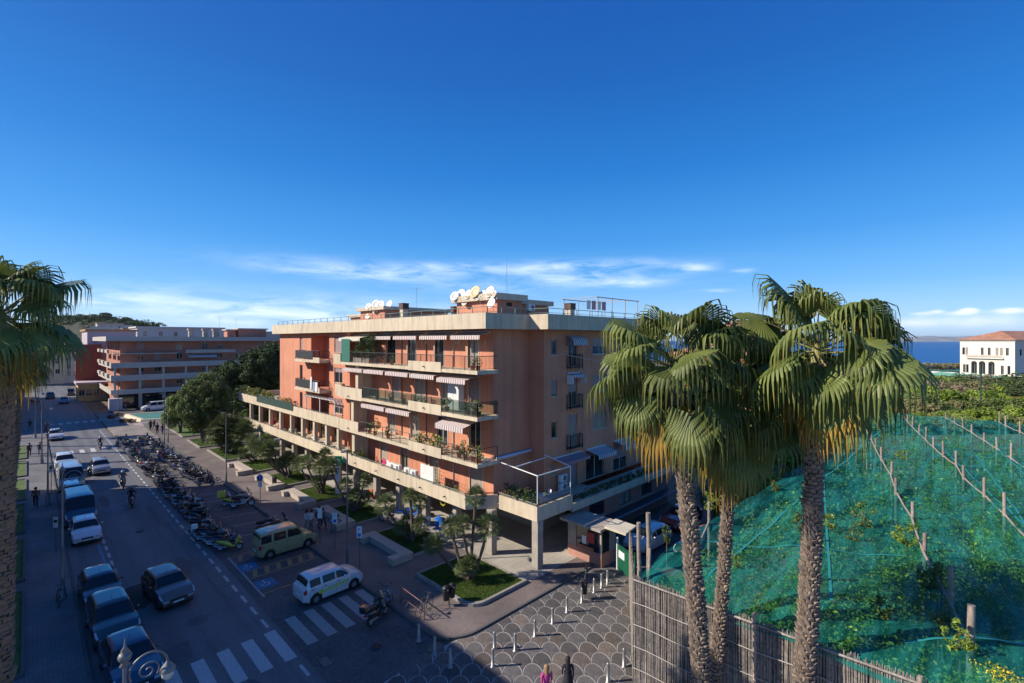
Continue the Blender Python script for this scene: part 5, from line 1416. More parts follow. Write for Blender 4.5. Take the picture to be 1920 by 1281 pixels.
# seams: strips of doubled net
sm = MB()
for (x0, y0, x1, y1) in [(24, 10.8, 29.5, 3.0), (20, 8.8, 70, 9.2), (22, 4.5, 48, 10.5), (30, -3, 74, 6.5), (21, -3.2, 60, 1.2), (24, -6, 74, 1.5), (21, 2.2, 27, -4.0)]:
    n = 40; L_ = []; d = Vector((x1 - x0, y1 - y0)).normalized(); nn_ = Vector((-d.y, d.x)) * .05
    for i in range(n + 1):
        x = x0 + (x1 - x0) * i / n; y = y0 + (y1 - y0) * i / n; L_ += [(x - nn_.x, y - nn_.y, net_z(x, y) + .03), (x + nn_.x, y + nn_.y, net_z(x, y) + .03)]
    sm.add(L_, [(2*i, 2*i+1, 2*i+3, 2*i+2) for i in range(n)], 0, True)
sm.build('seam', mat('net_seam', (.02, .24, .23), .6, var=.1), net, kind='stuff')
# posts and rails on each row
m_post = mat('weathered_post', (.27, .22, .185), .9, var=.3, scale=6, bump=.6, bscale=30, objrand=.2)
rr = random.Random(4)
ri = 0
def log(p, q, r0, r1, name='post'):
    mb = MB(); n = 5; pts = []
    for i in range(n + 1):
        t = i / n; pts.append(Vector(p).lerp(Vector(q), t) + Vector((rr.uniform(-.02, .02), rr.uniform(-.02, .02), 0)) * (0 < i < n))
    mb.tube(pts, [r0 + (r1 - r0) * i / n for i in range(n + 1)], 8); return mb
rails = MB()
for k in range(-2, 6):
    X = 22.2 + (k % 2) * 1.3; i = 0; prev = None
    while X < 85:
        Y = rowY(k, X) + rr.uniform(-.15, .15)
        if Y < 11.2 and Y > -30:
            S = X + Y; px = 960 + 907 * (X - Y) / S
            if px < 1990:
                top = rr.uniform(5.7, 6.25); r0 = .085 if not (k == 0 and X < 23) else .105
                o = log((0, 0, 0), (rr.uniform(-.1, .1), rr.uniform(-.1, .1), top), r0 * 1.15, r0).build('orchard_post', m_post, None, loc=(X, Y, 0))
                tag(o, 'weathered orchard post, %s along the %s row from the palms' % (ORD[i].replace('nearest', 'first'), ORD[k + 2].replace('nearest', 'leftmost')), 'post', 'wooden posts of the orchard rows'); i += 1
                z = net_z(X, Y) + .1
                if prev: rails.tube([prev, ((prev[0] + X) / 2, (prev[1] + Y) / 2, (prev[2] + z) / 2 - .08), (X, Y, z)], [.06, .05, .06], 6)
                prev = (X, Y, z)
        X += 4.1 * rr.uniform(.94, 1.06) if k != 0 else [5.3, 3.1, 4.9, 5.2, 5.0, 5.1][min(i, 5)]
rails.build('orchard_rail', m_post, None, label='long wooden poles lying on the net between the orchard posts', cat='poles', kind='stuff')
for (p, q, r0, lab) in [((19.15, 11.1, 0), (19.05, 11.15, 6.95), .09, 'tall grey pole at the corner of the reed fence beside the green gate'), ((21.1, 11.7, 0), (20.95, 11.75, 6.75), .11, 'tall grey pole in front of the white car in the yard'),
                        ((22.3, 9.9, 0), (22.3, 9.9, 6.1), .09, 'thin pole standing between the two left palm trunks')]:
    b = Vector(p); o = log((0, 0, 0), tuple(Vector(q) - b), r0 * 1.1, r0).build('tall_post', m_post, None, label=lab, cat='post', loc=p)
o = log((0, 0, 0), (-2.4, -1.3, -1.2), .07, .06).build('leaning_pole', m_post, None, label='loose pole leaning from the net edge down to the fence corner', cat='pole', loc=(21.2, 11.8, 5.2))
# lemon trees as one canopy below the net (sampled denser near the camera)
def canopy(n, pxr, pyr, zr, size, seed, thr=.0):
    g = np.random.default_rng(seed)
    px = g.uniform(*pxr, n); py = pyr[0] + (pyr[1] - pyr[0]) * g.uniform(0, 1, n) ** 1.0; z = g.uniform(*zr, n)
    S = 1282.7 * (15 - z) / (py - 638); D = S * (px - 960) / 907; X = (S + D) / 2; Y = (S - D) / 2
    ok = (X > 19.6) & (Y < 10.8) & (X < 79)
    X, Y, z, S = X[ok], Y[ok], z[ok], S[ok]
    # gather into crowns about every 3.6 m
    gx = np.round(X / 3.4) * 3.4; gy = np.round(Y / 3.1) * 3.1
    rr_ = np.hypot(X - gx, Y - gy); keep = rr_ < g.uniform(.6, 1.9, len(X)); X, Y, z, S = X[keep], Y[keep], z[keep], S[keep]; z = z - rr_[keep] * .22
    n = len(X); P = np.stack([X, Y, z], 1)
    nr = g.normal(size=(n, 3)) + np.array([0, 0, 1.0]); nr /= np.linalg.norm(nr, axis=1, keepdims=True)
    t = np.cross(nr, g.normal(size=(n, 3))); t /= np.linalg.norm(t, axis=1, keepdims=True); b = np.cross(nr, t); s = (size * g.uniform(.6, 1.4, n) * (S / 40) ** .5)[:, None]
    return np.stack([P - t * s, P - b * s * .5, P + t * s, P + b * s * .5], 1).reshape(-1, 3)
V = canopy(230000, (1195, 1960), (770, 1400), (3.0, 4.55), .10, 31)
idx = (np.random.default_rng(5).uniform(0, 1, len(V) // 4) < .03).astype(np.int32)
link('lemon_canopy', cloudmesh('lemon_canopy', [V], [m_lem, m_lemon], idx), kind='stuff', label='leafy lemon canopy with yellow fruit seen through the teal net', cat='foliage')
tk = MB()
for i in range(90):
    X = 20 + rr.random() ** 1.3 * 50; Y = 10 - rr.random() * 30; X = round(X / 3.4) * 3.4; Y = round(Y / 3.1) * 3.1
    if X > 19.8: tk.tube([(X, Y, 0), (X + rr.uniform(-.3, .3), Y + rr.uniform(-.3, .3), 1.6), (X + rr.uniform(-.9, .9), Y + rr.uniform(-.9, .9), 3.4)], [.1, .08, .03], 6)
tk.build('lemon_trunk', m_trunk, None, kind='stuff', label='crooked lemon tree trunks standing below the net', cat='trunks')
# sprigs growing up through the net
SPR = [(1500, 1000, 26, 1.0), (1555, 985, 26, .9), (1620, 1000, 27, 1.2), (1700, 1060, 24, 1.1), (1745, 1130, 20, 1.0), (1765, 1080, 20, .9), (1600, 1030, 25, .7), (1330, 940, 30, .9), (1455, 880, 33, .8), (1512, 905, 30, .6), (1760, 1200, 17.5, .9), (1800, 1270, 15.8, .9), (1650, 1240, 18, .8), (1380, 1150, 22, .5), (1250, 1055, 25, .6), (1690, 865, 42, .8)]
ym = [cloudmesh('foliage', [leafcloud((0, 0, .3), (.55, .55, .85), 420, .075, 300 + i, lumps=16, lump_r=.26)], [m_md, m_lem][i % 2]) for i in range(4)]
for i, (px, py, d, s) in enumerate(SPR):
    p = at(px, py, d); zz = net_z(p[0], p[1]); 
    R = empty('lemon_branch', (p[0], p[1], zz - .2), label='leafy lemon branch poking through the net, %s from the left' % ORD[sorted(q[0] for q in SPR).index(px)].replace('nearest', 'first'), cat='branch', group='branches growing through the net')
    link('foliage', ym[i % 4], R, (0, 0, .25), i, s); MB().tube([(0, 0, -1.2), (.05, 0, .3), (.1, .05, .9)], [.04, .03, .012], 5).build('stem', m_trunk, R)
# bush of yellow flowers, lower right corner
p = at(1890, 1268, 14.5)
R = empty('flowering_bush', (p[0], p[1], 3.8), label='yellow green bush at the lower right corner in front of the net', cat='bush')
link('foliage', cloudmesh('foliage', [leafcloud((0, 0, .6), (1.0, 1.0, .7), 2200, .06, 401, lumps=20), leafcloud((0, 0, .75), (1.0, 1.0, .65), 900, .04, 402, lumps=20)], [m_lem, m_lemon], np.concatenate([np.zeros(2200, int), np.ones(900, int)])), R)
MB().tube([(0, 0, -3.8), (0, 0, .5)], [.08, .04], 6).build('stem', m_trunk, R)

# ---- reed fence
fence = empty('reed_fence', (18.7, 11.2, 0), label='tall grey reed fence with wire lines along the orchard', cat='fence')
m_reed = mat('grey_reed', (.36, .32, .285), .9, var=.35, scale=1.2, bump=.4, bscale=40, col2=(.19, .165, .145), vscale=9)
def fence_run(a, b, h0, h1, n, seed):
    r = random.Random(seed); mb = MB(); a = Vector(a); b = Vector(b); d = (b - a).normalized(); nn_ = Vector((-d.y, d.x))
    L = (b - a).length
    for i in range(n):
        t = (i + r.uniform(-.4, .4)) / n; p = a + (b - a) * t + nn_ * r.uniform(-.05, .05); w = r.uniform(.02, .05); lean = r.uniform(-.05, .05)
        h = h0 + (h1 - h0) * t + r.uniform(-.10, .14); k = r.uniform(-.04, .04)
        q = [p, p + d * (lean * .5 + k), p + d * lean]
        mb.tube([(q[0].x, q[0].y, -.05), (q[1].x, q[1].y, h * .5), (q[2].x, q[2].y, h)], [w * .55, w * .5, w * .4], 4, cap=False)
    return mb
wpart(fence_run((18.75, 11.2), (19.5, -3.5), 4.62, 4.62, 760, 1), 'reeds', m_reed, fence, kind='stuff')
wpart(fence_run((18.75, 11.2), (26.3, 16.0), 4.6, 3.2, 230, 2), 'reeds', m_reed, fence, kind='stuff')
wpart(MB().box(18.86, 11.2, -.05, 18.9, 11.2, 4.5).add([(18.84, 11.2, 0), (19.59, -3.5, 0), (19.59, -3.5, 4.45), (18.84, 11.2, 4.45)], [(0, 1, 2, 3)]), 'backing_mat', mat('dark_reed_mat', (.07, .055, .045), .95, var=.3, scale=4), fence)
m_wire = mat('pale_cord', (.42, .38, .34), .8, var=.1)
for z in (4.55, 3.55, 2.6, 1.65, .7):
    w = MB(); n = 26; pts = []
    for i in range(n + 1): t = i / n; pts.append((18.68 + .75 * t, 11.2 - 14.7 * t, z + (.03 * sin(i * 1.3) if z < 4.5 else 0)))
    w.tube(pts, .045 if z > 4.5 else .018, 6); wpart(w, 'top_rail' if z > 4.5 else 'tie_wire', m_reed if z > 4.5 else m_wire, fence)
for y in (11.1, 6.3, 1.6, -3.2):
    p_ = MB().tube([(18.98, y, -.05), (18.98, y, 4.9)], .07, 7); wpart(p_, 'fence_post', m_post, fence)

# ---- scrub, trees and second net between the orchard and the sea
mats_b = [m_md, m_ol, m_dry, m_dk, m_lem, m_pl]
bm_ = [cloudmesh('foliage', [leafcloud((0, 0, .8), (1, 1, .85), 2600, .075, 500 + i, lumps=30, lump_r=.33)], m) for i, m in enumerate(mats_b)]
rr = random.Random(21)
names_b = ['green', 'olive green', 'dry brown', 'dark', 'yellow green', 'pale green']
spots = []
for i in range(34): spots.append((1640 + i * 9.2 + rr.uniform(-4, 4), 812 - rr.uniform(0, 10), rr.choice([4, 4, 5, 1]), rr.uniform(2.2, 3.2), 0))
for i in range(22): spots.append((1640 + i * 14 + rr.uniform(-6, 6), 778 + rr.uniform(-14, 16), rr.choice([5, 1, 4, 4, 1, 0]), rr.uniform(2.6, 4.4), 0))
for i in range(18): spots.append((1650 + i * 16 + rr.uniform(-6, 6), 750 + rr.uniform(-13, 13), rr.choice([2, 1, 5, 2, 3, 4]), rr.uniform(3.0, 5.0), 0))
for i in range(16): spots.append((1660 + i * 18 + rr.uniform(-8, 8), 726 + rr.uniform(-5, 5), rr.choice([2, 1, 2, 0, 3]), rr.uniform(3, 4.2), 0))
spots += [(1668, 704, 3, 7.5, 0), (1655, 708, 3, 7, 0), (1905, 752, 3, 6, 0), (1915, 745, 0, 5.5, 0), (1885, 756, 3, 5, 0), (1780, 740, 0, 5.5, 0), (1815, 746, 3, 5, 0)]
for i, (px, py, k, s, _) in enumerate(spots):
    z = 0; g_ = gnd(px, max(py, 702), 0)
    if g_[0] > 330: continue
    R = empty('bush', g_, label='%s bush in the %s scrub belt beyond the orchard, %s from the left' % (names_b[k], ['first', 'second', 'third', 'fourth', 'last'][sum(i >= q for q in (34, 56, 74, 90))], ORD[i - [0, 34, 56, 74, 90][sum(i >= q for q in (34, 56, 74, 90))]].replace('nearest', 'first')), cat='bush', group='scrub bushes before the sea')
    link('foliage', bm_[k], R, (0, 0, 0), rr.uniform(0, 6), (s * rr.uniform(.9, 1.2), s, s * rr.uniform(.55, .8)))
# bushes screening the yard behind the netting
for i in range(11):
    x = 38 + i * 3.6 + rr.uniform(-.5, .5); y = 13.6 + rr.uniform(-1.2, 1.2) + i * .2; k = rr.choice([0, 1, 3, 4, 0])
    R = empty('bush', (x, y, 0), label='%s tall bush behind the netting by the yard, %s from the cars' % (names_b[k], ORD[i]), cat='bush', group='tall bushes by the yard')
    s = rr.uniform(2.3, 3.0); link('foliage', bm_[k], R, (0, 0, 0), rr.uniform(0, 6), (s, s, s * 1.25))
# far orchard net and thin posts
V = []; F = []
for i in range(31):
    for j in range(9):
        d = 225 - j * 8; px = 1640 + i * 9.6; p = at(px, 638, d); V.append((p[0], p[1], 1.3 + .6 * mnoise.noise(Vector((i * .5, j * .6, 2))))); 
for i in range(30):
    for j in range(8): a = i * 9 + j; F.append((a, a + 1, a + 10, a + 9))
MB().add(V, F, 0, True).build('far_net', m_net, None, label='second teal net over the orchard nearer the sea', cat='netting')
hedge = [leafcloud(tuple(np.array(at(1650 + i * 9, 690, 232)) * np.array([1, 1, 0]) + np.array([0, 0, 2.4])), (3, 3, 2.2), 500, .3, 700 + i, lumps=12) for i in range(22)]
link('sea_hedge', cloudmesh('sea_hedge', hedge, m_ol), label='olive brown hedge along the cliff edge before the sea', cat='hedge', kind='stuff')
i = 0
for (px, py0, py1, d, lab) in [(1839, 755, 683, 95, 'slim green pole standing tall among the scrub before the villa')]:
    p0, p1 = at(px, py0, d), at(px, py1, d); MB().tube([(0, 0, 0), (0, 0, p1[2])], .12, 6).build('flag_pole', m_green, None, label=lab, cat='pole', loc=(p0[0], p0[1], 0))
# ------------------------------------------------------------------ vehicles
m_tyre = mat('tyre_rubber', (.018, .018, .019), .85, var=.1)
m_rim = mat('alloy_rim', (.42, .42, .44), .35, var=.05, metal=.7)
m_cglass = mat('car_glass', (.012, .016, .022), .04, var=0, spec=.5)
m_chrome = mat('bright_metal', (.6, .6, .62), .2, var=.05, metal=.9)
m_black = mat('black_plastic', (.018, .018, .02), .5, var=.1)
m_hl = mat('headlight_lens', (.42, .44, .46), .08, var=.05, spec=.9)
m_tail = mat('tail_light_red', (.45, .012, .01), .15, var=0)
m_plate = mat('number_plate_white', (.7, .7, .7), .5, var=.05)
def paint(name, col, metal=.0):
    m = mat(name, col, .28, var=.03, scale=1, metal=metal, coat=1.0); m.node_tree.nodes['Principled BSDF'].inputs['Coat IOR'].default_value = 1.75; return m
m_cglass.node_tree.nodes['Principled BSDF'].inputs['IOR'].default_value = 1.5
P_ = dict(navy=paint('navy_car_paint', (.012, .03, .075)), black=paint('black_car_paint', (.012, .013, .016)), white=paint('white_car_paint', (.62, .63, .65)),
          brown=paint('copper_brown_car_paint', (.17, .085, .06), .3), silver=paint('silver_car_paint', (.38, .39, .41), .4), sand=paint('pale_olive_car_paint', (.36, .34, .17), .1),
          red=paint('red_car_paint', (.33, .02, .02)), blue=paint('blue_car_paint', (.03, .12, .32)), yellow=paint('yellow_green_paint', (.62, .60, .02)), grey=paint('grey_car_paint', (.14, .15, .16), .3))

def lerp(pts, x):
    for (x0, z0), (x1, z1) in zip(pts[:-1], pts[1:]):
        if x0 <= x <= x1: return z0 + (z1 - z0) * (x - x0) / (x1 - x0 + 1e-9)
    return pts[0][1] if x < pts[0][0] else pts[-1][1]
CARS = {}
def car(kind, body_m, name='parked_car', lights=True):
    """kind: dict of the side profile. forward is +x"""
    K = dict(L=3.9, W=1.68, H=1.5, belt=.93, wr=.30, ax=(-1.2, 1.25), hood=.98, nose=.72, xw0=.98, xr0=.35, xr1=-1.45, xb=-1.83, side=[(-1.5, -.78), (-.70, .02), (.10, .70)], roofm=None, van=False)
    K.update(kind); L, Wd, H = K['L'], K['W'], K['H']; hw = Wd / 2; belt = K['belt']; wr = K['wr']
    top = [(-L/2, belt - .12), (-L/2 + .04, belt), (K['xb'], belt + .05), (K['xr1'], H - .05), (K['xr1'] + .35, H), (K['xr0'] - .3, H - .005), (K['xr0'], H - .05), (K['xw0'], K['hood']),
           (L/2 - .45, (K['hood'] + K['nose']) / 2 + .06), (L/2 - .14, K['nose'] + .03), (L/2, K['nose'] - .12)]
    top = sorted(top, key=lambda p: p[0])
    xs = sorted(set([round(p[0], 3) for p in top] + [round(a + wr * 1.22 * cos(t * pi / 6), 3) for a in K['ax'] for t in range(7)] + [round(-L/2 + .12, 3), round(L/2 - .06, 3), 0.0, -.5]))
    def wid(x):
        e = min(1, (L/2 - abs(x)) / .45); base = .86 if x > 0 else .90
        return hw * (base + (1 - base) * sqrt(max(0, 1 - (1 - e) ** 2)))
    def low(x):
        z = .20 + (.12 if L/2 - abs(x) < .15 else 0)
        for a in K['ax']:
            d = abs(x - a)
            if d < wr * 1.22: z = max(z, wr + sqrt(max(0, (wr * 1.22) ** 2 - d * d)))
        return z
    tf = .86 if K['van'] else .74
    def ring(x):
        t = lerp(top, x); w = wid(x); c = max(0, min(1, (t - belt - .05) / (H - belt - .1))); yr = w * (.92 - (.92 - tf) * c)
        b = min(belt, t - .03); l = low(x); zs = sorted([.62 if .62 > l + .03 else l + .03, b - .02])
        return [(0, t + .015), (yr * .6, t + .008), (yr * .93, t - .02), (yr, t - .06 if c > 0 else t - .03), (w * .975, b), (w, max(min(.66, b - .05), l + .02)), (w * .985, max(.40, l + .012)), (w * .94, l)]
    rings = [ring(x) for x in xs]; nr = 8
    mb = MB(); V = []
    for x, rg in zip(xs, rings):
        V += [(x, y, z) for y, z in rg] + [(x, -y, z) for y, z in rg[1:]]
    m_ = 2 * nr - 1; F = []
    for i in range(len(xs) - 1):
        a = i * m_; b = a + m_
        for k in range(nr - 1):
            F.append((a + k, b + k, b + k + 1, a + k + 1))
            p0 = 0 if k == 0 else nr - 1 + k; p1 = nr + k
            F.append((a + p0, a + p1, b + p1, b + p0))
    for i, s in ((0, 1), (len(xs) - 1, -1)):
        a = i * m_; loop = [a + k for k in range(nr)] + [a + nr + k for k in range(nr - 2, -1, -1)]
        F.append(tuple(loop if s > 0 else reversed(loop)))
    mb.add(V, F, 0, True)
    mb.box(-L/2 + .15, -hw + .12, .16, L/2 - .15, hw - .12, .5, 1)
    R = empty(name)
    body = mb.build('body', [body_m, m_black], R)
    md = body.modifiers.new('smooth_normals', 'WEIGHTED_NORMAL') if False else None
    for p in body.data.polygons: p.use_smooth = True
    try: body.data.set_sharp_from_angle(angle=radians(38))
    except Exception: pass
    def surf(x, k, off=.009, sgn=1):
        rg = ring(x); k0 = min(int(k), nr - 2); f = k - k0
        y = rg[k0][0] * (1 - f) + rg[k0+1][0] * f; z = rg[k0][1] * (1 - f) + rg[k0+1][1] * f
        dy = rg[k0+1][0] - rg[k0][0]; dz = rg[k0+1][1] - rg[k0][1]; l = sqrt(dy*dy + dz*dz) + 1e-9
        return Vector((x, sgn * (y - dz / l * off), z + dy / l * off))
    def panel(nm, xa, xb, ka, kb, m, sgn=None, n=5, off=.009, up=None):
        mb = MB(); rows = []
        kk = [ka + (kb - ka) * j / 6 for j in range(7)]
        for i in range(n + 1):
            x = xa + (xb - xa) * i / n; row = []
            if sgn is None: row = [surf(x, k, off, -1) for k in reversed(kk)] + [surf(x, k, off, 1) for k in kk[1:]]
            else: row = [surf(x, k, off, sgn) for k in kk]
            if up: row = [v + Vector(up) for v in row]
            rows.append(row)
        w = len(rows[0]); mb.add([v for r in rows for v in r], [(i*w+j, i*w+j+1, (i+1)*w+j+1, (i+1)*w+j) for i in range(n) for j in range(w-1)], 0, True)
        return mb.build(nm, m, R)
    fx = .012
    panel('windscreen', K['xw0'] - .07, K['xr0'] + .04, 0, 2.75, m_cglass, up=(.012, 0, .004))
    panel('rear_window', K['xr1'] - .03, K['xb'] + .06, 0, 2.6, m_cglass, up=(-.014, 0, .004))
    for s in (-1, 1):
        for (a, b) in K['side']:
            mbx = MB(); pts = []
            n = 4; topk, botk = 3.12, 3.86
            for i in range(n + 1):
                x = a + (b - a) * i / n
                pts.append((surf(x, topk, .012, s), surf(x, botk, .012, s)))
            mbx.add([v for p in pts for v in p], [(2*i, 2*i+1, 2*i+3, 2*i+2) for i in range(n)]); mbx.build('side_window', m_cglass, R)
            hx = a + .12; h = surf(hx, 4.25, .02, s); 
            MB().box(h.x - .07, h.y - .012, h.z - .015, h.x + .07, h.y + .012, h.z + .015).build('door_handle', m_black, R)
    # wheels
    for a in K['ax']:
        for s in (-1, 1):
            yw = s * (hw - .115)
            w = MB().lathe([(wr * .55, -.10), (wr * .93, -.105), (wr, -.07), (wr, .07), (wr * .93, .105), (wr * .55, .10)], 20, (0, 0, 0), axis='y').build('wheel', m_tyre, R, loc=(a, yw, wr))
            rm = MB(); rm.lathe([(.02, s * .07), (wr * .2, s * .085), (wr * .25, s * .07), (wr * .6, s * .095), (wr * .66, s * .10), (wr * .68, s * .07)], 20, axis='y')
            rm.build('rim', m_rim, w)
            g = MB()
            for q in range(6):
                t = q * pi / 3; g.lathe([(.001, s * .099), (wr * .11, s * .099)], 6, (wr * .42 * cos(t), 0, wr * .42 * sin(t)), axis='y')
            g.build('rim_opening', m_black, w, kind='stuff')
    # front and rear details
    xf = L/2; zn = K['nose']
    for s in (-1, 1):
        panel('headlight', xf - .40, xf - .05, 2.7, 4.25, m_hl, sgn=s, off=.012)
        hf = MB(); y0 = s * wid(xf) * .62; y1 = s * wid(xf) * .97; hf.box(xf - .02, y0, zn - .24, xf + .01, y1, zn - .13); hf.build('headlight_front', m_hl, R)
        panel('tail_light', -L/2 + .01, -L/2 + .17, 3.35, 4.7, m_tail, sgn=s, off=.012)
        sm2 = MB()
        for xx in sorted(set([a for a, b in K['side']] + [K['side'][-1][1] + .06])):
            v_ = [];
            for q in range(9): kq = 3.9 + 2.3 * q / 8; v_ += [surf(xx - .045, kq, .006, s), surf(xx - .033, kq, .006, s)]
            sm2.add(v_, [(2*q, 2*q+1, 2*q+3, 2*q+2) for q in range(8)])
        sm2.build('door_seam', m_black, R, kind='stuff')
        mr = MB(); pm = surf(K['xw0'] - .42, 3.95, .1, s); mr.ball((pm.x, pm.y + s * .02, pm.z + .06), .085, 8, sz=.75); mr.build('mirror', body_m, R)
    MB().box(xf - .03, -.32, .44, xf + .012, .32, .60).build('grille', m_black, R); MB().box(xf - .06, -hw * .62, .26, xf + .004, hw * .62, .36).build('lower_intake', m_black, R)
    MB().box(xf + .012, -.26, .38, xf + .026, .26, .48).build('number_plate', m_plate, R); MB().box(-L/2 - .025, -.26, .55, -L/2 - .01, .26, .66).build('number_plate', m_plate, R)
    for x in (K['xw0'] - .03,):
        w = MB()
        for yy in (-.35, .15): a_ = surf(x - .02, 1.0, .03); w.tube([(x + .0, yy, K['hood'] + .03), (x - .28, yy + .28, K['hood'] + .03 + (H - K['hood']) * .42 )], .009, 4)
        w.build('wiper', m_black, R, kind='stuff')
    a_ = MB(); a_.tube([(K['xr0'] - .25, 0, H), (K['xr0'] - .55, 0, H + .16)], .008, 4); a_.build('roof_aerial', m_black, R)
    if K.get('rails'):
        for s in (-1, 1): MB().tube([(K['xr1'] + .1, s * hw * .68, H - .01), (K['xr1'] + .2, s * hw * .68, H + .05), (K['xr0'] - .2, s * hw * .68, H + .05), (K['xr0'] - .1, s * hw * .68, H - .01)], .018, 5).build('roof_rail', m_black, R)
    return R
def set_car(R, x, y, deg, label, cat='car', group=None, z=.008):
    R.location = (x, y, z); R.rotation_euler = (0, 0, radians(deg)); tag(R, label, cat, group); return R
hatch = dict(L=3.95, W=1.70, H=1.47)
sedan = dict(L=4.25, W=1.76, H=1.47, xw0=1.0, xr0=.3, xr1=-1.35, xb=-1.9, ax=(-1.3, 1.32), hood=.96)
suv = dict(L=4.3, W=1.80, H=1.62, belt=1.0, hood=1.06, nose=.82, wr=.34, xw0=1.05, xr0=.4, xr1=-1.65, xb=-2.0, ax=(-1.3, 1.35), side=[(-1.7, -.85), (-.75, .05), (.13, .75)])
city = dict(L=3.65, W=1.60, H=1.55, belt=.98, hood=1.02, nose=.86, xw0=.98, xr0=.48, xr1=-1.5, xb=-1.72, ax=(-1.12, 1.2), side=[(-1.45, -.85), (-.72, .02), (.1, .78)], rails=False)
mpv = dict(L=4.05, W=1.68, H=1.80, belt=1.05, hood=1.08, nose=.80, xw0=1.12, xr0=.55, xr1=-1.85, xb=-1.96, ax=(-1.3, 1.3), van=True, side=[(-1.85, -1.2), (-1.05, -.25), (-.12, .85)])
vanp = dict(L=5.2, W=1.95, H=2.3, belt=1.2, hood=1.28, nose=.95, wr=.34, xw0=2.1, xr0=1.35, xr1=-2.45, xb=-2.54, ax=(-1.7, 1.75), van=True, side=[(.75, 1.6)])
minib = dict(L=4.9, W=1.9, H=1.95, belt=1.1, hood=1.16, nose=.88, wr=.33, xw0=1.7, xr0=.95, xr1=-2.2, xb=-2.38, ax=(-1.5, 1.6), van=True, side=[(-2.1, -1.1), (-1.0, -.1), (.0, 1.2)])
G_l = 'cars parked along the left kerb'
set_car(car(sedan, P_['navy']), 3.25, 27.6, -87, 'dark blue parked car nearest the camera at the left kerb', group=G_l)
set_car(car(suv, P_['black']), 3.05, 32.3, -88, 'black parked car between two other dark cars at the left kerb', group=G_l)
set_car(car(hatch, P_['black']), 2.95, 36.9, -88, 'black parked hatchback beside the street lamp, third at the left kerb', group=G_l)
set_car(car(hatch, P_['white']), 3.05, 48.9, -90, 'white parked hatchback facing the camera before the dark van', group=G_l)
set_car(car(vanp, P_['navy'], 'parked_van'), 3.0, 54.2, -90, 'tall dark blue van parked behind the white hatchback', 'van', G_l)
set_car(car(mpv, P_['silver'], 'parked_van'), 3.0, 60.2, -90, 'small silver van parked with a rounded roof in the row', 'van', G_l)
set_car(car(vanp, P_['silver'], 'parked_van'), 3.05, 66.8, -90, 'pale delivery van parked in the middle of the left row', 'van', G_l)
set_car(car(sedan, P_['grey']), 3.0, 72.8, -90, 'grey car parked between the pale van and a white car', group=G_l)
set_car(car(suv, P_['white']), 3.0, 77.6, -90, 'white parked car at the far end of the left row before the crossing', group=G_l)
def copycar(R, *a, **k): return set_car(copy_tree(R), *a, **k)
set_car(car(dict(hatch, W=1.72), P_['brown'], 'moving_car'), 5.75, 34.3, -84, 'copper brown hatchback driving towards the camera on the road')
set_car(car(city, P_['silver'], 'moving_car'), 5.75, 71.8, -90, 'silver small car driving down the road behind the two riders')
w_ = set_car(car(sedan, P_['white']), 2.95, 101.0, -92, 'white car with dark roof stopped beyond the far crossing')
set_car(car(hatch, P_['blue']), 6.0, 157, -90, 'bright blue car far up the shaded street')
set_car(car(suv, P_['black']), 4.0, 172, -90, 'dark car far up the street left of the blue one')
set_car(car(mpv, P_['black'], 'parked_van'), 8.2, 178, -90, 'dark van far up the street near the low ochre annex', 'van')
K_ = set_car(car(mpv, P_['sand'], 'parked_van'), 13.0, 35.95, 1, 'pale olive multi seat van parked nose to the kerb in the hatched bays', 'van')
PN = set_car(car(city, P_['white']), 12.65, 28.05, 2, 'white small car with yellow green lettering on its side, parked by the crossing')
# yellow-green wavy lettering band on the near side (local -y)
lm = MB()
for (x0, x1, z0, z1) in [(-.98, -.72, .56, .74), (-.66, -.5, .6, .72), (-.46, -.38, .58, .76), (-.34, -.16, .6, .72), (-.10, .02, .62, .74), (.06, .14, .6, .8), (.18, .32, .64, .76), (.36, .52, .64, .77), (.56, .64, .64, .82), (.68, .82, .67, .79), (-.9, .8, .53, .56)]:
    lm.box(x0, -.802, z0, x1, -.806, z1)
lm.build('side_lettering', mat('yellow_green_vinyl', (.55, .60, .03), .5, var=.0), PN, kind='stuff')
set_car(car(minib, P_['white'], 'parked_van'), 19.3, 127.2, 186, 'white passenger van parked behind the fountain', 'van')
set_car(car(hatch, P_['white']), 31.9, 17.9, 176, 'white car parked in the yard behind the green gate')
set_car(car(sedan, P_['red']), 37.6, 18.1, 178, 'red car parked deeper in the yard behind the white one')
set_car(car(suv, P_['black']), 33.2, 14.6, 175, 'black car in the yard half hidden by the netting edge')
set_car(car(mpv, P_['white'], 'parked_van'), 27.5, 80.5, 150, 'white van with its roof showing between the trees and terrace end', 'van')

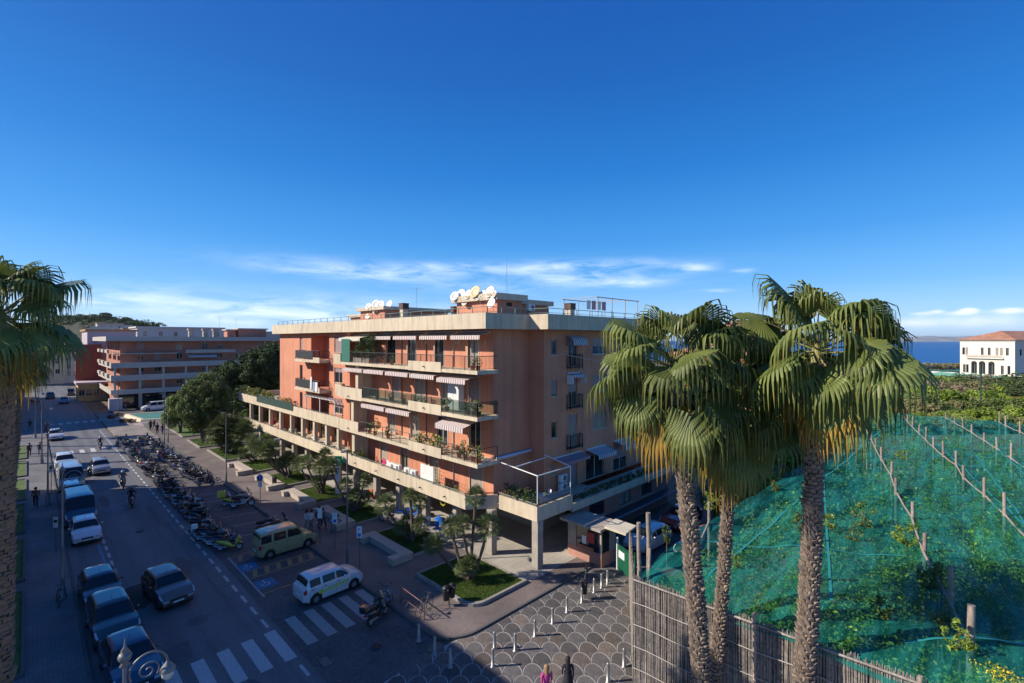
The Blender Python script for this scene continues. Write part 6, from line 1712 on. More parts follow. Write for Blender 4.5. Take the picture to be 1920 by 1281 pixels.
# ------------------------------------------------------------------ scooters and motorcycles
m_seat = mat('bike_seat', (.02, .02, .022), .6, var=.15)
SC = {n: paint('scooter_' + n, c) for n, c in dict(black=(.014, .015, .018), grey=(.13, .135, .145), white=(.55, .55, .56), blue=(.03, .07, .16), yellow=(.62, .50, .02), red=(.28, .02, .02), silver=(.33, .34, .36)).items()}
SCB = SC['black']
def wheel_b(R, x, r, w=.055, rimr=.62, nm='wheel'):
    o = MB().lathe([(r * .7, -w), (r * .93, -w), (r, 0), (r * .93, w), (r * .7, w)], 16, axis='y').build(nm, m_tyre, R, loc=(x, 0, r))
    MB().lathe([(.02, -w * .8), (r * rimr, -w * .5), (r * .74, -w * .9), (r * .74, w * .9), (r * rimr, w * .5), (.02, w * .8)], 14, axis='y').build('rim', m_rim, o)
def scooter(name='scooter', screen=True, box=None):
    R = empty(name); wheel_b(R, .62, .235); wheel_b(R, -.60, .235, .065)
    b = MB()   # rear body: lofted
    def loft(mb, secs, mi=0):
        n = 10; V = []
        for (x, z0, z1, w) in secs:
            for k in range(n):
                t = 2 * pi * k / n; V.append((x, w * cos(t), (z0 + z1) / 2 + (z1 - z0) / 2 * sin(t)))
        mb.add(V, [(i*n+k, (i+1)*n+k, (i+1)*n+(k+1) % n, i*n+(k+1) % n) for i in range(len(secs)-1) for k in range(n)] + [tuple(range(n)), tuple((len(secs)-1)*n + n-1-k for k in range(n))], mi, True)
    loft(b, [(-.92, .66, .74, .05), (-.80, .56, .78, .13), (-.55, .42, .78, .17), (-.25, .30, .74, .18), (-.05, .22, .55, .16), (.10, .20, .34, .16), (.32, .20, .34, .16), (.40, .22, .50, .19)])
    loft(b, [(.38, .24, .62, .21), (.46, .30, .86, .22), (.50, .50, 1.0, .16), (.58, .62, .92, .10), (.70, .66, .80, .04)])
    loft(b, [(.40, .38, .47, .05), (.55, .47, .55, .075), (.66, .47, .54, .075), (.84, .36, .42, .05)])
    b.build('body', SCB, R)
    s = MB(); loft(s, [(-.88, .76, .84, .08), (-.6, .74, .90, .15), (-.35, .74, .86, .16), (-.10, .70, .80, .13), (.0, .62, .72, .08)]); s.build('seat', m_seat, R)
    h = MB(); h.tube([(.56, 0, .24), (.42, 0, 1.02)], .025, 6); h.tube([(.36, -.32, 1.08), (.40, -.12, 1.03), (.40, .12, 1.03), (.36, .32, 1.08)], .018, 6); h.build('handlebar', m_black, R)
    MB().ball((.60, 0, .90), .075, 8).build('headlight', m_hl, R)
    for y in (-.34, .34): MB().tube([(.38, y * .8, 1.06), (.36, y, 1.22)], .008, 4).ball((.36, y * 1.05, 1.25), .055, 6, sz=.7).build('mirror', m_black, R)
    MB().box(-.99, -.05, .62, -.94, .05, .70).build('tail_light', m_tail, R); MB().tube([(-.2, -.17, .26), (-.85, -.2, .36)], .05, 7).build('exhaust', m_rim, R)
    if screen:
        w = MB(); n = 5; V = []
        for i in range(n + 1):
            y = -.2 + .4 * i / n; V += [(.50 - .25 * y * y * 8 * .3, y, .98), (.36 - y * y, y * .8, 1.42)]
        w.add(V, [(2*i, 2*i+2, 2*i+3, 2*i+1) for i in range(n)], 0, True); w.build('windshield', mat('tinted_screen', (.10, .11, .12), .1, var=0, spec=.8), R)
    if box:
        t = MB().box(-1.12, -.21, .86, -.74, .21, 1.2); o = t.build('top_box', box, R); bevel(o, .04, 2)
    return R
def motorbike(name='motorcycle'):
    R = empty(name); wheel_b(R, .72, .31, .055); wheel_b(R, -.66, .31, .07)
    b = MB(); b.ball((.18, 0, .86), .2, 12, sz=.75); b.v = [(x * 1 if i < 0 else .18 + (x - .18) * 1.5, y, z) for i, (x, y, z) in enumerate(b.v)]
    b.build('fuel_tank', SCB, R)
    f = MB(); f.tube([(.50, 0, .92), (.2, 0, .55), (-.3, 0, .40), (-.66, 0, .31)], .045, 6).tube([(.5, 0, .9), (.0, 0, .8), (-.6, 0, .72), (-.9, 0, .82)], .035, 6); f.build('frame', m_black, R)
    e = MB().box(-.12, -.17, .28, .34, .17, .62); bevel(e.build('engine', m_rim, R), .04, 2)
    s = MB().tube([(.0, 0, .86), (-.35, 0, .80), (-.6, 0, .86), (-.85, 0, .90)], [.11, .14, .13, .07], 8); s.build('seat', m_seat, R)
    fk = MB()
    for y in (-.09, .09): fk.tube([(.72, y, .31), (.46, y, 1.02)], .024, 6)
    fk.tube([(.34, -.36, 1.06), (.44, -.1, 1.03), (.44, .1, 1.03), (.34, .36, 1.06)], .016, 5); fk.build('fork', m_chrome, R)
    MB().ball((.60, 0, .90), .10, 8).build('headlight', m_hl, R); MB().tube([(.1, -.16, .3), (-.6, -.2, .36), (-.95, -.2, .45)], .05, 7).build('exhaust', m_chrome, R)
    MB().box(.50, -.06, .60, .92, .06, .64).build('front_mudguard', SCB, R)
    for y in (-.38, .38): MB().tube([(.34, y * .85, 1.07), (.30, y, 1.22)], .008, 4).ball((.30, y, 1.25), .05, 6, sz=.7).build('mirror', m_black, R)
    return R
proto = [scooter(), scooter('scooter', False), motorbike(), scooter('scooter', True, SCB)]
used = [False] * 4
tones = ['black', 'black', 'grey', 'black', 'silver', 'black', 'blue', 'grey', 'black', 'white', 'black', 'red']
kindn = ['scooter with a windshield', 'low scooter', 'motorcycle', 'scooter with a top box']
rb = random.Random(12)
def bike(k, x, y, deg, tone, label, group, z=.01):
    if not used[k]: R = proto[k]; used[k] = True; R['first'] = 1; del R['first']
    else: R = copy_tree(proto[k])
    R.location = (x, y, z); R.rotation_euler = (radians(rb.uniform(-9, -5)), 0, radians(deg))
    if tone != 'black': recolour(R, {'scooter_black': SC[tone]})
    elif k in (): pass
    cat = 'motorcycle' if k == 2 else 'scooter'
    R.name = cat; return tag(R, label, cat, group)
# copies must come from the untouched black prototypes: first ones placed stay black
row = []
y = 46.9; i = 0
while y < 89.5 and i < 46:
    k = rb.choice([0, 0, 1, 2, 3, 0, 1]) if i > 3 else [1, 0, 2, 3][i]; tone = 'black' if i < 4 else rb.choice(tones)
    x = 10.05 + rb.uniform(-.2, .2) - (y - 47) * .008
    row.append((k, x, y, -38 + rb.uniform(-7, 7) + (180 if rb.random() < .35 else 0), tone)); y += rb.uniform(.80, 1.02) if not (i in (9, 22)) else 1.7; i += 1
for i, (k, x, y, a, t) in enumerate(row):
    bike(k, x, y, a, t, '%s %s, %s from the near end of the long row' % (t, kindn[k], ORD[i].replace('nearest', 'first')), 'two wheelers in the long row beside the dashed line')
y = 57.6; i = 0
while y < 76:
    k = rb.choice([0, 1, 2, 3, 0]); t = rb.choice(tones)
    if y > 73.5 and i: t = 'white'
    bike(k, 12.9 + rb.uniform(-.2, .2) - (y - 57) * .03, y, -36 + rb.uniform(-7, 7), t, '%s %s, %s from the near end of the kerb side row' % (t, kindn[k], ORD[i].replace('nearest', 'first')), 'two wheelers in the row near the kerb'); y += rb.uniform(.85, 1.1) if i != 6 else 2.0; i += 1
for i, (x, y) in enumerate([(12.6, 81.3), (12.5, 82.4), (12.3, 85.2), (12.1, 86.2), (12.2, 87.3), (12.0, 88.4)]):
    k = rb.choice([0, 1, 2]); bike(k, x, y, -40 + rb.uniform(-8, 8), 'black' if i % 3 else 'grey', '%s %s, %s of the six parked by the plaza planter' % ('black' if i % 3 else 'grey', kindn[k], ORD[i]), 'two wheelers by the planter')
near = [(3, 9.55, 41.9, 'black'), (0, 9.75, 41.0, 'silver'), (2, 9.9, 40.2, 'black'), (0, 10.05, 39.4, 'blue'), (1, 10.2, 38.7, 'yellow'), (1, 9.5, 42.8, 'grey'), (2, 9.6, 43.7, 'black'), (0, 9.7, 44.6, 'black')]
for i, (k, x, y, t) in enumerate(near):
    R = bike(k, x, y, -30 + rb.uniform(-6, 6), t, ('%s %s, %s in the separate group before the hatched bays' % (t, kindn[k], ORD[i])), 'two wheelers in the group before the bays')
    if i == 0:
        for c in R.children:
            if c.name.startswith('top_box'): c.material_slots[0].link = 'OBJECT'; c.material_slots[0].material = m_whitep
        R['label'] = 'black scooter carrying a big white top box in the group before the bays'
R = bike(1, 13.1, 49.0, -20, 'yellow', 'yellow delivery scooter near the kerb', None); b = MB().box(-1.2, -.3, .82, -.55, .3, 1.42).build('delivery_box', SC['yellow'], R); bevel(b, .05, 2); R['label'] = 'scooter with a large yellow delivery box standing near the kerb'
bike(1, 13.6, 49.9, 160, 'white', 'white low scooter just behind the yellow delivery scooter', None); bike(2, 13.6, 47.9, -15, 'black', 'black motorcycle in front of the yellow delivery scooter by the kerb', None)
bike(0, 14.0, 48.6, 10, 'silver', 'silver scooter with a windshield pointing at the kerb beside the delivery scooter', None)
bike(2, 13.3, 40.4, 12, 'black', 'black motorcycle parked behind the pale olive van', None); bike(0, 13.9, 39.6, 8, 'black', 'black scooter close to the kerb behind the pale olive van', None)
bike(3, 13.25, 23.4, 22, 'black', 'black scooter with top box parked at the right end of the crossing', None); bike(1, 14.1, 24.2, 28, 'grey', 'grey scooter tucked against the kerb at the crossing end', None)
bike(2, 20.7, 35.0, 100, 'black', 'black motorcycle parked on the plaza between the palm lawns', None, z=.13)
bike(0, 4.8, 71.6, -90, 'black', 'black scooter double parked beside the grey car of the left row', None)
bike(3, 1.2, 160, 40, 'black', 'scooter far up the street on the left side', None)

# ------------------------------------------------------------------ bicycles
def bicycle(x, y, deg, label, z=.02, lean=0):
    R = empty('bicycle', (x, y, z), radians(deg), label, 'bicycle'); R.rotation_euler[0] = radians(lean)
    for xx in (-.5, .5):
        n = 18; MB().tube([(xx + .33 * cos(2*pi*k/n), 0, .34 + .33 * sin(2*pi*k/n)) for k in range(n + 1)], .018, 5, cap=False).build('wheel', m_tyre, R)
    f = MB()
    for a, b in [((-.5, 0, .34), (-.12, 0, .3)), ((-.12, 0, .3), (-.2, 0, .85)), ((-.2, 0, .8), (.36, 0, .82)), ((-.12, 0, .3), (.38, 0, .75)), ((-.5, 0, .34), (-.2, 0, .8)), ((.5, 0, .34), (.34, 0, .95))]: f.tube([a, b], .017, 5)
    f.build('frame', SC['grey'], R); MB().tube([(.3, -.25, 1.0), (.34, 0, .97), (.3, .25, 1.0)], .013, 5).build('handlebar', m_black, R); MB().box(-.3, -.06, .86, -.08, .06, .91).build('saddle', m_seat, R)
bicycle(15.25, 22.0, 20, 'bicycle standing in the rack near the corner lawn', .14)
bicycle(1.15, 37.3, 92, 'bicycle leaning on the street lamp at the left pavement', .13, 8)
bicycle(24.5, 18.0, 30, 'bicycle locked among the bollards near the gate', .05)
# ------------------------------------------------------------------ street furniture
m_steel = mat('brushed_steel', (.30, .295, .285), .4, var=.15, metal=.6)
m_lamp = mat('grey_lamp_paint', (.10, .105, .11), .5, var=.1)
m_lampo = mat('ornate_lamp_grey', (.20, .20, .205), .45, var=.12, scale=8, metal=.3)
def pxg(px, py, z=.0): return gnd(px, py, z)
bol = [(785, 1202), (815, 1227), (844, 1251), (924, 1250), (927, 1217), (966, 1220), (1003, 1193), (1036, 1169), (1063, 1148), (1091, 1130), (1114, 1111), (1139, 1095), (1140, 1279), (1170, 1250), (1128, 1102)]
bm1 = MB().lathe([(.13, 0), (.13, .02), (.07, .03), (.07, .76), (.06, .81), (.035, .845), (.001, .86)], 14).mesh('bollard', m_steel)
for i, (px, py) in enumerate(sorted(bol)):
    g_ = pxg(px, py, .03)
    if i < 1: g_ = (*pxg(px, py, .12)[:2], .12)
    link('bollard', bm1, None, g_, label='steel bollard, %s from the left on the scalloped plaza' % ORD[i].replace('nearest', 'first'), cat='bollard', group='steel bollards on the plaza')
# slim lamp posts
def slim_lamp(px, py, h, label, deg=225):
    x, y, _ = pxg(px, py, .12); R = empty('street_lamp', (x, y, .12), radians(deg), label, 'street lamp', 'slim lamp posts of the plaza')
    MB().tube([(0, 0, 0), (0, 0, 1.0), (0, 0, 1.02), (0, 0, h)], [.085, .08, .06, .05], 10).build('pole', m_lamp, R)
    MB().lathe([(.14, 0), (.14, .04), (.10, .06)], 10).build('base', m_lamp, R)
    MB().tube([(0, 0, h - .05), (.45, 0, h + .05)], .03, 6).build('arm', m_lamp, R)
    MB().box(.3, -.11, h + .02, .85, .11, h + .09).build('lamp_head', m_lamp, R)
slim_lamp(651, 1060, 7.6, 'slim dark lamp post behind the white small car at the kerb')
slim_lamp(424, 905, 7.3, 'slim dark lamp post at the kerb beside the second scooter row')
slim_lamp(308, 834, 7.3, 'slim dark lamp post near the fountain, left of a pair')
slim_lamp(315, 830, 6.6, 'slim dark lamp post near the fountain, right of a pair')
slim_lamp(222, 772, 6.6, 'slim lamp post on the corner before the far shops')
# ornate lamps with scroll arm
def ornate(x, y, label, H=7.75, first=None):
    if first: R = copy_tree(first); R.location = (x, y, .12); R['label'] = label; return R
    R = empty('ornate_lamp', (x, y, .12), 0, label, 'street lamp', 'ornate lamps along the left pavement')
    MB().lathe([(.22, 0), (.22, .12), (.16, .18), (.17, .5), (.11, .62), (.09, 1.1), (.115, 1.14), (.08, 1.2), (.065, 3.0), (.08, 3.04), (.055, 3.1), (.042, H - .55)], 12).build('pole', m_lampo, R)
    MB().lathe([(.042, H - .62), (.11, H - .58), (.06, H - .52), (.12, H - .44), (.145, H - .36), (.11, H - .29), (.05, H - .26), (.085, H - .22), (.03, H - .14), (.012, H + .05), (.001, H + .1)], 14).build('finial', m_lampo, R)
    a = MB(); c = (.46, 0, H - .87); n = 20
    a.tube([(c[0] + .38 * cos(radians(t)), 0, c[2] + .38 * sin(radians(t))) for t in [205 - 205 * i / n for i in range(n + 1)]], .026, 7)
    a.tube([(.04, 0, H - 1.6), (.08, 0, H - 1.35), (.15, 0, H - 1.2)], .024, 6)
    sp = [(c[0] - .02 + (.24 - .19 * i / 24) * cos(radians(-40 + i * 22)), 0, c[2] - .05 + (.24 - .19 * i / 24) * sin(radians(-40 + i * 22))) for i in range(25)]
    a.tube(sp, .018, 6); a.build('scroll_arm', m_lampo, R)
    l = (c[0] + .38, 0, c[2]); 
    MB().lathe([(.03, .02), (.06, -.04), (.13, -.12), (.17, -.2), (.17, -.23)], 12, l).build('lantern_hood', m_lampo, R)
    MB().lathe([(.14, -.23), (.13, -.36), (.06, -.44), (.001, -.46)], 12, l).build('lantern_glass', mat('frosted_glass', (.6, .6, .56), .3, var=0), R)
    return R
O1 = ornate(1.62, 14.6, 'ornate scroll lamp top in the foreground over the dark blue car')
for (x, y, lab) in [(1.39, 38.1, 'ornate scroll lamp beside the bicycle, next after the foreground one'), (1.25, 60.4, 'ornate scroll lamp beside the silver van on the left pavement'), (1.15, 81.2, 'ornate scroll lamp near the far crossing'), (.75, 103, 'ornate scroll lamp past the far crossing in the sun'), (1.0, 125, 'ornate scroll lamp in the shade at the street end')]: ornate(x, y, lab, first=O1)
# benches
m_bench = mat('pale_bench_stone', (.42, .36, .30), .8, var=.15, scale=4, bump=.3, bscale=20)
for i, (yy, xx) in enumerate([(28.0, 18.5), (36.2, 18.5), (43.2, 18.35), (50.6, 18.25), (58.6, 17.75)]):
    R = empty('stone_bench', (xx, yy, .12), 0, 'angled pale stone bench edging the %s lawn from the corner' % ['second', 'third', 'fourth', 'fifth', 'sixth'][i], 'bench', 'stone benches on the plaza')
    L_ = 5.2
    MB().box(-.72, .02, 0, -.02, L_, .38).build('bench_base', m_bench, R); MB().box(-.78, -.02, .384, .0, L_ + .04, .47).build('seat_slab', m_bench, R)
    MB().box(-1.55, .02, 0, -.74, .62, .36).build('bench_arm', m_bench, R); MB().box(-1.6, -.02, .364, -.79, .66, .46).build('seat_slab', m_bench, R)
    MB().box(-1.2, L_ - .6, 0, -.74, L_, .36).build('bench_arm', m_bench, R); MB().box(-1.25, L_ - .64, .364, -.79, L_ + .04, .46).build('seat_slab', m_bench, R)
# litter bins
def bin_(px, py, z, label, twin=False):
    x, y, _ = pxg(px, py, z); R = empty('litter_bin', (x, y, z), 0, label, 'litter bin')
    MB().tube([(0, 0, 0), (0, 0, 1.15)], .035, 6).build('post', m_black, R)
    for s in ((-1, 1) if twin else (1,)):
        MB().lathe([(.15, .35), (.2, .9), (.21, .92), (.19, .93), (.17, .8), (.001, .8)], 12, (s * .22, 0, 0)).build('bucket', m_black, R); MB().lathe([(.2, 1.0), (.17, 1.1), (.001, 1.13)], 12, (s * .22, 0, 0)).build('lid', m_black, R)
bin_(842, 1134, .12, 'black twin litter bin at the edge of the nearest lawn', True); bin_(454, 862, .2, 'black litter bin on the lawn behind the slim lamp post'); bin_(511, 915, .12, 'black litter bin beside the bench on the fifth lawn'); bin_(1091, 1127, .03, 'black litter bin standing among the bollards')
# signposts
m_sblue = mat('blue_sign_face', (.02, .13, .5), .5, var=0)
def text(body, size, m, par, loc, rot, name='lettering'):
    c = bpy.data.curves.new(name, 'FONT'); c.body = body; c.size = size; c.align_x = 'CENTER'; c.align_y = 'CENTER'; c.extrude = .002
    o = bpy.data.objects.new(name, c); dg = bpy.context.evaluated_depsgraph_get(); COL.objects.link(o)
    me = bpy.data.meshes.new_from_object(o.evaluated_get(bpy.context.evaluated_depsgraph_get())); bpy.data.objects.remove(o)
    me.materials.clear(); me.materials.append(m); t = bpy.data.objects.new(name, me); COL.objects.link(t); t.parent = par; t.location = loc; t.rotation_euler = rot; return t
def signpost(px, py, h, label, face='rect', z=.12, deg=-135):
    x, y, _ = pxg(px, py, z); R = empty('signpost', (x, y, z), radians(deg), label, 'signpost')
    MB().tube([(0, 0, 0), (0, 0, h)], .03, 6).build('pole', m_lamp, R)
    if face == 'round':
        MB().lathe([(.001, .032), (.28, .032), (.28, .042), (.001, .042)], 20, (0, 0, h - .3), axis='x').build('sign_disc', m_sblue, R); MB().box(.043, -.03, h - .45, .047, .03, h - .2).build('arrow', m_whitep, R)
        MB().box(.032, -.17, h - 1.15, .04, .17, h - .66).build('sign_plate', m_whitep, R)
    else:
        p = MB().box(.032, -.17, h - .75, .04, .17, h).build('sign_plate', m_whitep, R)
        if face == 'wheel': text('P', .28, m_sblue, p, (.046, 0, h - .22), (pi/2, 0, pi/2)); MB().box(.041, -.11, h - .68, .044, .11, h - .46).build('symbol_panel', m_sblue, p)
        elif face == 'plain': MB().box(.041, -.12, h - .4, .044, .12, h - .2).build('symbol_panel', m_black, p)
signpost(600, 1019, 2.6, 'small white signpost left of three behind the olive van'); signpost(628, 1030, 2.6, 'small white signpost behind the front of the olive van', 'wheel'); signpost(674, 1064, 2.7, 'white parking signpost just right of the slim lamp post', 'wheel')
signpost(488, 945, 2.7, 'blue round traffic sign on a post at the kerb', 'round'); signpost(105, 1036, 2.5, 'white signpost on the left pavement by the parked hatchback', 'plain'); signpost(96, 930, 3.0, 'narrow signpost behind the ornate lamp on the left pavement', 'plain')
# pharmacy sign on white column
x, y = 21.0, 44.6
R = empty('pharmacy_sign', (x, y, .12), radians(-135), 'green pharmacy sign with a white cross on top of a white column', 'sign')
MB().box(-.12, -.22, 0, .12, .22, 2.9).build('column', m_whitep, R); g = MB().box(-.10, -.36, 2.9, .10, .36, 3.75).build('sign_box', mat('pharmacy_green', (.01, .42, .16), .4, var=0), R)
MB().box(.101, -.05, 3.1, .115, .05, 3.55).box(.101, -.22, 3.27, .1149, -.052, 3.38).box(.101, .052, 3.27, .1149, .22, 3.38).build('cross', m_whitep, g)
# bike rack
R = empty('bicycle_rack', (14.95, 22.7, .12), radians(88), 'red brown tubular bicycle rack at the rounded kerb corner', 'bicycle rack')
m_rack = mat('rack_brown_paint', (.14, .07, .06), .5, var=.1)
rk = MB(); rk.tube([(-1.2, 0, 0), (-1.2, 0, .85), (1.2, 0, .85), (1.2, 0, 0)], .03, 6).tube([(-1.2, 0, .3), (1.2, 0, .3)], .02, 6); rk.build('frame', m_rack, R)
for k in range(6):
    n = 12; MB().tube([(-.9 + k * .36 + .0, .22 * cos(pi * q / n) * 1.4, .12 + .34 * sin(pi * q / n)) for q in range(n + 1)], .012, 5).build('hoop', m_rack, R)
# a ball of dry palm leaf lying by the kerb
# ------------------------------------------------------------------ kiosk, gate and yard
m_dust = mat('dusty_pink_render', (.40, .2, .15), .9, var=.15)
K2 = empty('porter_booth', (27.2, 19.6, 0), 0, 'small flat roofed porter booth beside the arcade corner with posters in its window', 'booth')
LOCAL.add('none')
wpart(MB().box(26.6, 18.3, 0, 28.3, 18.42, .9).box(26.6, 18.43, 0, 26.72, 21.1, .9), 'base_wall', m_dust, K2)
wpart(MB().box(26.75, 18.45, 0, 28.2, 21.1, .02).box(28.2, 18.43, 0, 28.3, 21.1, 2.5).box(26.62, 18.32, .9, 26.74, 18.44, 2.5).box(26.62, 20.4, .9, 26.74, 21.1, 2.5).box(27.6, 18.32, .9, 28.3, 18.42, 2.5), 'frame', m_concrete, K2)
wpart(MB().box(26.66, 18.45, .9, 26.69, 20.4, 2.5), 'window', m_glass, K2); wpart(MB().box(26.75, 18.36, .9, 27.6, 18.39, 2.5), 'window', m_glass, K2)
po = wpart(MB().box(26.64, 18.9, 1.4, 26.655, 19.5, 2.1), 'poster', mat('red_poster', (.45, .04, .04), .6, var=.1), K2); wpart(MB().box(26.64, 19.55, 1.2, 26.655, 19.9, 1.75), 'poster', m_whitep, K2)
wpart(MB().box(26.5, 18.9, .9, 26.6, 20.2, 1.15), 'planter', mat('planter_terracotta', (.38, .15, .08), .9), K2)
wpart(MB().box(26.2, 18.1, 2.5, 28.5, 21.5, 2.66), 'roof', m_concrete, K2)
cn = MB().box(-.85, -.75, 0, .85, .75, .14).build('canopy', mat('pale_stone', (.62, .55, .42), .8, var=.1), K2); cn.location = Vector((27.6, 17.5, 2.62)) - K2.location; cn.rotation_euler = (radians(5), 0, radians(8))
G2 = empty('green_gate', (26.9, 16.7, 0), 0, 'green metal gate with spiked bars and a white notice closing the yard', 'gate')
a, b = Vector((27.25, 17.5)), Vector((26.45, 15.75)); d = (b - a).normalized(); nn_ = Vector((-d.y, d.x)); m_gg = mat('gate_green_paint', (.02, .16, .085), .5, var=.12)
gp = MB(); L_ = (b - a).length
gp.prism([tuple(a - nn_ * .01), tuple(b - nn_ * .01), tuple(b + nn_ * .01), tuple(a + nn_ * .01)], .15, 1.55); wpart(gp, 'panel', m_gg, G2)
for i in range(14):
    p = a + d * (L_ * (i + .5) / 14) - nn_ * .03; wpart(MB().box(p.x - .02, p.y - .02, .08, p.x + .02, p.y + .02, 1.75), 'bar', m_gg, G2)
q = a + d * .9 - nn_ * .06; q2 = a + d * .25 - nn_ * .06
wpart(MB().prism([tuple(q2), tuple(q), tuple(q - nn_ * .01), tuple(q2 - nn_ * .01)], .95, 1.4), 'notice', m_whitep, G2)
wpart(MB().box(a.x - .05, a.y - .05, 0, a.x + .05, a.y + .05, 2.1), 'gate_post', m_whitep, G2); wpart(MB().box(b.x - .05, b.y - .05, 0, b.x + .05, b.y + .05, 1.9), 'gate_post', m_gg, G2)
CP = empty('yard_canopy', (30, 20.9, 0), 0, 'low dark canopy along the annex wall above the yard cars', 'canopy')
wpart(MB().box(28.6, 20.7, 1.2, 42, 21.55, 1.27), 'roof', mat('dark_roof_sheet', (.04, .042, .05), .6, var=.2), CP); wpart(MB().box(28.6, 20.62, 1.18, 42, 20.69, 1.3), 'edge_beam', mat('grey_blue_beam', (.25, .28, .33), .6), CP)
for x in (28.8, 32.1, 35.4, 38.7): wpart(MB().box(x - .04, 20.7, 0, x + .04, 20.78, 1.19), 'support', m_lamp, CP)
# yellow litter and sign at entrance
# ------------------------------------------------------------------ things on terraces, balconies and roof
def pot_plant(x, y, z, kind, s, label, grp='potted plants on the balconies', potm=None):
    R = empty('potted_plant', (x, y, z), 0, label, 'potted plant', grp)
    MB().lathe([(.001, 0), (.13, 0), (.18, .3), (.2, .31), (.2, .35), (.16, .35), (.15, .3), (.001, .3)], 10).build('pot', potm or mat('clay_pot', (.36, .15, .085), .9, var=.15), R)
    link('foliage', PLM[kind], R, (0, 0, .3), rb.uniform(0, 6), s * 1.3)
    return R
PLM = [cloudmesh('foliage', [leafcloud((0, 0, .32), (.36, .36, .4), 260, .05, 900 + i, lumps=12)], m) for i, m in enumerate([m_md, m_dk, m_pl, m_lem])]
PLM.append(cloudmesh('foliage', [leafcloud((0, 0, .32), (.4, .4, .36), 220, .045, 950, lumps=12), leafcloud((0, 0, .42), (.4, .4, .34), 60, .05, 951, lumps=12)], [m_md, mat('orange_petal', (.6, .2, .04), .6)], np.concatenate([np.zeros(220, int), np.ones(60, int)])))
PLM.append(cloudmesh('foliage', [leafcloud((0, 0, .3), (.4, .4, .36), 220, .045, 960, lumps=12), leafcloud((0, 0, .4), (.4, .4, .34), 70, .045, 961, lumps=12)], [m_dk, mat('pink_petal', (.5, .06, .16), .6)], np.concatenate([np.zeros(220, int), np.ones(70, int)])))
kn = ['leafy green', 'dark green', 'pale green', 'yellow green', 'orange flowering', 'pink flowering']
fln = ['top', 'upper middle', 'lower middle', 'long terrace']
plants = [(0, 24.95, 4, .7), (0, 25.5, 1, .6), (0, 36.0, 2, .6), (0, 39.5, 1, 1.0), (1, 24.9, 0, 1.0), (1, 25.4, 2, .9), (1, 26.0, 4, .9), (1, 28.4, 0, 1.0), (1, 30.1, 5, .6), (1, 31.3, 1, .6), (1, 32.4, 2, .8), (1, 34.2, 5, .6), (1, 36.1, 1, .6), (1, 38.4, 3, .5),
          (2, 24.9, 2, 1.0), (2, 25.5, 4, 1.0), (2, 26.3, 2, 1.2), (2, 27.0, 1, .9), (2, 29.2, 3, 1.1), (2, 30.2, 3, 1.2), (2, 31.2, 0, 1.1), (2, 32.0, 3, 1.1), (2, 36.6, 1, .9), (2, 38.8, 0, 1.3), (2, 39.8, 1, .9), (3, 27.6, 2, .8), (3, 28.8, 1, .8), (3, 30.0, 0, .7), (3, 42.0, 0, 1.2), (3, 42.8, 1, 1.2), (3, 44, 0, 1.0), (3, 48.7, 2, .7), (3, 57.2, 3, .7)]
for i, (k, y, kd, s) in enumerate(plants):
    xx = (XB + .38) if k < 3 else 21.95 + (y < 27) * .4
    pot_plant(xx, y, FL[k], kd, s, '%s potted plant on the %s balcony, %s from its right end' % (kn[kd], fln[k], ORD[i - [0, 4, 14, 25][k]].replace('nearest', 'first')))
# terrace corner greenery
for i, (x, y, kd, s) in enumerate([(23.8, 24.2, 5, 1.3), (23.75, 23.5, 0, 1.3), (23.75, 22.8, 1, 1.2), (23.75, 22.1, 0, 1.3), (23.75, 21.5, 1, 1.0), (24.6, 21.6, 2, .8)]):
    pot_plant(x, y, 3.7, kd, s, '%s plant of the corner terrace hedge, %s from the chamfered end' % (kn[kd], ORD[i].replace('nearest', 'first')), 'plants on the corner terrace')
for i, y in enumerate([65.5, 66.6, 67.8, 69, 70.2, 71.4, 72.6, 73.8, 75.2, 76.2]): pot_plant(21.95, y, 6.9, [3, 4, 3, 1, 0][i % 5], 1.5, '%s plant on the far roof terrace edge, %s from its near end' % (kn[[3, 4, 3, 1, 0][i % 5]], ORD[i].replace('nearest', 'first')), 'plants on the far terrace')
for i, y in enumerate([58.5, 60, 61.2, 62.6, 64.2]): pot_plant(22.05, y, 6.62, [5, 2, 4, 2, 5][i], 1.3, '%s plant behind the green terrace screen, %s from the near end' % (kn[[5, 2, 4, 2, 5][i]], ORD[i].replace('nearest', 'first')), 'plants on the far terrace')
# large shrub on the top balcony
R = empty('balcony_shrub', (21.9, 41.3, FL[0]), 0, 'large rounded evergreen shrub growing over the rail of the top balcony', 'shrub')
link('foliage', cloudmesh('foliage', [leafcloud((0, 0, 1.3), (.75, 2.3, 1.2), 4500, .07, 971, lumps=34), leafcloud((.2, -1.4, 2.2), (.6, .9, .7), 1200, .06, 972, lumps=14)], m_dk), R); MB().box(-.3, -1.9, 0, .3, 1.9, .45).build('planter', m_concrete, R)
wpart(MB().box(XB + .04, 42.9, FL[0] + .05, XB + .06, 44.6, FL[0] + 2.2), 'green_blind', mat('green_blind_cloth', (.02, .14, .10), .8, var=.1), B1)
# planter greenery on the side wing
R = empty('hanging_greenery', (34, 21.2, 3.1), 0, 'trailing dark greenery filling the planter band of the side wing', 'plants')
link('foliage', cloudmesh('foliage', [leafcloud((-6.6 + i * 1.0, .25, .5), (.75, .4, .5), 420, .06, 980 + i, lumps=14) for i in range(14)], m_dk), R)
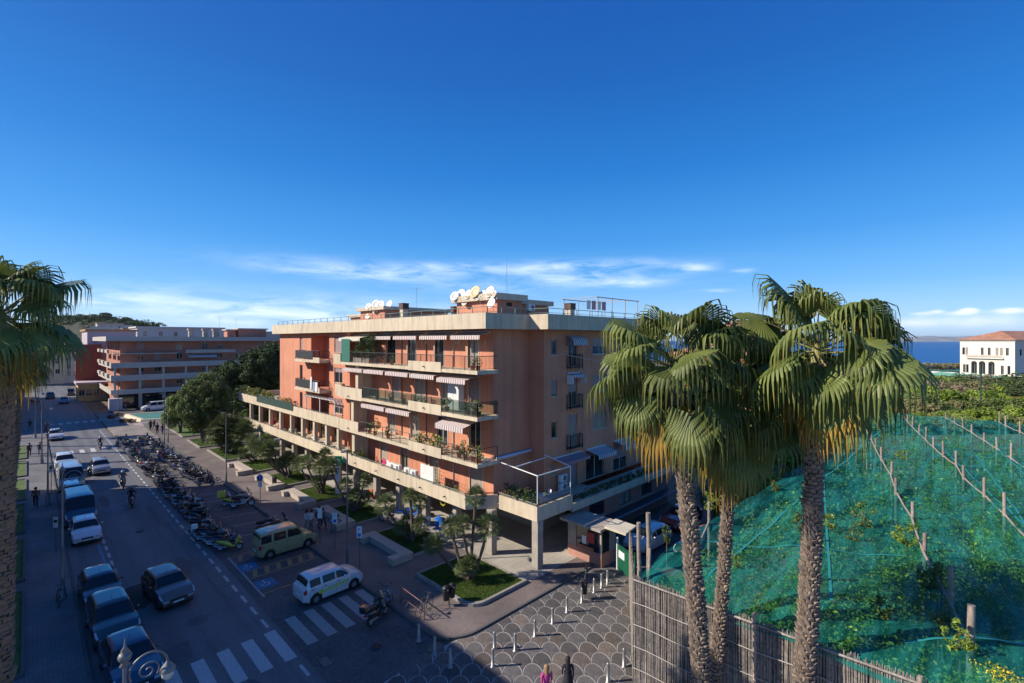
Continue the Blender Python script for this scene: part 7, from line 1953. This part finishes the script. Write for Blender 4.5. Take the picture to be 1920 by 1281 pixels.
# air conditioning units
def ac(x, y, z, deg, label):
    R = empty('air_conditioner', (x, y, z), radians(deg), label, 'air conditioner', 'air conditioning units on the terrace'); b = MB().box(-.15, -.4, .05, .15, .4, .6).build('casing', m_whitep, R); bevel(b, .02)
    MB().lathe([(.001, -.156), (.2, -.156), (.22, -.15)], 16, (0, -.1, .33), axis='x').build('fan_grille', mat('grey_grille', (.16, .16, .17), .6), R)
for i, (y, lab) in enumerate([(33.0, 'right white air conditioner of the pair beside the pale panel'), (33.9, 'left white air conditioner of the pair beside the pale panel'), (35.4, 'white air conditioner in the middle of the long terrace rail'), (36.2, 'white air conditioner beside the magenta towel')]): ac(21.9, y, 3.98, 0, lab)
ac(28.75, 23.3, 3.15 + .4, 90, 'air conditioner standing by the side wing door'); ac(28.75, 23.3, 4.2, 90, 'upper air conditioner of the stacked two at the side wing')
ac(28.9, 26.75, 17.3, 90, 'air conditioner fixed on the rooftop block in the shade'); 
MB().box(21.75, 30.2, 3.9, 21.8, 31.9, 5.35).build('pale_panel', m_whitep, None, label='pale blank panel leaning on the long terrace rail', cat='panel')
def clothes(x, y, z, m, w, h, label): MB().add([(x, y, z + h), (x, y + w, z + h), (x - .04, y + w, z + .05), (x - .05, y + w * .5, z), (x - .03, y, z + .06)], [(0, 1, 2, 3, 4)]).build('hanging_cloth', m, None, label=label, cat='laundry')
clothes(21.8, 37.2, 3.75, mat('magenta_towel', (.5, .03, .14), .9), .5, 1.0, 'magenta towel hung on the long terrace rail'); clothes(21.8, 36.7, 3.9, m_whitep, .35, .8, 'white cloth next to the magenta towel')
clothes(21.27, 49.9, 9.6, m_whitep, .6, 1.0, 'white laundry hanging at the end of the far lower balcony'); clothes(21.27, 50.6, 9.55, mat('blue_laundry', (.2, .26, .42), .9), .5, 1.05, 'blue white laundry on the far lower balcony'); clothes(21.27, 51.3, 9.8, m_whitep, .4, 1.3, 'narrow white cloth over the far lower balcony screen')
# white cabinet
R = empty('balcony_cabinet', (22.95, 28.3, FL[1]), 0, 'tall white two door cabinet on the upper middle balcony', 'cabinet'); MB().box(-.25, -.0, 0, .25, 1.35, 2.0).build('casing', m_whitep, R)
for yy in (.02, .69): MB().box(-.27, yy, .04, -.252, yy + .64, 1.96).build('door', m_whitep, R)
# tables and chairs on terraces
def table(x, y, z, m, label, grp, r=.45):
    R = empty('terrace_table', (x, y, z), 0, label, 'table', grp); MB().lathe([(.001, .7), (r, .7), (r, .73), (.001, .73)], 16).build('tabletop', m, R)
    for a in range(4): MB().tube([(r * .7 * cos(a * pi/2 + .8), r * .7 * sin(a * pi/2 + .8), .7), (r * .8 * cos(a * pi/2 + .8), r * .8 * sin(a * pi/2 + .8), 0)], .018, 5).build('leg', m, R)
def chair(x, y, z, deg, m, label, grp):
    R = empty('terrace_chair', (x, y, z), radians(deg), label, 'chair', grp); bevel(MB().box(-.22, -.22, .42, .22, .22, .45).build('seat', m, R), .01)
    MB().add([(-.22, -.2, .46), (-.22, .2, .46), (-.30, .21, .88), (-.30, -.21, .88), (-.2, -.2, .46), (-.2, .2, .46), (-.28, .21, .88), (-.28, -.21, .88)], [(3,2,1,0),(4,5,6,7),(0,1,5,4),(1,2,6,5),(2,3,7,6),(3,0,4,7)]).build('backrest', m, R)
    for sx in (-1, 1):
        for sy in (-1, 1): MB().tube([(sx * .2, sy * .2, .42), (sx * .23, sy * .23, 0)], .016, 5).build('leg', m, R)
m_bluep = mat('bright_blue_plastic', (.015, .13, .5), .4, var=.05)
k = 0
for (x, y) in [(22.2, 33.8), (22.2, 34.6), (22.9, 34.2), (23.6, 34.0), (22.2, 35.6), (23.0, 35.5), (22.3, 31.0), (22.9, 30.6), (22.3, 30.1), (23.6, 30.7), (22.2, 31.7), (23.5, 31.5)]:
    chair(x, y, .13, rb.uniform(0, 360), m_bluep, 'bright blue plastic chair under the arcade, %s from the corner side' % ORD[k].replace('nearest', 'first'), 'blue cafe chairs'); k += 1
for (x, y, lab) in [(23.3, 34.9, 'left'), (23.0, 31.1, 'right')]: table(x, y, .13, m_bluep, 'bright blue cafe table under the arcade, %s one of two' % lab, 'blue cafe tables')
for i, (y, m) in enumerate([(47.5, m_whitep), (50.4, m_whitep), (53.6, m_whitep), (60.2, m_whitep), (63.5, m_whitep)]):
    table(22.7, y, 3.47, m, 'white table in the loggia between columns, %s from the near end' % ORD[i].replace('nearest', 'first'), 'white loggia tables', .5); chair(22.6, y + .8, 3.47, 90, m, 'white chair beside the %s loggia table, on its far side' % ORD[i].replace('nearest', 'first'), 'white loggia chairs'); chair(22.6, y - .8, 3.47, -90, m, 'white chair beside the %s loggia table, on its near side' % ORD[i].replace('nearest', 'first'), 'white loggia chairs')
# closed red umbrellas
m_redc = mat('red_umbrella_cloth', (.45, .02, .03), .85, var=.1)
for (y, lab) in ((66.9, 'far'), (63.3, 'near')):
    R = empty('closed_umbrella', (22.5, y, 3.47), 0, 'closed red umbrella between the loggia columns, %s one of two' % lab, 'umbrella', 'closed red umbrellas'); MB().tube([(0, 0, 0), (0, 0, 2.4)], .025, 6).build('pole', m_whitep, R)
    MB().lathe([(.42, .5), (.5, .62), (.36, 1.1), (.2, 1.8), (.05, 2.45)], 10, smooth=False).build('canopy', m_redc, R)
table(25.3, 22.4, 3.47, m_whitep, 'table with pale cloth under the corner terrace pergola', None, .6); chair(24.6, 23.2, 3.47, 30, m_inner, 'dark wicker chair under the corner terrace pergola', None); chair(26.1, 22.6, 3.47, 170, m_whitep, 'white chair under the corner terrace pergola', None)
# orange leaning thing under the arcade and yellow hanging ring
R = empty('orange_deck_chair', (22.6, 40.6, .13), 0, 'orange folding chair standing by an arcade pillar', 'chair'); MB().box(-.3, -.25, .4, .3, .25, .44).build('seat', mat('orange_cloth', (.6, .13, .03), .8), R); MB().box(-.34, -.25, .45, -.3, .25, 1.2).build('backrest', MATS['orange_cloth'], R)
for s in (-1, 1): MB().tube([(-.3, s * .24, 0), (.3, s * .24, .42)], .015, 5).build('leg', m_chrome, R); MB().tube([(.3, s * .24, 0), (-.3, s * .24, .42)], .015, 5).build('leg', m_chrome, R)
MB().lathe([(.28, -.05), (.36, 0), (.28, .05), (.2, 0), (.28, -.05)], 16, (0, 0, 0), axis='x').build('yellow_ring', mat('yellow_plastic', (.65, .5, .02), .4), None, label='yellow ring hanging under the arcade ceiling near the corner', cat='ring', loc=(22.2, 29.6, 2.75))
# satellite dishes
m_dish = mat('dish_white', (.72, .71, .68), .5, var=.05); m_dishy = mat('dish_cream', (.62, .48, .25), .5, var=.05)
dm = MB().lathe([(.001, -.07), (.12, -.06), (.24, -.02), (.31, .02), (.315, .03), (.24, -.01), (.12, -.045), (.001, -.055)], 18).mesh('dish', m_dish); dmy = dm.copy(); dmy.materials.clear(); dmy.materials.append(m_dishy)
def dish(px, py, d, label, grp, s=1.0, y=False, zb=None):
    p = at(px, py, d); R = empty('satellite_dish', p, 0, label, 'satellite dish', grp)
    o = link('reflector', dmy if y else dm, R, (0, 0, 0), 0, (s, s, s)); dv = Vector((-.9, -.05 + rb.uniform(-.3, .25), .38)); o.rotation_euler = dv.to_track_quat('Z', 'Y').to_euler()
    f = dv.normalized() * .38 * s
    MB().tube([(0, 0, -.3 * s), tuple(f + Vector((0, 0, -.05)))], .012, 4).ball(tuple(f), .035, 6).build('receiver_arm', m_rim, R); MB().tube([(.08, -.05, 0), (.14, -.08, -.62)], .02, 5).build('mast', m_rim, R)
for i, (x, y, s, yy) in enumerate([(925, 180, 1, 0), (980, 165, 1.15, 0), (1020, 225, 1, 0), (1045, 165, 1, 0), (1108, 142, 1.25, 1), (1175, 167, .95, 0), (1240, 142, 1.15, 0), (1275, 165, .8, 0), (1255, 243, .95, 0), (950, 205, .7, 0), (1140, 180, .8, 0)]):
    dish(660 + x / 4.8, 518 + y / 4.8, [40.0, 39.8, 39.3, 39, 38.3, 37.8, 37.2, 36.7, 36.4, 40, 38][i], '%s satellite dish on the nearer roof block, %s in reading order' % ('cream' if yy else 'white', ORD[i].replace('nearest', 'first')), 'satellite dishes on the nearer roof block', s * 1.35, yy)
for i, (x, y, s) in enumerate([(150, 262, .9), (185, 265, .9), (215, 242, 1.2), (205, 292, 1), (258, 252, 1.3), (335, 248, 1.2), (145, 350, .8), (232, 285, .9)]):
    dish(660 + x / 4.8, 520 + y / 4.8, [51.5, 51.2, 51, 50.9, 50.4, 49.8, 52, 50.6][i], 'white satellite dish on the farther roof block, %s in reading order' % ORD[i].replace('nearest', 'first'), 'satellite dishes on the farther roof block', s * 1.3)
# roof laundry
for i in range(4): MB().box(33.0 + i * .75, 24.2, 17.6, 33.6 + i * .75, 24.22, 18.35).build('roof_laundry', [m_whitep, mat('rose_cloth', (.55, .3, .32), .9)][i % 2], None, label='%s cloth drying on the roof pergola line, %s from the left' % (['white', 'rose'][i % 2], ORD[i].replace('nearest', 'first')), cat='laundry', group='laundry on the roof')
# overhead cable to the side wall
c = MB(); p0, p1 = Vector((28.4, 23.6, 14.05)), Vector((33.9, 9.6, 12.4)); c.tube([p0.lerp(p1, i / 14) + Vector((0, 0, -.4 * sin(pi * i / 14))) for i in range(15)], .03, 5); c.build('overhead_cable', mat('pale_cable', (.5, .42, .38), .6), None, label='pale overhead cable strung from the side wall towards the palms', cat='cable')
# ------------------------------------------------------------------ people
m_skin = mat('skin', (.42, .24, .17), .6, var=.05); m_hair = mat('dark_hair', (.025, .016, .012), .7, var=.2, scale=20); m_hairb = mat('fair_hair', (.30, .18, .08), .7, var=.2, scale=20)
CL = {n: mat('cloth_' + n, c, .9, var=.12, scale=6) for n, c in dict(dark=(.022, .022, .028), white=(.6, .6, .6), brown=(.12, .065, .045), blue=(.05, .08, .17), pink=(.5, .05, .22), grey=(.14, .14, .15), red=(.3, .03, .03), beige=(.4, .32, .22)).items()}
def person(pose, top='dark', legs='blue', H=1.7, hair=m_hair, helmet=None, long_hair=False, coat=False):
    """one skinned body; pose gives joints; materials by nearest bone"""
    s = H / 1.7; J = {}
    P = dict(pel=(0, 0, .92), wai=(0, 0, 1.08), che=(.02, 0, 1.30), nec=(.02, 0, 1.46), hed=(.05, 0, 1.60),
             ls=(.0, .19, 1.40), le=(-.02, .225, 1.12), lw=(.06, .205, .88), rs=(.0, -.19, 1.40), re=(-.02, -.225, 1.12), rw=(.06, -.205, .88),
             lh=(0, .10, .90), lk=(.03, .11, .50), la=(0, .11, .09), lt=(.15, .12, .04), rh=(0, -.10, .90), rk=(.03, -.11, .50), ra=(0, -.11, .09), rt=(.15, -.12, .04))
    P.update(pose)
    bones = [('pel', 'wai', 1), ('wai', 'che', 1), ('che', 'nec', 1), ('nec', 'hed', 0), ('che', 'ls', 1), ('ls', 'le', 1), ('le', 'lw', 1), ('che', 'rs', 1), ('rs', 're', 1), ('re', 'rw', 1),
             ('pel', 'lh', 2), ('lh', 'lk', 2), ('lk', 'la', 2), ('la', 'lt', 3), ('pel', 'rh', 2), ('rh', 'rk', 2), ('rk', 'ra', 2), ('ra', 'rt', 3)]
    rad = dict(pel=(.15, .12), wai=(.13, .105), che=(.16, .11), nec=(.055, .055), hed=(.088, .105), ls=(.07, .07), rs=(.07, .07), le=(.047, .047), re=(.047, .047), lw=(.03, .03), rw=(.03, .03),
               lh=(.1, .1), rh=(.1, .1), lk=(.065, .065), rk=(.065, .065), la=(.045, .045), ra=(.045, .045), lt=(.04, .03), rt=(.04, .03))
    if coat: rad['lh'] = rad['rh'] = (.13, .13); rad['lk'] = rad['rk'] = (.09, .09)
    for sd in 'lr':
        e, w = Vector(P[sd + 'e']), Vector(P[sd + 'w']); d = (w - e).normalized(); P[sd + 'p'] = tuple(w + d * .085); bones.append((sd + 'w', sd + 'p', 0)); rad[sd + 'p'] = (.035, .022)
        side = Vector((1, 0, 0)); 
        for q in range(4):
            n1 = sd + 'f%d' % q; P[n1] = tuple(w + d * (.165 + .012 * (q in (1, 2))) + side * (.022 * (q - 1.5)) + Vector((0, (-.01 if sd == 'l' else .01), 0))); bones.append((sd + 'p', n1, 0)); rad[n1] = (.009, .009)
        n1 = sd + 'th'; P[n1] = tuple(w + d * .09 + side * .055); bones.append((sd + 'w', n1, 0)); rad[n1] = (.010, .010)
    names = list(P); idx = {n: i for i, n in enumerate(names)}
    me = bpy.data.meshes.new('body'); me.from_pydata([tuple(Vector(P[n]) * s) for n in names], [(idx[a], idx[b]) for a, b, _ in bones], [])
    o = bpy.data.objects.new('body', me); COL.objects.link(o); o.modifiers.new('skin', 'SKIN')
    for n in names: me.skin_vertices[0].data[idx[n]].radius = (rad[n][0] * s, rad[n][1] * s)
    me.skin_vertices[0].data[idx['pel']].use_root = True
    sb = o.modifiers.new('sub', 'SUBSURF'); sb.levels = 1; sb.render_levels = 1
    m2 = bpy.data.meshes.new_from_object(o.evaluated_get(bpy.context.evaluated_depsgraph_get())); bpy.data.objects.remove(o)
    m2.materials.clear()
    for m in (m_skin, CL[top], CL[legs], m_black): m2.materials.append(m)
    B = [(Vector(P[a]) * s, Vector(P[b]) * s, mi) for a, b, mi in bones]
    for p in m2.polygons:
        c = p.center; best = 1e9
        for a, b, mi in B:
            ab = b - a; t = max(0, min(1, (c - a).dot(ab) / (ab.length_squared + 1e-9))); dd = (a + ab * t - c).length
            if dd < best: best = dd; bi = mi
        p.material_index = bi; p.use_smooth = True
    R = empty('person'); b = bpy.data.objects.new('body', m2); COL.objects.link(b); b.parent = R
    hd = Vector(P['hed']) * s
    if helmet: MB().ball((hd.x, hd.y, hd.z + .01), .145 * s, 12).build('helmet', helmet, R)
    else:
        h = MB(); h.ball((hd.x - .022, hd.y, hd.z + .035), .118 * s, 12, sz=1.02)
        if long_hair: h.tube([(hd.x - .05, hd.y, hd.z + .02), (hd.x - .09, hd.y, hd.z - .14), (hd.x - .1, hd.y, hd.z - .3)], [.10, .09, .04], 8)
        h.build('hair', hair, R)
    f = MB(); f.ball((hd.x + .112 * s, hd.y, hd.z - .025), .016, 6)
    f.build('nose', m_skin, R)
    if coat: MB().lathe([(.17, 1.12), (.185, .9), (.24, .62), (.235, .6)], 12).build('coat_skirt', CL[top], R)
    return R
W1 = dict(lk=(.22, .10, .52), la=(.24, .10, .1), lt=(.40, .11, .07), rk=(.0, -.1, .50), ra=(-.30, -.1, .18), rt=(-.2, -.11, .06), le=(-.10, .22, 1.13), lw=(-.08, .21, .89), re=(.06, -.22, 1.14), rw=(.18, -.2, .93))
W2 = dict(rk=(.20, -.10, .52), ra=(.22, -.10, .1), rt=(.38, -.11, .07), lk=(.0, .1, .50), la=(-.28, .1, .18), lt=(-.18, .11, .06), re=(-.10, -.22, 1.13), rw=(-.06, -.21, .89), le=(.06, .22, 1.14), lw=(.18, .2, .93))
ST = {}
SIT = dict(pel=(-.35, 0, .92), wai=(-.33, 0, 1.07), che=(-.26, 0, 1.28), nec=(-.22, 0, 1.44), hed=(-.17, 0, 1.58), ls=(-.26, .19, 1.38), rs=(-.26, -.19, 1.38), le=(-.05, .28, 1.18), re=(-.05, -.28, 1.18), lw=(.24, .30, 1.12), rw=(.24, -.30, 1.12),
           lh=(-.33, .1, .9), rh=(-.33, -.1, .9), lk=(.08, .2, .78), rk=(.08, -.2, .78), la=(.10, .2, .38), ra=(.10, -.2, .38), lt=(.24, .2, .34), rt=(.24, -.2, .34))
BEND = dict(wai=(.1, 0, 1.02), che=(.28, 0, 1.12), nec=(.40, 0, 1.2), hed=(.5, 0, 1.28), ls=(.28, .19, 1.18), rs=(.28, -.19, 1.18), le=(.38, .2, .95), re=(.38, -.2, .95), lw=(.52, .12, .8), rw=(.52, -.12, .8))
def put(R, px, py, deg, label, z=.12, grp=None):
    x, y, _ = pxg(px, py, z); R.location = (x, y, z); R.rotation_euler = (0, 0, radians(deg)); return tag(R, label, 'person', grp)
put(person(W1, 'white', 'beige', 1.66, long_hair=True), 575, 996, -60, 'person in white coat walking left of a pair on the plaza behind the olive van')
put(person(W2, 'white', 'grey', 1.70), 583, 997, -60, 'person in white top with arm out, right of the white pair on the plaza')
put(person(W2, 'dark', 'dark', 1.74), 598, 992, -70, 'person in black left of the dark pair beside the signpost')
put(person(W1, 'brown', 'dark', 1.70), 605, 994, -70, 'person in dark brown jacket beside the signpost on the plaza')
put(person(BEND, 'white', 'grey', 1.68), 621, 1000, -30, 'person in pale jacket bending by the white signpost')
put(person(W1, 'brown', 'dark', 1.76), 67, 951, -95, 'person in brown jacket walking on the shaded left pavement')
put(person(W2, 'dark', 'dark', 1.72, coat=True), 282, 807, -80, 'person in long dark coat, left of four by the fountain')
put(person(W1, 'brown', 'blue', 1.66), 289, 806, -60, 'person in brown top, second of four by the fountain')
put(person(ST, 'dark', 'dark', 1.72), 295, 814, 120, 'person in black standing, third of four by the fountain')
put(person(W2, 'dark', 'blue', 1.75), 305, 816, 110, 'person in dark clothes, rightmost of four by the fountain')
put(person(W1, 'dark', 'dark', 1.72), 55, 856, 85, 'person in dark clothes on the sunny left pavement before the crossing')
put(person(ST, 'dark', 'blue', 1.70), 75, 854, 80, 'person standing by the ornate lamp at the far crossing')
put(person(W2, 'dark', 'dark', 1.7), 56, 806, 80, 'person in black far up the left pavement')
put(person(ST, 'blue', 'dark', 1.75), 86, 812, -90, 'person standing by the white stopped car', z=.01)
put(person(W1, 'dark', 'blue', 1.7), 236, 774, 60, 'person in black beside the white passenger van', z=.01)
A1 = person(W2, 'dark', 'dark', 1.68, coat=True, long_hair=True); A1.location = (15.95, 12.65, .045); A1.rotation_euler = (0, 0, radians(50)); tag(A1, 'woman with dark hair and black coat walking on the scalloped plaza', 'person')
A2 = person(W1, 'pink', 'blue', 1.66, hair=m_hairb, long_hair=True); A2.location = (14.95, 12.95, .045); A2.rotation_euler = (0, 0, radians(50)); tag(A2, 'woman with fair hair and bright pink top on the scalloped plaza', 'person')
mh = mat('helmet_shell', (.5, .5, .52), .3, var=.05)
for i, (x, y, t, lab, hl) in enumerate([(6.6, 55.2, 'dark', 'person in black riding the nearer moving scooter', SC['black']), (6.8, 62.8, 'dark', 'person with a pale helmet riding the farther of the pair of scooters', mh), (7.0, 87.2, 'dark', 'person riding the scooter near the far crossing', mh)]):
    bike(1 if i != 1 else 0, x, y, -92, 'grey', 'grey %s on the road, %s of the three' % ('scooter ridden down the lane', ['nearest', 'middle', 'farthest'][i]), 'ridden scooters on the road')
    bpy.context.view_layer.update()
    R = person(SIT, t, 'dark', 1.7, helmet=hl); R.location = (x, y, .01); R.rotation_euler = (0, 0, radians(-92)); tag(R, lab, 'person')
for o in list(bpy.data.objects):
    if o.name.startswith(('scooter', 'motorcycle')) and o.get('group') == 'ridden scooters on the road': o.rotation_euler[0] = 0
# unused prototypes are removed
for k in range(4):
    if not used[k]:
        for c in list(proto[k].children_recursive) + [proto[k]]: bpy.data.objects.remove(c)
# ------------------------------------------------------------------ air: one closed box of thin haze round everything
hz_m = bpy.data.materials.new('haze_air'); hz_m.use_nodes = True
_t = hz_m.node_tree
for n in list(_t.nodes):
    if n.type != 'OUTPUT_MATERIAL': _t.nodes.remove(n)
_v = N(_t, 'ShaderNodeVolumePrincipled'); _v.inputs['Density'].default_value = 2.0e-5; _v.inputs['Color'].default_value = (.55, .76, 1, 1); _v.inputs['Anisotropy'].default_value = .2
_t.links.new(_v.outputs[0], _t.nodes['Material Output'].inputs['Volume'])
MB().box(-3300, -23000, -50, 43000, 43000, 275).build('haze', hz_m, None, kind='stuff')
